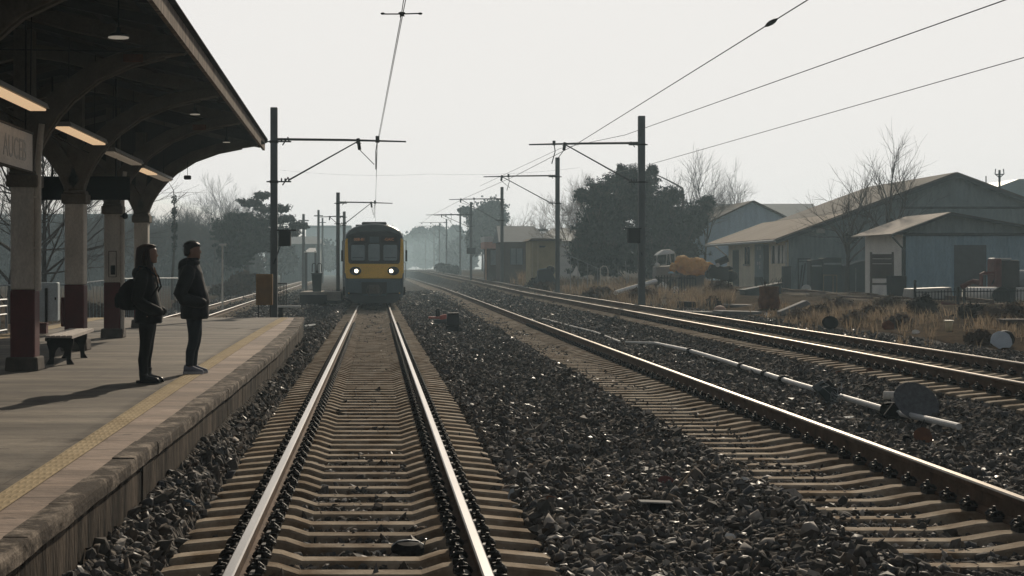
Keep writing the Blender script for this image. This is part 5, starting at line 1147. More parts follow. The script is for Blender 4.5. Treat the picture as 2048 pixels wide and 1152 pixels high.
for pxa, pya, pxb, pyb, w, mt, nm, lb in [
    (1285, 996, 1300, 1003, .05, 'wood', 'wood_chip', 'pale splinter standing by the metal plate'), (1215, 985, 1236, 972, .02, 'wood', 'stick', 'thin pale stick left of the metal plate'), (1243, 981, 1255, 966, .035, 'wood', 'stick', 'short broad stick just right of the thin pale stick'),
    (1355, 985, 1385, 948, .035, 'wood', 'stick', 'long leaning stick on the ridge of ballast'), (1500, 1148, 1505, 1128, .025, 'wood', 'stick', 'upright stick at the bottom edge of the photo'), (1420, 1118, 1492, 1110, .02, 'wood', 'stick', 'long thin stick in the bottom right ballast'),
    (1205, 1082, 1248, 1086, .022, 'galv', 'metal_strip', 'bent shiny strip in the near ballast'), (1062, 1105, 1078, 1110, .03, 'white', 'plastic_scrap', 'small white plastic scrap beside the near sleepers')]:
    a, b = G(pxa, pya), G(pxb, pyb); b = at(pxb, pyb, a.y + .02); m_ = MB(); up = Vector((0, 0, .04)); m_.tube([a + up, a.lerp(b, .5) + up + Vector((.004, 0, .006)), b + up], [w * .3, w * .5, w * .25], 5, flat=.5)
    one(nm, lb, nm.replace('_', ' '), (0, 0, 0), m_, MT[mt])
rs = random.Random(21)
def scrap(px, py, w, h, mat, name, label, cat, tilt=30, yaw=0, th=.012, lift=.3):
    p = G(px, py); s = p.y / F; n = 9; pts = []
    for i in range(n):
        a = 2 * math.pi * i / n + rs.uniform(-.15, .15); r = rs.uniform(.8, 1.08); pts.append((w * s / 2 * r * math.cos(a), h * s / 2 * r * math.sin(a)))
    mb = MB(); mb.prism(pts, -th / 2, th / 2, 'z')
    return one(name, label, cat, p + Vector((0, 0, h * s * lift)), mb, mat, rot=(R(tilt), R(rs.uniform(-12, 12)), R(yaw)), bevel=.003)
scrap(1022, 998 + 5, 15, 34, MT['galv'], 'metal_sheet', 'small upright grey plate at the end of the near sleepers', 'metal sheet', 75)
scrap(1100, 1003, 24, 18, MT['rust'], 'rusty_plate', 'dark red rusty plate at the foot of the ballast ridge', 'rusty plate', 35)
scrap(1333, 968, 36, 24, MT['redpaint'], 'broken_tile', 'dark red broken tile on the ballast ridge', 'tile', 40)
scrap(375, 1012, 34, 20, M('blue_plastic', (.03, .07, .10), .5, .2), 'plastic_sheet', 'small blue plastic sheet beside the platform wall', 'plastic sheet', 35)
scrap(1100, 1060, 18, 14, M('amber_leaf', (.45, .16, .02), .6, .2), 'dry_leaf', 'orange leaf beside the near sleepers', 'leaf', 30)
scrap(1490, 965, 20, 15, MT['white'], 'foam_piece', 'white foam piece at the left end of the long sleepers', 'foam piece', 50)
scrap(1460, 1080, 22, 20, MT['white'], 'paper_scrap', 'white paper scrap in the bottom right ballast', 'paper scrap', 50)
scrap(1058, 882, 16, 10, MT['white'], 'paper_scrap', 'white paper scrap left of the ballast ridge', 'paper scrap', 50)
p = G(620, 655); scrap(620, 655, 30, 16, MT['whiteold'], 'metal_sheet', 'pale flat sheet lying right of the platform end', 'metal sheet', 12)
# long white conduit with clamps
pts = [(1252, 690), (1310, 692), (1380, 708), (1455, 731), (1530, 756), (1590, 776), (1650, 794), (1720, 815), (1790, 836), (1860, 852), (1918, 866)]
pc = [G(a, b) + Vector((0, 0, .08)) for a, b in pts]
t = thing('conduit', 'long white pipe lying in the ballast between the middle and right tracks', 'pipe')
MB().tube(pc, [.03, .034] + [.042] * 9, 10).build('pipe', MT['white'], t)
for k, nx in ((2, 0), (3, .4), (4, .0), (4, .6)):
    q = pc[k].lerp(pc[min(k + 1, 10)], nx); d = (pc[min(k + 1, 10)] - pc[max(k - 1, 0)]).normalized(); MB().tube([q - d * .07, q + d * .07], .075, 10).build('clamp', MT['black'], t)
pts = [(1085, 640), (1140, 655), (1190, 668), (1240, 688)]; t = thing('cable', 'thin grey cable in the ballast leading to the white pipe', 'cable'); MB().tube([G(a, b) + Vector((0, 0, .06)) for a, b in pts], .03, 6).build('sheath', MT['whiteold'], t)
p = G(1652, 812); s = p.y / F
t = thing('broken_case', 'crushed dark green metal case tangled with wire on the white pipe', 'metal case', p + Vector((0, 0, .16)), R(35))
MB().box((0, 0, .05), (52 * s, .20, 26 * s), (R(25), R(38), 0), taper=.8).build('case', M('case_green', (.05, .065, .068), .5, .35, 5), t, bevel=.012)
fl = MB(); fl.box((.02, -.06, .10), (46 * s, .012, 22 * s), (R(50), R(38), 0)); fl.build('flap', MT['steel'], t)
wr = MB()
for k in range(16):
    q = [Vector((rs.uniform(-.3, .35), rs.uniform(-.25, .1), rs.uniform(-.15, .05)))]; 
    for _ in range(4): q.append(q[-1] + Vector((rs.uniform(-.14, .14), rs.uniform(-.08, .08), rs.uniform(-.06, .12))))
    wr.tube(q, .005, 4)
wr.build('wires', MT['galv'], t)
p = G(1832, 838); s = p.y / F
t = thing('wire_basket', 'round grey mesh pan tilted up behind the white pipe', 'mesh pan', p + Vector((0, .05, .02)))
MT['meshgrey'] = M('mesh_grey', (.115, .12, .125), .85, .45, 18, bump=.6, bscale=120)
o_ = MB(); o_.lathe([(.02, .0), (26 * s, .012), (43 * s, .045), (46 * s, .06), (45 * s, .067), (42 * s, .052), (26 * s, .02), (.02, .008)], (0, 0, 0), 28); o2 = o_.build('pan', MT['meshgrey'], t, True); o2.rotation_euler = (R(52), R(8), 0); o2.location = (0, 0, 27 * s)
o_ = MB(); o_.add([(-44 * s, -.02, 28 * s), (-66 * s, -.1, 6 * s), (-36 * s, -.06, 0), (-44 * s, .02, 28 * s), (-66 * s, -.06, 6 * s), (-36 * s, -.02, 0)], [(0, 1, 2), (3, 5, 4), (0, 3, 4, 1), (1, 4, 5, 2), (2, 5, 3, 0)]); o_.build('torn_flap', MT['black'], t)
p = G(1785, 838); t = thing('broken_can', 'crumpled black and blue grey can under the mesh pan', 'can', p, R(20)); MB().lathe([(.10, -.14), (.12, -.1), (.11, .1), (.13, .14)], (0, 0, .12), 10, 'x').build('shell', MT['black'], t, bevel=.01); MB().box((.08, -.16, .05), (.30, .12, .08), (0, R(8), 0)).build('lid', MT['trim'], t, bevel=.02)
p = G(1781, 800); simple('white_can', 'small white cylinder beside the mesh pan', 'can', p, MB().lathe([(.05, -.1), (.06, -.09), (.06, .09), (.05, .1)], (0, 0, .07), 14, 'x'), MT['whiteold'], R(-10), part='body')
scrap(1846, 884, 42, 40, MT['rust'], 'rusty_plate', 'folded rusty plate below the white pipe', 'rusty plate', 60)
scrap(1815, 888, 24, 22, MT['black'], 'black_scrap', 'torn black scrap left of the folded rusty plate', 'scrap', 60)
scrap(1695, 838, 28, 10, M('blue_grey_plastic', (.12, .17, .2), .5, .2), 'plastic_sheet', 'small blue grey sheet right of the crushed case', 'plastic sheet', 20)
scrap(1678, 752 - 4, 18, 10, MT['rust'], 'rusty_tin', 'flat rusty tin in the ballast near the raised track', 'tin', 40); scrap(1740, 748, 20, 16, MT['rust'], 'rusty_tin', 'rusty tin standing just before the raised track', 'tin', 70)
scrap(1475, 702, 14, 8, MT['rust'], 'rusty_bolt_plate', 'small rust brown plate above the white pipe', 'plate', 50)
# fine straw, chips and flecks over the near ballast: nobody could count them
rl_ = random.Random(90); lt = MB()
for k in range(1500):
    u = rl_.uniform(-1.6, 6.9); y = 8.2 + 22 * rl_.random() ** 1.6; x = u + shift(u, y)
    if x < edge(y) + .08 or -60 > VX + x / y * F or VX + x / y * F > 2110: continue
    z = hgt(u, y) + rl_.uniform(.03, .055); a = rl_.uniform(0, 6.28); L_ = rl_.choice((.02, .03, .05, .09, .16)) * rl_.uniform(.7, 1.2); d = Vector((math.cos(a), math.sin(a), rl_.uniform(-.25, .25))) * L_ / 2; c = Vector((x, y, z))
    lt.tube([c - d, c + Vector((0, 0, .004)), c + d], [.002, .006 if L_ < .04 else .0035, .002], 4, flat=.5, m=rl_.choice((0, 0, 0, 1, 2)))
tag(lt.build('straw_litter', [M('straw', (.30, .23, .15), .9, .4, 9), M('pale_fleck', (.55, .53, .50), .8, .3, 9), M('brown_chip', (.12, .07, .04), .9, .4, 9)], None, fix=False), 'straw and pale chips littering the near ballast', 'litter', None, 'stuff')
# verge
def disc(px, py, w, h, mat, name, label, cat, ell=1.0, rim=None):
    p = G(px, py); s = p.y / F
    t = thing(name, label, cat, p); o_ = MB().lathe([(.01, -.02), (w * s * .30, -.025), (w * s / 2, .0), (w * s / 2, .02), (w * s * .3, .0), (.01, .005)], (0, 0, 0), 26).build('disc', mat, t, True)
    o_.scale = (1, h / w, 1); o_.rotation_euler = (R(78), 0, 0); o_.location = (0, 0, h * s / 2); return t
disc(1660, 659, 33, 27, MT['black'], 'drum_lid', 'round black drum lid leaning in the dry grass', 'drum lid')
p = G(2003, 697); s = p.y / F; m_ = MB(); m_.prism([(-23 * s, 8 * s), (-21 * s, 19 * s), (-15 * s, 28 * s), (-5 * s, 33 * s), (8 * s, 33 * s), (17 * s, 28 * s), (22 * s, 18 * s), (23 * s, 8 * s), (18 * s, 1 * s), (2 * s, 0), (-4 * s, -4 * s), (-14 * s, 2 * s)], -.015, .015, 'y'); one('dish_panel', 'round pale grey sheet leaning on a black drum at the right edge', 'metal sheet', p + Vector((0, 0, .02)), m_, M('dish_grey', (.52, .57, .62), .9, .15, 6, spec=.02), rot=(R(-14), R(4), R(6)), bevel=.004)
p = G(2024, 694); s = p.y / F; simple('black_drum', 'black drum behind the round pale grey sheet', 'drum', p + Vector((0, .35, 0)), MB().lathe([(16 * s, -.25), (17 * s, -.22), (17 * s, .22), (16 * s, .25)], (0, 0, 15 * s), 20, 'x'), MT['black'], R(70))
p = G(1898, 663); s = p.y / F
BK = M('bucket_white', (.82, .76, .60), .5, .08); translucent(BK, .55)
t = thing('white_bucket', 'white bucket with a rim standing in the dry grass', 'bucket', p); MB().lathe([(6.2 * s, 0), (8.2 * s, 22 * s), (7.8 * s, 22 * s), (6 * s, 2 * s)], (0, 0, 0), 18).build('tub', BK, t, True); MB().lathe([(8.2 * s, 19.5 * s), (9.6 * s, 20 * s), (9.6 * s, 22.5 * s), (8.2 * s, 22.6 * s)], (0, 0, 0), 18).build('rim', M('bucket_rim', (.62, .57, .42), .5, .08), t)
scrap(1905, 640, 22, 12, MT['trim'], 'metal_sheet', 'dark pointed sheet behind the white bucket', 'metal sheet', 50)
scrap(1831, 667, 18, 11, MT['whiteold'], 'plastic_bag', 'small pale bag in the grass left of the white bucket', 'plastic bag', 55)
scrap(1776, 658, 30, 24, MT['rust'], 'rusty_plate', 'rusty plate standing in the grass left of the small pale bag', 'rusty plate', 60)
scrap(1535, 632, 16, 9, MT['white'], 'plastic_scrap', 'white plastic scrap at the edge of the ballast below the rusty barrel', 'plastic scrap', 55)
p = G(1383, 615); s = p.y / F; t = thing('black_trough', 'long black upturned trough beside the raised track', 'trough', p); MB().rings([[(-33 * s, -.3, 0), (33 * s, -.3, 0), (33 * s, .3, 0), (-33 * s, .3, 0)], [(-27 * s, -.2, 13 * s), (28 * s, -.2, 11 * s), (28 * s, .2, 11 * s), (-27 * s, .2, 13 * s)]]).build('trough', MT['black'], t, bevel=.03)
p = G(1334, 611); s = p.y / F; m_ = MB(); m_.add([(-8 * s, 0, 0), (11 * s, 0, 0), (7 * s, .15, 12 * s), (-11 * s, .15, 12 * s), (-8 * s, .03, 0), (11 * s, .03, 0), (7 * s, .18, 12 * s), (-11 * s, .18, 12 * s)], [(0, 1, 2, 3), (4, 5, 6, 7), (0, 1, 5, 4), (1, 2, 6, 5), (2, 3, 7, 6), (3, 0, 4, 7)]); one('cardboard_sheet', 'pale beige sheet leaning right of the nearest right hand mast', 'cardboard', p, m_, M('card_beige', (.55, .47, .36), .8, .1))
p = G(1440, 620); s = p.y / F; one('pink_tarp', 'low pink domed cover right of the black trough', 'cover', p, MB().ell((0, 0, 0), (12 * s, .3, 9 * s), 18, 10), M('salmon_cloth', (.42, .27, .20), .8, .15), smooth=True)
for a, b, w, h, d, mt, lb in ((1470, 612, 95, 5, 2.2, 'concrete', 'wide low concrete slab behind the pink cover'), (1415, 628, 90, 6, 1.6, 'concrete', 'low concrete slab in front of the black trough'), (1490, 631, 100, 8, 1.4, 'concrete', 'thick concrete slab in front of the rusty barrel')):
    p = G(a, b); s = p.y / F; one('concrete_slab', lb, 'concrete slab', p + Vector((0, d / 2, 0)), MB().box((0, 0, h * s / 2), (w * s, d, h * s), (0, R(1.5), R(3)), taper=.94), M('slab_grey', (.13, .125, .12), .9, .25, 2), bevel=.03, group='concrete slabs on the verge')
p = G(1585, 628); s = p.y / F; m_ = MB(); m_.box((0, 0, 12 * s), (70 * s, .5, 10 * s), (0, R(-22), R(5)), taper=.85); one('leaning_slab', 'grey slab leaning up to the right beside the rusty barrel', 'concrete slab', p, m_, M('slab_pale', (.17, .165, .16), .9, .2, 2), bevel=.03)
p = G(1538, 616); s = p.y / F; t = thing('rusty_barrel', 'rusty crushed barrel with branches stuck in it', 'barrel', p); MB().lathe([(20 * s, 0), (22 * s, 12 * s), (19 * s, 26 * s), (20 * s, 44 * s), (17 * s, 44 * s), (16 * s, 38 * s)], (0, 0, 0), 14).build('barrel', MT['rust'], t)
pl_ = MB()
for k in range(40): q = Vector((rs.uniform(-.5, .6), rs.uniform(-.3, .3), rs.uniform(.1, .9))); pl_.tube([q, q + Vector((rs.uniform(-.3, .3), rs.uniform(-.2, .2), rs.uniform(.2, .5)))], [.012, .004], 4)
pl_.build('branches', MT['twig'], t)
p = G(1540, 592); s = p.y / F; t = thing('dark_counter', 'long dark box with a pale slanted lid behind the rusty barrel', 'box', p + Vector((0, 1, 0))); MB().prism([(-42 * s, -.2), (32 * s, -.2), (32 * s, 26 * s), (-42 * s, 12 * s)], 0, 1.2, 'y').build('box', MT['doorteal'], t); MB().prism([(-44 * s, 12 * s), (34 * s, 26.6 * s), (34 * s, 29 * s), (-44 * s, 14.4 * s)], -.1, 1.3, 'y').build('lid', MT['trim'], t)
# siding
t = thing('siding_track', 'low siding of two dark rails in front of the sheds', 'railway siding')
for xo in (23.4, 24.9):
    ys_ = np.arange(62, 101, 3.0); MB().rings([[(xo + a, y, gz(xo, y) + b + .12) for a, b in RP] for y in ys_]).build('rail', [MT['railside']], t)
sl_ = MB(); [sl_.box((24.15, y, gz(24, y) + .04), (2.6, .24, .16)) for y in np.arange(62.3, 100, .75)]; tag(sl_.build('sleeper', MT['wood'], t), kind='stuff')
# panels and cages against the warehouse gable
yq = 93.0; zq = gz(29, yq)
def qx(px): return xat(px, yq)
def qz(py): return zat(py, yq)
for a, b, top, lab, mt in ((1622, 1645, 520, 'narrow dark green tank with a pale top edge against the warehouse', 'cab_green'), (1646, 1684, 516, 'wide dark green tank behind the small rusty gate', 'cab_teal')):
    t = thing('metal_locker', lab, 'metal locker', (0, 0, 0)); MB().mm((qx(a), yq, zq - .3), (qx(b), yq + .9, qz(top))).build('case', M(mt, (.028, .042, .046), .6, .25, 2), t, bevel=.03)
    MB().mm((qx(a) + .05, yq - .05, qz(top + 13)), (qx(b) - .05, yq - .003, qz(top + 10))).build('handle_bar', MT['galv'], t); r_ = MB(); r_.tube([(qx(a), yq - .04, zq), (qx(a), yq - .04, qz(top) - .05), (qx(a) + .2, yq - .04, qz(top)), (qx(b), yq - .04, qz(top))], .03, 6); r_.build('edge_frame', MT['trim'], t)
t = thing('leaning_frame', 'grey frame holding two leaning poles at the left of the green tanks', 'metal frame'); fr = MB(); fr.mm((qx(1596), yq, zq - .2), (qx(1598), yq + .1, qz(517))); fr.mm((qx(1596), yq, qz(519)), (qx(1621), yq + .1, qz(516.5))); fr.mm((qx(1596), yq, qz(524)), (qx(1621), yq + .1, qz(522.5))); fr.build('frame', MT['trim'], t); po = MB(); po.tube([(qx(1594), yq - .4, zq), (qx(1604), yq - .05, qz(530))], .04, 6); po.tube([(qx(1599), yq - .4, zq), (qx(1610), yq - .05, qz(526))], .04, 6); po.build('pole', MT['steel'], t)
p = G(1607, 583); one('crumpled_bag', 'pale crumpled bag at the foot of the leaning poles', 'bag', (qx(1606), yq - .7, zq + .15), MB().ell((0, 0, .1), (.30, .22, .28), 12, 8, (.3, .2, 0)), MT['whiteold'], smooth=True)
t = thing('rusty_gate', 'small rusty gate frame leaning on the wide green tank', 'gate', (qx(1657), yq - .35, zq)); h_ = qz(551) - zq; fr = MB(); w_ = qx(1671) - qx(1643); [fr.mm((a, 0, -.1), (a + .05, .04, h_)) for a in (-w_ / 2, w_ * .18, w_ / 2 - .05)]; fr.mm((-w_ / 2, -.003, h_), (w_ / 2, .043, h_ + .05)); fr.build('frame', MT['wood'], t)
t = thing('curved_hut', 'dark metal hut with a curved pale roof edge between the tanks and the brown rack', 'hut', (0, 0, 0)); a, b = qx(1693), qx(1740); z0 = zq - .3
MB().prism([(a, z0), (b, z0), (b, qz(520)), (a + (b - a) * .6, qz(522)), (a + (b - a) * .3, qz(526)), (a, qz(531))], yq, yq + 1.6, 'y').build('shell', M('hut_shell', (.03, .042, .05), .6, .25, 2), t); e = MB(); e.tube([(a, yq - .06, z0), (a, yq - .06, qz(531)), (a + (b - a) * .3, yq - .06, qz(526)), (a + (b - a) * .6, yq - .06, qz(521.5)), (b, yq - .06, qz(519.5))], .045, 6); e.tube([(a + (b - a) * .38, yq - .04, z0), (a + (b - a) * .38, yq - .04, qz(535))], .03, 6); e.build('edge_frame', MT['galv'], t)
yr_ = 78.6; t = thing('storage_rack', 'brown timber rack standing against the white wall of the blue shed', 'rack', (0, 0, 0)); a, b = xat(1741, yr_), xat(1788, yr_); z0 = gz(a, yr_)
po = MB(); [po.mm((x, yr_, z0 - .2), (x + .09, yr_ + .1, zat(504, yr_))) for x in (a, b - .09)]; po.build('post', MT['brownwall'], t); bo = MB(); [bo.mm((a + .09, yr_ + .02, zat(q + dq, yr_)), (b - .09, yr_ + .07, zat(q, yr_))) for q, dq in ((508, 9), (518, 9), (528, 29))]; bo.build('boards', M('rack_board', (.06, .042, .033), .8, .3, 2), t); MB().mm((a + .09, yr_ - .1, zat(570, yr_)), (b - .09, yr_ + .15, zat(566, yr_))).build('shelf', MT['brownwall'], t)
p = Vector((xat(1793, 77.5), 77.5, gz(xat(1793, 77.5), 77.5))); simple('black_bin', 'black square bin in front of the white wall of the blue shed', 'bin', p, MB().box((0, 0, .52), (.76, .7, 1.08), taper=1.06), MT['rubber'], bevel=.04)
p = Vector((qx(1578), 98.5, gz(qx(1578), 98.5))); simple('planter_box', 'dark upright box at the corner of the cream wall', 'box', (xat(1573, 98.5), 98.5, p.z), MB().box((0, 0, .75), (.5, .5, 1.5)), MT['trim'], bevel=.02)
# yellow tarpaulin, golf cart, scrap engine
yy = 101.0; t = thing('tarpaulin_pile', 'bulging ochre yellow tarpaulin over a heap beside the white cart', 'tarpaulin', (xat(1382, yy), yy, gz(20, yy)))
z_ = lambda py: zat(py, yy) - gz(20, yy)
m_ = MB()
for a, b, rx, rz in ((1366, 527, 15, 17), (1392, 533, 24, 18), (1405, 536, 16, 14), (1379, 538, 22, 13), (1346, 535, 7, 8), (1418, 531, 8, 7)): m_.ell((xat(a, yy) - xat(1382, yy), rs.uniform(-.2, .2), z_(b)), (rx * yy / F, .8 if rx > 10 else .4, rz * yy / F), 16, 10)
TP = M('ochre_tarp', (.62, .36, .09), .8, .25, 3, bump=.6, bscale=6); translucent(TP, .3)
tp = m_.build('cover', TP, t, True, remesh=.045)
dm = tp.modifiers.new('folds', 'DISPLACE'); tx = bpy.data.textures.new('folds', 'CLOUDS'); tx.noise_scale = .28; tx.noise_depth = 1; dm.texture = tx; dm.strength = .26
ft = MB(); ft.box((0, .3, z_(552) / 2), (1.6, .9, z_(548))); ft.build('stack', MT['brownwall'], t)
p = at(1342, 547, yy - .9); t = thing('blue_dome', 'small pale blue dome at the foot of the yellow tarpaulin', 'dome', p); MB().lathe([(.2, 0), (.19, .06), (.1, .12), (.02, .14)], (0, 0, 0), 16).build('dome', M('pale_blue', (.28, .45, .55), .5, .1), t, True); MB().tube([(0, 0, 0), (0, 0, gz(20, yy) - p.z)], .04, 6).build('stand', MT['steel'], t)
yv = 104.0; xv = xat(1328, yv); zv = gz(xv, yv); t = thing('golf_cart', 'white roofed open cart with a pale windscreen frame beside the yellow tarpaulin', 'cart', (xv, yv, zv)); u = yv / F
z_ = lambda py: zat(py, yv) - zv
MB().rings([[(-17 * u, -.6, z_(511)), (19 * u, -.6, z_(507)), (19 * u, .8, z_(507)), (-17 * u, .8, z_(511))], [(-12 * u, -.5, z_(506)), (17 * u, -.5, z_(503)), (17 * u, .7, z_(503)), (-12 * u, .7, z_(506))], [(-2 * u, -.3, z_(499.5)), (10 * u, -.3, z_(499)), (10 * u, .5, z_(499)), (-2 * u, .5, z_(499.5))]]).build('roof', MT['white'], t, bevel=.03)
fr = MB(); fr.tube([(-17 * u, -.55, z_(511)), (-18 * u, -.55, z_(532)), (1 * u, -.55, z_(529)), (3 * u, -.55, z_(508))], .035, 6); fr.tube([(8 * u, -.55, z_(508)), (11 * u, -.5, z_(526))], .035, 6); fr.tube([(19 * u, -.55, z_(507)), (19 * u, -.55, z_(540))], .035, 6); fr.build('frame', MT['white'], t)
bo = MB(); bo.rings([[(-20 * u, -.6, .35), (20 * u, -.6, .35), (20 * u, .7, .35), (-20 * u, .7, .35)], [(-19 * u, -.6, z_(533)), (18 * u, -.6, z_(531)), (18 * u, .7, z_(531)), (-19 * u, .7, z_(533))]]); bo.build('body', M('cart_grey', (.20, .19, .18), .6, .2), t, bevel=.05); MB().ell((-17 * u, -.62, z_(530)), (.18, .12, .16), 12, 8).build('headlamp', MT['white'], t, True)
for x in (-13 * u, 14 * u): MB().lathe([(.1, -.08), (.3, -.08), (.34, -.05), (.34, .05), (.3, .08), (.1, .08)], (x, -.55, .34), 18, 'y').build('wheel', MT['rubber'], t)
ye = 97.0; xe_ = xat(1436, ye); ze_ = gz(xe_, ye); t = thing('scrap_engine', 'black scrap engine with a tilted cylinder beside the cream wall', 'scrap engine', (xe_, ye, ze_)); u = ye / F; z_ = lambda py: zat(py, ye) - ze_
m_ = MB(); m_.box((0, 0, z_(545) / 1), (44 * u, .8, 26 * u), (0, R(12), 0), taper=.8); m_.box((12 * u, .1, z_(538)), (40 * u, .6, 8 * u), (0, R(-12), 0), taper=.6); m_.ell((-16 * u, 0, z_(548)), (.35, .3, .3)); m_.ell((26 * u, 0, z_(553)), (.45, .3, .36)); m_.build('block', MT['blackmatt'], t, bevel=.03)
MB().tube([(-4 * u, 0, z_(527)), (19 * u, -.1, z_(517))], 7 * u, 14).build('cylinder', MT['black'], t); MB().lathe([(.02, -.02), (.13, -.02), (.13, .02), (.02, .02)], (-4 * u, -.45, z_(530)), 16, 'y').build('dial', MT['whiteold'], t); lg = MB(); [lg.tube([(x * u, 0, -.1), (x * u * .8, 0, z_(548))], .05, 6) for x in (-14, 8, 24)]; lg.build('legs', MT['steel'], t)
# fences
def pickets(label, a, b, n, h, mat, r=.02, rails=(.12, .9), name='picket_fence'):
    t = thing(name, label, 'fence'); a = Vector(a); b = Vector(b); m_ = MB()
    for i in range(n): q = a.lerp(b, i / (n - 1)); q.z = gz(q.x, q.y); m_.tube([q, q + Vector((0, 0, h))], r, 5)
    m_.build('pickets', mat, t); rl = MB()
    for z in rails: pa, pb = a.copy(), b.copy(); pa.z = gz(a.x, a.y) + h * z; pb.z = gz(b.x, b.y) + h * z; rl.tube([pa, pb], r * 1.2, 5)
    rl.build('rail', mat, t); return t
yf = 90.0; pickets('black picket fence before the yellow tarpaulin', (xat(1312, yf), yf, 0), (xat(1402, yf), yf + 1.5, 0), 15, 1.1, MT['black'], .03)
yf = 64.0; t = pickets('black picket fence in front of the white tank at the right edge', (xat(1832, 66), 66, 0), (xat(2090, 63), 63, 0), 40, .72, MT['black'], .018); 
t2_ = MB(); z0 = gz(22, 66); t2_.tube([(xat(1830, 66), 66, z0 - .1), (xat(1830, 66), 66, z0 + .95)], .06, 8); t2_.ell((xat(1830, 66), 66, z0 + 1.0), .07); t2_.build('post', MT['blackmatt'], t)
for px, py, w, h, lb in ((1326, 583, 22, 26, 'white sheet behind the picket fence, below the white cart'), (1352, 586, 18, 20, 'smaller white sheet behind the middle of the picket fence'), (1372, 580, 14, 14, 'white scrap behind the picket fence, below the yellow tarpaulin')):
    p = at(px, py, 93.0); p.z = gz(p.x, 93.0); k_ = 93.0 / F; m_ = MB(); m_.prism([(-w * k_ / 2, 0), (w * k_ / 2, 0), (w * k_ * .42, h * k_ * .8), (w * k_ * .1, h * k_), (-w * k_ * .4, h * k_ * .7)], -.02, .02, 'y'); one('white_sheet', lb, 'sheet', p, m_, MT['white'], rot=(R(-20), 0, R(8)))
# handrail with pale posts left
t = thing('bent_handrail', 'bent pale handrail on thin posts left of the nearest right hand mast', 'handrail'); yh = 98.0
q = [at(px, py, yh) for px, py in ((1128, 510), (1140, 513), (1150, 516), (1175, 527), (1198, 538))]; MB().tube(q, .03, 6).build('rail', MT['galv'], t); po = MB(); [po.tube([at(a, b, yh), Vector((xat(a, yh), yh, gz(xat(a, yh), yh)))], .025, 6) for a, b in ((1141, 513), (1156, 519), (1175, 527), (1195, 537))]; po.build('post', MT['galv'], t)
t = thing('pipe_hoop', 'pale bent pipe hoop left of the nearest right hand mast', 'pipe hoop'); MB().tube([Vector((xat(1200, yh), yh, gz(15, yh))), at(1201, 536, yh), at(1206, 532, yh), at(1213, 533, yh), at(1216, 540, yh), Vector((xat(1216, yh), yh, gz(15, yh)))], .03, 6).build('pipe', MT['whiteold'], t)
t = thing('metal_trestle', 'thin pale metal trestle left of the long white beam', 'trestle'); m_ = MB(); [m_.tube([at(a, b, yh), at(c, d, yh)], .022, 5) for a, b, c, d in ((1236, 533, 1236, 560), (1236, 545, 1254, 560), (1251, 522, 1254, 570), (1246, 532, 1260, 532), (1257, 540, 1256, 566))]; m_.build('frame', MT['galv'], t)
yb_ = 82.0; a, b = at(1230, 586, yb_), at(1312, 562, yb_ + 3); t = thing('white_beam', 'long white beam propped in the dry grass behind the nearest right hand mast', 'beam'); MB().tube([a, b], .14, 4).build('beam', MT['white'], t, bevel=.02)
scrap(1236, 591, 24, 12, MT['whiteold'], 'plastic_bag', 'white bag below the end of the white beam', 'plastic bag', 60); scrap(1208, 590, 10, 8, MT['whiteold'], 'foam_piece', 'small white lump left of the white beam', 'foam piece', 60)
p = at(1152, 540, 100); m_ = MB(); m_.add([(-.3, 0, -.35), (.3, 0, -.4), (.05, .1, .3), (-.3, .1, -.35), (.3, .12, -.4), (.05, .14, .3)], [(0, 1, 2), (3, 5, 4), (0, 3, 4, 1), (1, 4, 5, 2), (2, 5, 3, 0)]); one('white_tarp', 'small white pointed sheet under the bent handrail', 'sheet', p, m_, MT['white'])
yd = 113.0; p = Vector((xat(1092, yd), yd, gz(12.4, yd))); t = thing('dark_cart', 'dark covered handcart with a blue grey edge left of the second right hand mast', 'handcart', p); u = yd / F; MB().rings([[(-18 * u, -.5, .25), (22 * u, -.5, .35), (22 * u, .5, .35), (-18 * u, .5, .25)], [(-17 * u, -.5, zat(541, yd) - p.z), (8 * u, -.5, zat(536, yd) - p.z), (8 * u, .5, zat(536, yd) - p.z), (-17 * u, .5, zat(541, yd) - p.z)]]).build('body', M('cart_navy', (.02, .028, .036), .6, .3), t, bevel=.06); MB().ell((9 * u, 0, zat(541, yd) - p.z), (.34, .5, .38)).build('cover', MT['black'], t, True); MB().box((-7 * u, -.1, zat(538, yd) - p.z), (14 * u, .9, .05), (0, R(-6), 0)).build('edge', M('edge_blue', (.10, .17, .22), .5, .1), t); [MB().lathe([(.05, -.04), (.28, -.04), (.28, .04), (.05, .04)], (x * u, -.55, .28), 16, 'y').build('wheel', MT['rubber'], t) for x in (-10, 10)]
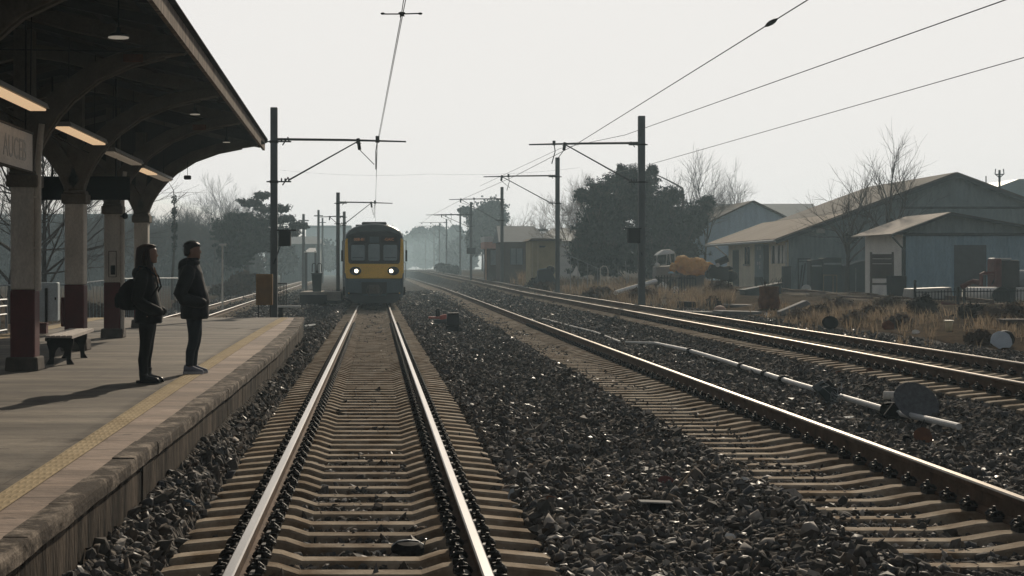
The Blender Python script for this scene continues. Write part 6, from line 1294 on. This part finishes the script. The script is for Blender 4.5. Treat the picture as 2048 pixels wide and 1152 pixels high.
# red machine, tank, grey tank
ym = 70.0; xm_ = xat(1968, ym); zm = gz(xm_, ym); u = ym / F; z_ = lambda py: zat(py, ym) - zm
t = thing('old_tractor', 'old red and black machine with a tall rounded housing and a bent red arm', 'machine', (xm_, ym, zm)); X_ = lambda px: xat(px, ym) - xm_
MB().mm((X_(1998), -.3, z_(577)), (X_(2035), .6, z_(520))).build('housing', M('machine_dark', (.03, .028, .027), .5, .3), t, bevel=.08); MB().mm((X_(1984), -.34, z_(577)), (X_(1999) - .003, .62, z_(517))).build('red_side', MT['redpaint'], t, bevel=.09); MB().mm((X_(1985), -.2, z_(519.4)), (X_(2020), .5, z_(516))).build('cap', MT['white'], t, bevel=.03)
am = MB(); am.tube([(X_(1960), -.1, z_(572)), (X_(1961), -.1, z_(548)), (X_(1967), -.1, z_(546)), (X_(1984), -.1, z_(548))], .09, 6); am.build('bracket', MT['redpaint'], t); g_ = MB(); g_.tube([(X_(1980), -.2, z_(570)), (X_(1987), -.25, z_(553)), (X_(1990), -.25, z_(545))], .03, 6); g_.build('hose', MT['black'], t); MB().mm((X_(1996), -.2, -.1), (X_(2030), .5, z_(577))).build('base', MT['black'], t)
ym = 62.0; xm_ = xat(1920, ym); zm = gz(xm_, ym); t = thing('red_drawbar', 'dark red bent drawbar frame standing in the dry grass', 'machine frame', (xm_, ym, zm)); X_ = lambda px: xat(px, ym) - xm_; z_ = lambda py: zat(py, ym) - zm
MB().tube([(X_(1923), 0, z_(574)), (X_(1935), 0, z_(568)), (X_(1946), 0, z_(563)), (X_(1957), 0, z_(565))], .11, 8).build('arm', MT['redpaint'], t); po = MB(); po.mm((X_(1914), -.08, -.3), (X_(1918), .08, z_(574))); po.mm((X_(1927), -.08, -.2), (X_(1930), .08, z_(577))); po.build('post', MT['blackmatt'], t); b_ = MB(); b_.tube([(X_(1880), -.2, z_(606)), (X_(1920), -.1, z_(613)), (X_(1958), 0, z_(616))], .07, 6); b_.tube([(X_(1914), -.3, z_(634)), (X_(1924), -.1, z_(612))], .10, 6); b_.build('crossbar', MT['redpaint'], t)
ym = 68.0; xm_ = xat(1975, ym); zm = gz(xm_, ym); u = ym / F; t = thing('white_tank', 'white cylindrical tank lying on its side with a black end wheel', 'tank', (xm_, ym, zm)); zc_ = zat(590, ym) - zm
MB().lathe([(.05, -46 * u), (15 * u, -44 * u), (16 * u, -40 * u), (16 * u, 18 * u), (15 * u, 22 * u), (.05, 24 * u)], (0, .1, zc_), 26, 'x').build('shell', M('tank_white', (.74, .69, .63), .6, .15, 2), t, True)
wl = MB().lathe([(.1, -.08), (15.5 * u, -.09), (17 * u, -.05), (17 * u, .05), (15.5 * u, .09), (.1, .08)], (20 * u, -.42, zc_), 24, 'y').build('end_wheel', MT['black'], t); MB().mm((-40 * u, -.1, -.2), (15 * u, .4, zc_ - 15 * u)).build('cradle', MT['blackmatt'], t)
ym = 69.0; xm_ = xat(2040, ym); zm = gz(xm_, ym); t = thing('grey_tank', 'grey cylinder tank cut by the right edge', 'tank', (xm_, ym, zm)); MB().lathe([(.05, -.52), (.42, -.48), (.46, -.4), (.46, 1.2), (.05, 1.25)], (0, 1.2, zat(560, ym) - zm), 22, 'x').build('shell', M('tank_grey', (.2, .22, .24), .4, .15, 2), t, True); MB().mm((-.3, .9, -.2), (1.0, 1.5, zat(572, ym) - zm)).build('cradle', MT['blackmatt'], t); MB().box((0.2, -.6, .45), (1.2, .3, .6)).build('panel', MT['whiteold'], t, bevel=.05)
yw_ = 66.5; t = thing('white_trailer', 'long low white trailer bed behind the black picket fence', 'trailer', (xat(1875, yw_), yw_ + 1.2, gz(xat(1875, yw_), yw_))); u = yw_ / F; z_ = lambda py: zat(py, yw_) - gz(xat(1875, yw_), yw_); MB().rings([[(-38 * u, -.4, z_(598)), (46 * u, -.4, z_(598)), (46 * u, .9, z_(598)), (-38 * u, .9, z_(598))], [(-36 * u, -.3, z_(578)), (44 * u, -.3, z_(575)), (44 * u, .8, z_(575)), (-36 * u, .8, z_(578))]]).build('bed', M('trailer_grey', (.30, .29, .27), .6, .2), t, bevel=.03); MB().mm((-30 * u, -.2, -.2), (38 * u, .6, z_(598))).build('chassis', MT['blackmatt'], t)
simple('rusty_crate', 'dark crate half hidden in the grass behind the round pale grey sheet', 'crate', G(2033, 662), MB().box((0, .2, .2), (.7, .5, .42)), MT['brownwall'], part='crate', bevel=.01)
# left side pale scrap beside the far left track
for k, (px, py, w, h, lb) in enumerate(((588, 552, 12, 6, 'white sheet of scrap beside the far left track'), (575, 558, 10, 5, 'smaller white scrap left of the white sheet by the far left track'), (593, 536, 6, 10, 'white post like scrap under the lean to'))):
    p = at(px, py, 120); scrap(px, 560 + k, w, h, MT['white'], 'white_scrap', lb, 'scrap', 70)
# ---------------------------------------------------------------- trees
def limb(mb, p, d, L, r0, r1, rg, seg=4, wob=.12, grav=0.0, n=5, m=None):
    pts = [p.copy()]; d = d.normalized()
    for i in range(seg):
        d = (d + Vector((rg.uniform(-1, 1), rg.uniform(-1, 1), rg.uniform(-.6, .8))) * wob + Vector((0, 0, grav))).normalized()
        pts.append(pts[-1] + d * (L / seg))
    mb.tube(pts, [r0 + (r1 - r0) * i / seg for i in range(seg + 1)], n, cap=False, m=m)
    return pts, d
def twigs(mb, p, d, L, r, rg, lv, up=.08, ang=.62, ratio=.66, kids=(3, 5)):
    pts, d2 = limb(mb, p, d, L, r, r * .45, rg, 4 if lv > 1 else 3, .21, up, 5 if lv > 2 else (4 if lv > 1 else 3))
    if lv <= 0: return
    for k in range(rg.randint(*kids)):
        u = rg.uniform(.3, 1.0); i = min(len(pts) - 2, int(u * (len(pts) - 1))); q = pts[i].lerp(pts[i + 1], u * (len(pts) - 1) - i)
        a = rg.uniform(0, 6.283); side = d2.orthogonal().normalized(); side = (Matrix.Rotation(a, 3, d2) @ side)
        nd = (d2 * math.cos(ang) + side * math.sin(ang) * rg.uniform(.7, 1.3)).normalized()
        twigs(mb, q, nd, L * ratio * rg.uniform(.75, 1.2), max(r * .5, .009), rg, lv - 1, up, ang, ratio, kids)
    twigs(mb, pts[-1], d2, L * ratio, max(r * .45, .008), rg, lv - 1, up, ang, ratio, kids)
TOPS = {}
def bare_tree(label, base, H, seed, lv=3, spread=.62, r=.16, fork=.35, kids=(3, 5), mat='twig', group='bare trees', nlimb=6, rmin=1.0, ratio=.66, name='bare_tree'):
    H *= .81; rg = random.Random(seed); t = thing(name, label, 'tree', base, rg.uniform(0, 6), group)
    tk = MB(); pts, d = limb(tk, Vector((0, 0, -.3)), Vector((rg.uniform(-.06, .06), rg.uniform(-.06, .06), 1)), H * .55, r, r * .45, rg, 7, .07, .03, 8)
    TOPS[label] = Vector(base) + Matrix.Rotation(t.rotation_euler.z, 3, 'Z') @ pts[-1]
    tk.build('trunk', MT['bark'], t, fix=False)
    cr = MB(); nk = len(pts) - 1
    for k in range(nlimb):
        u = fork + (1 - fork) * (k + rg.random()) / nlimb; i = min(nk - 1, int(u * nk)); q = pts[i].lerp(pts[i + 1], u * nk - i); a = 2.4 * k + rg.uniform(-.4, .4)
        nd = Vector((math.cos(a) * math.sin(spread), math.sin(a) * math.sin(spread), math.cos(spread)))
        twigs(cr, q, nd, H * .38 * (1.15 - .5 * u), r * .40, rg, lv, .03, .66, ratio, kids)
    twigs(cr, pts[-1], d, H * .30, r * .42, rg, lv, .05, .5, ratio, kids)
    cr.build('crown', MT[mat], t, fix=False); return t
def leafcloud(mb, c, r, n, rg, s=.16, m=None):
    for _ in range(n):
        while True:
            v = Vector((rg.uniform(-1, 1), rg.uniform(-1, 1), rg.uniform(-1, 1)))
            if v.length < 1: break
        p = Vector(c) + Vector((v.x * r[0], v.y * r[1], v.z * r[2])); a = Vector((rg.gauss(0, 1), rg.gauss(0, 1), rg.gauss(0, .6))).normalized(); b = a.orthogonal().normalized(); b = Matrix.Rotation(rg.uniform(0, 6.3), 3, a) @ b; cc = a.cross(b); k = s * rg.uniform(.6, 1.4)
        mb.add([p + b * k, p + cc * k * .55, p - b * k * .8, p - cc * k * .5], [(0, 1, 2, 3)], m)
def evergreen(label, base, lobes, seed, trunk_h, r=.25, dens=85, s=.115, group='evergreen trees', name='evergreen_tree', mat='leaf', poke=34, fill=420, q0=.35, q1=.75, qz=.55):
    """lobes: (dx, dy, z, rx, ry, rz) masses of the crown; each is filled with leaf clumps on small limbs"""
    rg = random.Random(seed); t = thing(name, label, 'tree', base, 0, group)
    tk = MB(); pts, d = limb(tk, Vector((0, 0, -.3)), Vector((0, 0, 1)), trunk_h, r, r * .3, rg, 8, .04, .03, 8)
    cr = MB()
    for (dx, dy, z, rx, ry, rz) in lobes:
        i = min(range(len(pts)), key=lambda k: abs(pts[k].z - (z - rz * .5))); limb(tk, pts[i], Vector((dx, dy, z)) - pts[i], (Vector((dx, dy, z)) - pts[i]).length, r * .35, .03, rg, 4, .08, 0, 5)
        leafcloud(cr, (dx, dy, z), (rx * .80, ry * .80, rz * .80), int(fill * (rx * ry * rz) ** .75), rg, s * 2.2)
        n = int(6 + 8.0 * (rx * ry + rx * rz + ry * rz) / 3 * (.17 / s) ** 1.2)
        for k in range(n):
            th = rg.uniform(0, 6.283); cz = rg.uniform(-.95, 1); rr = rg.uniform(.45, 1.0) ** .5; sx = math.sqrt(max(0, 1 - cz * cz))
            c = Vector((dx + rx * rr * sx * math.cos(th), dy + ry * rr * sx * math.sin(th), z + rz * rr * cz)); q = rg.uniform(q0, q1)
            leafcloud(cr, c, (q, q, q * qz), int(dens * q), rg, s)
        for k in range(poke * 2):
            th = rg.uniform(0, 6.283); cz = rg.uniform(0, 1); sx = math.sqrt(1 - cz * cz); o = Vector((rx * sx * math.cos(th), ry * sx * math.sin(th), rz * cz)); c = Vector((dx, dy, z)) + o * rg.uniform(.98, 1.0 + rg.choice((.05, .10, .2, .42)))
            c += Vector((0, 0, rg.uniform(0, .35))); tk.tube([Vector((dx, dy, z)) + o * .7, c], [.03, .010], 4); leafcloud(cr, c - o * .03, (.2, .2, .2), rg.choice((4, 9, 16)), rg, s * .7)
    tk.build('trunk', MT['bark'], t, fix=False); cr.build('crown', MT[mat], t, fix=False); return t
def tb(px, Y): x = xat(px, Y); return Vector((x, Y, gz(x, Y)))
# right : the dark evergreen mass
Y = 124.0
def lob(base, px, py, Yd, rpx, rpy): # lobe from photo pixels
    yy = base.y + Yd; return (xat(px, yy) - base.x, Yd, zat(py, yy) - base.z, rpx * yy / F, rpx * yy / F * .8, rpy * yy / F)
b = tb(1195, Y); evergreen('left evergreen of the big dark clump behind the second right hand mast', b, [lob(b, 1188, 470, 0, 46, 62), lob(b, 1165, 520, -1, 28, 40), lob(b, 1220, 430, 1, 44, 50), lob(b, 1195, 395, 0, 30, 30), lob(b, 1235, 372, 2, 26, 22), lob(b, 1215, 520, -2, 44, 40), lob(b, 1162, 395, 0, 10, 9)], 3, 8.5, group='evergreen trees at the right', q0=.25, q1=.6, qz=.42, fill=300, poke=44)
b = tb(1285, Y + 3); evergreen('tallest evergreen of the big dark clump, right behind the nearest right hand mast', b, [lob(b, 1270, 400, 0, 46, 48), lob(b, 1310, 440, 1, 48, 60), lob(b, 1262, 360, 0, 22, 22), lob(b, 1295, 368, -1, 20, 20), lob(b, 1256, 500, -2, 48, 56), lob(b, 1310, 520, -2, 46, 44), lob(b, 1243, 352, 0, 9, 14)], 4, 9.3, group='evergreen trees at the right', q0=.25, q1=.6, qz=.42, fill=300, poke=44)
b = tb(1365, Y + 4); evergreen('right evergreen of the big dark clump with loose knobby top branches', b, [lob(b, 1352, 455, 0, 40, 50), lob(b, 1388, 440, 1, 34, 34), lob(b, 1345, 396, 0, 20, 15), lob(b, 1304, 344, 0, 7, 6), lob(b, 1360, 510, -1, 46, 44), lob(b, 1412, 412, 1, 14, 12)], 5, 8.2, group='evergreen trees at the right', q0=.25, q1=.6, qz=.42, fill=300, poke=44)
bare_tree('pale bare tree with fine twigs behind the second right hand mast', tb(1148, 134), 9.8, 11, 4, .5, .14, .25, (3, 4), 'twigpale', 'bare trees at the right', 8)
for px, Yt, top, sd, lb in ((1372, 140, 318, 12, 'bare tree standing out of the right evergreen, left of two'), (1408, 138, 308, 13, 'taller bare tree behind the right evergreen'), (1448, 150, 330, 14, 'spreading bare tree over the pale blue shed roof')):
    b = tb(px, Yt); bare_tree(lb, b, (zat(top, Yt) - b.z) * 1.12, sd, 3, .50, .15, .35, (3, 4), 'twig', 'bare trees at the right', 6)
for px, Yt, top, sd, lb in ((1696, 90, 345, 15, 'smaller bare tree in front of the warehouse roof'), (1775, 92, 286, 16, 'tall bare tree forking in front of the warehouse gable')):
    b = tb(px, Yt); bare_tree(lb, b, (zat(top, Yt) - b.z) * 1.12, sd, 3, .80, .17, .58, (2, 4), 'twig', 'bare trees at the right', 7, ratio=.70)
rg = random.Random(9)
for key, r, lb in (('smaller bare tree in front of the warehouse roof', .24, 'dark twig nest in the smaller bare tree'), ('tall bare tree forking in front of the warehouse gable', .14, 'small dark bird nest in the tall bare tree')):
    n_ = MB(); p = TOPS[key] + Vector((.05, 0, .1))
    for k in range(220):
        v = Vector((rg.gauss(0, .42), rg.gauss(0, .42), rg.gauss(0, .3))) * r * 1.6; d = Vector((rg.gauss(0, 1), rg.gauss(0, 1), rg.gauss(0, .6))).normalized() * r * .7; n_.tube([v - d, v + d], .018, 3)
    o = n_.build('bird_nest', MT['blackmatt'], None, fix=False, loc=p); tag(o, lb, 'nest', 'nests in the trees')
b = tb(965, 290); evergreen('hazy tall loose tree left of the brown house', b, [lob(b, 962, 440, 0, 30, 30), lob(b, 985, 420, 1, 26, 22), lob(b, 950, 480, 0, 24, 40), lob(b, 978, 475, 1, 26, 36), lob(b, 1000, 440, 2, 18, 20), lob(b, 930, 425, 0, 12, 10)], 6, 8, dens=44, s=.22, group='evergreen trees at the right', fill=90)
for px, Yt, top, sd, lb in ((1042, 158, 396, 17, 'bare tree behind the roof of the brown house, left of two'), (1074, 162, 405, 18, 'bare forked tree behind the brown house, right of two'), (1022, 190, 425, 19, 'small far bare tree by the third right hand mast')):
    b = tb(px, Yt); bare_tree(lb, b, (zat(top, Yt) - b.z), sd, 3, .5, .15, .35, (2, 4), 'twig', 'bare trees at the right', 6)
for px, Yt, top, w, sd, lb in ((905, 600, 450, 30, 31, 'pale hazy round tree by the fifth right hand mast'), (868, 840, 450, 40, 32, 'broad tree almost lost in the haze right of the train'), (832, 960, 452, 44, 33, 'faintest tree just right of the train roof'), (925, 480, 470, 26, 34, 'hazy tree under the tall loose tree')):
    b = tb(px, Yt); evergreen(lb, b, [lob(b, px, (top + 545) / 2, 0, w, (545 - top) / 2.3), lob(b, px - w * .5, (top + 545) / 2 + 10, 0, w * .6, 34), lob(b, px + w * .5, (top + 560) / 2, 0, w * .6, 34), lob(b, px + w * .2, top + 16, 0, w * .5, 14)], sd, 6, dens=60, s=.70, group='hazy trees along the right track', poke=16, fill=60)
for px, Yt, r, lb, sd in ((885, 262, 2.0, 'dark round shrub by the fifth right hand mast', 41), (905, 240, 1.5, 'smaller dark shrub beside the round shrub', 42)):
    b = tb(px, Yt); rg = random.Random(sd); m_ = MB(); 
    for k in range(14): leafcloud(m_, (rg.uniform(-r, r) * .7, rg.uniform(-r, r) * .5, rg.uniform(.1, r * .7)), (.7, .7, .6), 50, rg, .22)
    tag(m_.build('shrub', MT['leaf'], None, fix=False, loc=b), lb, 'shrub', 'dark shrubs')
for px, Yt, top, w, sd, lb in ((592, 330, 478, 34, 35, 'hazy round tree behind the ochre cabinet'), (640, 420, 474, 30, 36, 'paler hazy tree behind the green bin'), (562, 260, 486, 24, 37, 'hazy tree behind the black box of the dark mast')):
    b = tb(px, Yt); evergreen(lb, b, [lob(b, px, (top + 548) / 2, 0, w, (548 - top) / 2.2), lob(b, px - w * .6, (top + 560) / 2, 0, w * .6, 30), lob(b, px + w * .6, (top + 556) / 2, 0, w * .6, 32)], sd, 5, dens=60, s=.5, group='hazy trees behind the left track', poke=16, fill=60)
# left : woods
b = tb(497, 150); evergreen('dark cedar with flat layered branches left of the dark mast', b, [lob(b, 490, 480, 0, 46, 42), lob(b, 470, 500, -1, 44, 42), lob(b, 515, 446, 0, 34, 12), lob(b, 478, 438, 1, 26, 10), lob(b, 545, 420, 0, 36, 4), lob(b, 500, 408, 0, 24, 4), lob(b, 562, 441, 0, 26, 4), lob(b, 572, 466, 0, 26, 7), lob(b, 530, 480, 0, 40, 30), lob(b, 455, 460, 0, 30, 22), lob(b, 524, 395, 0, 14, 3), lob(b, 596, 454, 0, 16, 3)], 7, 7.0, dens=60, s=.14, group='trees at the left', q0=.3, q1=.7, qz=.28, fill=260, poke=40)
for px, Yt, top, sd, lb, mt in ((425, 190, 345, 21, 'tall bare tree with a rounded head between the canopy arch and the cedar', 'twig'), (487, 215, 374, 22, 'bare tree showing over the dark cedar', 'twigpale'), (388, 195, 385, 23, 'bare tree by the hanging speaker', 'twig'), (300, 180, 400, 24, 'bare tree behind the last column', 'twig'), (240, 175, 405, 25, 'bare tree behind the third column', 'twig'), (180, 170, 380, 26, 'bare tree behind the second column', 'twig')):
    b = tb(px, Yt); bare_tree(lb, b, (zat(top, Yt) - b.z), sd, 4, .55, .2, .25, (3, 4), mt, 'bare trees at the left', 8)
b = tb(20, 62); bare_tree('big bare tree with long branches seen past the first column', b, 11.5, 27, 3, .9, .18, .15, (2, 4), 'twig', 'bare trees at the left', 10, ratio=.72)
b = tb(92, 70); bare_tree('bare tree seen through the opening between the first two columns', b, 11.5, 28, 3, .7, .15, .25, (2, 4), 'twig', 'bare trees at the left', 9, ratio=.72)
b = tb(345, 112); rg = random.Random(8); t = thing('ivy_trunk', 'ivy clad leaning trunk left of the tall bare tree', 'tree', b, 0, 'trees at the left'); k_ = 112 / F
tk = MB(); pts, d = limb(tk, Vector((0, 0, -.3)), Vector((.02, 0, 1)), zat(372, 112) - b.z, .14, .03, rg, 8, .05, .02, 7)
tw = MB(); [twigs(tw, pts[i_], Vector((rg.uniform(-1, 1), rg.uniform(-1, 1), .9)), .9, .03, rg, 1) for i_ in (5, 6, 6, 7, 7, 8)]; tk.build('trunk', MT['bark'], t, fix=False); tw.build('branches', MT['twig'], t, fix=False)
iv = MB(); [leafcloud(iv, pts[i_].lerp(pts[i_ + 1], rg.random()), (.24, .24, .35), 60, rg, .10) for i_ in (4, 4, 5, 5, 6, 6, 7)]; iv.build('ivy', MT['leaf'], t, fix=False)
# grey undergrowth of the woods: a mass nobody could count
rg = random.Random(50); wd = MB()
for k in range(2400):
    Yt = rg.uniform(205, 275); px = rg.uniform(-40, 520); x = xat(px, Yt)
    topz = zat(lerp(px, [-40, 120, 260, 330, 400, 450, 520], [425, 432, 436, 434, 442, 452, 500]) + rg.uniform(-6, 40), Yt); p = Vector((x, Yt, 0)); L = max(1.2, topz - .0)
    pts, d = limb(wd, p, Vector((rg.uniform(-.25, .25), rg.uniform(-.2, .2), 1)), L, .09, .026, rg, 4, .10, .02, 3)
    for j in range(9):
        i = rg.randint(1, 4); q = pts[i - 1].lerp(pts[i], rg.random()); a = rg.uniform(0, 6.28); wd.tube([q, q + Vector((math.cos(a) * 1.2, math.sin(a) * 1.2, rg.uniform(.3, 1.8)))], [.04, .012], 3, cap=False)
    for j in range(10): q = pts[rg.randint(0, 3)]; leafcloud(wd, q + Vector((0, 0, rg.uniform(-.3, .7))), (1.1, 1.1, 1.1), 1, rg, .48)
tag(wd.build('thicket', M('thicket_bark', (.05, .045, .043), .95, .3, 2), None, fix=False), 'grey leafless thicket filling the left behind the platform fence', 'thicket', None, 'stuff')
rg = random.Random(52)
def shrub(label, px, py, Yt, rx, rz, n, mat, sd, s=.10, stick=60, group='dry shrubs'):
    rg = random.Random(sd); x = xat(px, Yt); b = Vector((x, Yt, gz(x, Yt))); m_ = MB(); k_ = Yt / F
    for k in range(stick):
        a = rg.uniform(0, 6.28); e = rg.uniform(0, 1) ** .6; tip = Vector((math.cos(a) * rx * k_ * e, math.sin(a) * rx * k_ * e * .7, rz * k_ * 2 * rg.uniform(.5, 1.0) * math.sqrt(max(.1, 1 - e * e * .8)))); q = tip * .5 + Vector((rg.uniform(-.1, .1), rg.uniform(-.1, .1), .1)); m_.tube([Vector((tip.x * .25, tip.y * .25, -.05)), q, tip], [.016, .011, .004], 3, cap=False)
        for j in range(n): leafcloud(m_, q.lerp(tip, rg.random()), (.16, .16, .16), 1, rg, s)
    return tag(m_.build('shrub', mat, None, fix=False, loc=b), label, 'shrub', group)
MT['shrubbrown'] = M('shrub_brown', (.085, .055, .038), .95, .4, 2); MT['shrubdark'] = M('shrub_dark', (.04, .03, .024), .95, .4, 2)
shrub('wide brown shrub beside the far left track', 462, 560, 118, 44, 16, 16, MT['shrubbrown'], 61, .18, 300); shrub('rust brown shrub on top of the bank left of the dark mast', 488, 545, 126, 36, 24, 16, MT['shrubbrown'], 62, .18, 260); shrub('low grey brown shrub behind the man', 372, 580, 74, 26, 12, 8, MT['shrubdark'], 63, .1, 160)
shrub('brown shrub behind the wire fence between the second and third columns', 190, 610, 62, 44, 22, 7, MT['shrubbrown'], 64, .10, 220); shrub('brown shrub behind the wire fence left of the woman', 250, 610, 64, 34, 20, 7, MT['shrubbrown'], 65, .10, 200)
shrub('dark shrub at the left end of the right hand picket fence', 1846, 640, 52, 30, 24, 7, MT['shrubdark'], 66, .06, 330); shrub('brown shrub under the red drawbar', 1945, 655, 48, 34, 16, 7, MT['shrubdark'], 67, .05, 260); shrub('brown shrub behind the round pale grey sheet', 2030, 650, 44, 36, 18, 7, MT['shrubbrown'], 68, .05, 300)
shrub('dark brown shrub in front of the black picket fence', 1440, 590, 80, 34, 20, 7, MT['shrubbrown'], 69, .07, 260); shrub('small dark shrub behind the pink cover', 1426, 605, 66, 13, 12, 6, MT['shrubdark'], 70, .06, 110); shrub('leafless shrub against the cream wall', 1558, 545, 99, 12, 14, 0, MT['twig'], 71, .05, 40); shrub('brown shrub right of the second right hand mast', 1200, 575, 86, 40, 14, 6, MT['shrubbrown'], 72, .08, 240)
shrub('brown shrub in front of the dark handcart', 1092, 578, 108, 30, 11, 7, MT['shrubbrown'], 76, .07, 200)
shrub('dark shrub at the foot of the cream hut', 1070, 560, 114, 16, 12, 8, MT['shrubdark'], 73, .1, 110); shrub('rust brown shrub beneath the white beam', 1285, 585, 78, 34, 16, 6, MT['shrubbrown'], 74, .07, 240); shrub('thin leafless shrub above the yellow tarpaulin', 1388, 520, 106, 18, 26, 0, MT['twig'], 75, .05, 50)
for k, (px, py, Yt, rx, rz) in enumerate(((1600, 650, 50, 26, 9), (1640, 640, 54, 30, 11), (1710, 655, 46, 28, 10), (1745, 640, 52, 34, 12), (1800, 660, 43, 26, 10), (1960, 680, 34, 26, 9), (1680, 630, 58, 36, 13), (1780, 625, 60, 36, 14), (1990, 650, 44, 34, 13))):
    shrub('low brown weed clump in the dry grass of the right hand verge', px, py, Yt, rx, rz, 5, MT['shrubbrown' if k % 2 else 'twigpale'], 80 + k, .045, 170, 'weed clumps on the verge')
# ---------------------------------------------------------------- dry grass (stuff)
CLEAR = [(G(a, b).x, G(a, b).y, r) for a, b, r in ((1660, 659, .36), (2003, 697, .5), (1898, 663, .34), (1831, 667, .22), (1776, 658, .25), (1905, 642, .2))]
CLEAR += [(xat(a, 64.), 64., .6) for a in (1915, 1975, 2010)] + [(xat(1345, 82.), 82., .5)]
def grass(name, label, areas, seed, mat, w=.012):
    rg = np.random.default_rng(seed); V = []; n_ = 0
    for (pxa, pxb, ya, yb, dens, h0, h1) in areas:
        xa_, xb2 = xat(pxa, (ya + yb) / 2), xat(pxb, (ya + yb) / 2); n = int(abs(xb2 - xa_) * (yb - ya) * dens)
        cx = rg.uniform(0, 1, (max(6, n // 45), 2))
        for k in range(n):
            c = cx[rg.integers(len(cx))]; u = c[0] + rg.normal(0, .022); v = c[1] + rg.normal(0, .04)
            if rg.random() < .2: u, v = rg.uniform(0, 1, 2)
            Yt = ya + (yb - ya) * v; x = xat(pxa + (pxb - pxa) * u, Yt)
            if x < 9.87 + t3(Yt) + 1.0 + rg.uniform(0, .5): continue
            if any(Yo - 12 < Yt < Yo + .35 and abs(x * Yo / Yt - xo) < ro for xo, Yo, ro in CLEAR): continue
            h = rg.uniform(h0, h1); a = rg.uniform(0, 6.283); l = rg.uniform(.1, .6) * h; z = gz_fast(x, Yt) - .03; ww = w * rg.uniform(.7, 1.6) * (Yt / 45) ** .5; ca, sa = math.cos(a), math.sin(a); b = rg.uniform(0, 6.283); cb, sb = math.cos(b) * ww, math.sin(b) * ww
            V.append(((x - cb, Yt - sb, z), (x + cb, Yt + sb, z), (x + ca * l * .35 + cb * .7, Yt + sa * l * .35 + sb * .7, z + h * .6), (x + ca * l * .35 - cb * .7, Yt + sa * l * .35 - sb * .7, z + h * .6), (x + ca * l, Yt + sa * l, z + h)))
    V = np.array(V); n = len(V); mb = MB(); mb.v = [tuple(v) for v in V.reshape(-1, 3)]
    for i in range(n): mb.f.append([5 * i, 5 * i + 1, 5 * i + 2, 5 * i + 3]); mb.f.append([5 * i + 3, 5 * i + 2, 5 * i + 4])
    mb.m = [0] * len(mb.f); return tag(mb.build(name, mat, None, fix=False), label, 'grass', None, 'stuff')
def gz_fast(x, Y): u = x - t3(Y); return hgt(u, Y)
grass('dry_grass', 'dry brown grass on the verge right of the raised track', [
    (1580, 2120, 40, 58, 22, .12, .48), (1700, 2150, 28.5, 41, 26, .06, .32), (1900, 2150, 25, 30, 26, .05, .2), (1500, 1860, 54, 63, 20, .12, .38), (1290, 1470, 66, 92, 26, .3, .8), (1110, 1300, 74, 104, 26, .3, .8), (1000, 1062, 108, 136, 34, .5, 1.5), (1040, 1130, 88, 108, 22, .3, .8), (960, 1010, 130, 165, 10, .3, .8), (1110, 1420, 100, 130, 10, .3, .9)], 77, MT['grassdry'])
# ---------------------------------------------------------------- sky, sun, air, camera
SUN_EL, SUN_AZ = 25.0, 14.5        # sun ahead of the camera, a little to the right
w = bpy.data.worlds.new('World'); SC.world = w; w.use_nodes = True; nt = w.node_tree; N = nt.nodes; L = nt.links
sk = N.new('ShaderNodeTexSky'); sk.sky_type = 'NISHITA'; sk.sun_disc = False; sk.sun_elevation = R(SUN_EL); sk.sun_rotation = R(SUN_AZ); sk.air_density = 1.0; sk.dust_density = 4.0; sk.ozone_density = 1.0
hs = N.new('ShaderNodeHueSaturation'); hs.inputs['Saturation'].default_value = .25; L.new(sk.outputs[0], hs.inputs['Color']); hs.inputs['Value'].default_value = 1.3; mn = N.new('ShaderNodeVectorMath'); mn.operation = 'MINIMUM'; mn.inputs[1].default_value = (17.6, 17.1, 16.5); L.new(hs.outputs[0], mn.inputs[0]); L.new(mn.outputs[0], N['Background'].inputs[0]); N['Background'].inputs[1].default_value = .05   # bright haze veils the glow round the sun
sd = bpy.data.lights.new('sun', 'SUN'); sd.energy = 3.6; sd.angle = R(.6); sd.color = (1, .86, .68)
so = bpy.data.objects.new('sun', sd); COL.objects.link(so)
dv = Vector((math.sin(R(SUN_AZ)) * math.cos(R(SUN_EL)), math.cos(R(SUN_AZ)) * math.cos(R(SUN_EL)), math.sin(R(SUN_EL))))
so.rotation_euler = dv.to_track_quat('Z', 'Y').to_euler()
hz = bpy.data.materials.new('haze_air'); hz.use_nodes = True; nt = hz.node_tree; nt.nodes.remove(nt.nodes['Principled BSDF'])
pv = nt.nodes.new('ShaderNodeVolumePrincipled'); pv.inputs['Color'].default_value = (.66, .87, 1.0, 1); pv.inputs['Density'].default_value = .00082; pv.inputs['Anisotropy'].default_value = .32
nt.links.new(pv.outputs[0], nt.nodes['Material Output'].inputs['Volume'])
hb = MB().mm((-1100, -30, -4.5), (1100, 1060, 17.0)).build('haze', hz); tag(hb, 'pale morning haze over the railway', None, None, 'stuff')
cam = bpy.data.cameras.new('camera'); co = bpy.data.objects.new('camera', cam); COL.objects.link(co); SC.camera = co
cam.sensor_width = 36; cam.lens = F / 2048 * 36; co.location = (0, 0, EYE); co.rotation_euler = (R(90), 0, 0)
cam.shift_x = (1024 - VX) / 2048; cam.shift_y = -(576 - VY) / 2048; cam.clip_start = .1; cam.clip_end = 6000
SC.view_settings.view_transform = 'Standard'; SC.view_settings.look = 'None'; SC.view_settings.gamma = 1; SC.view_settings.exposure = 0
SC.cycles.volume_bounces = 0; SC.cycles.max_bounces = 6; SC.cycles.transparent_max_bounces = 8
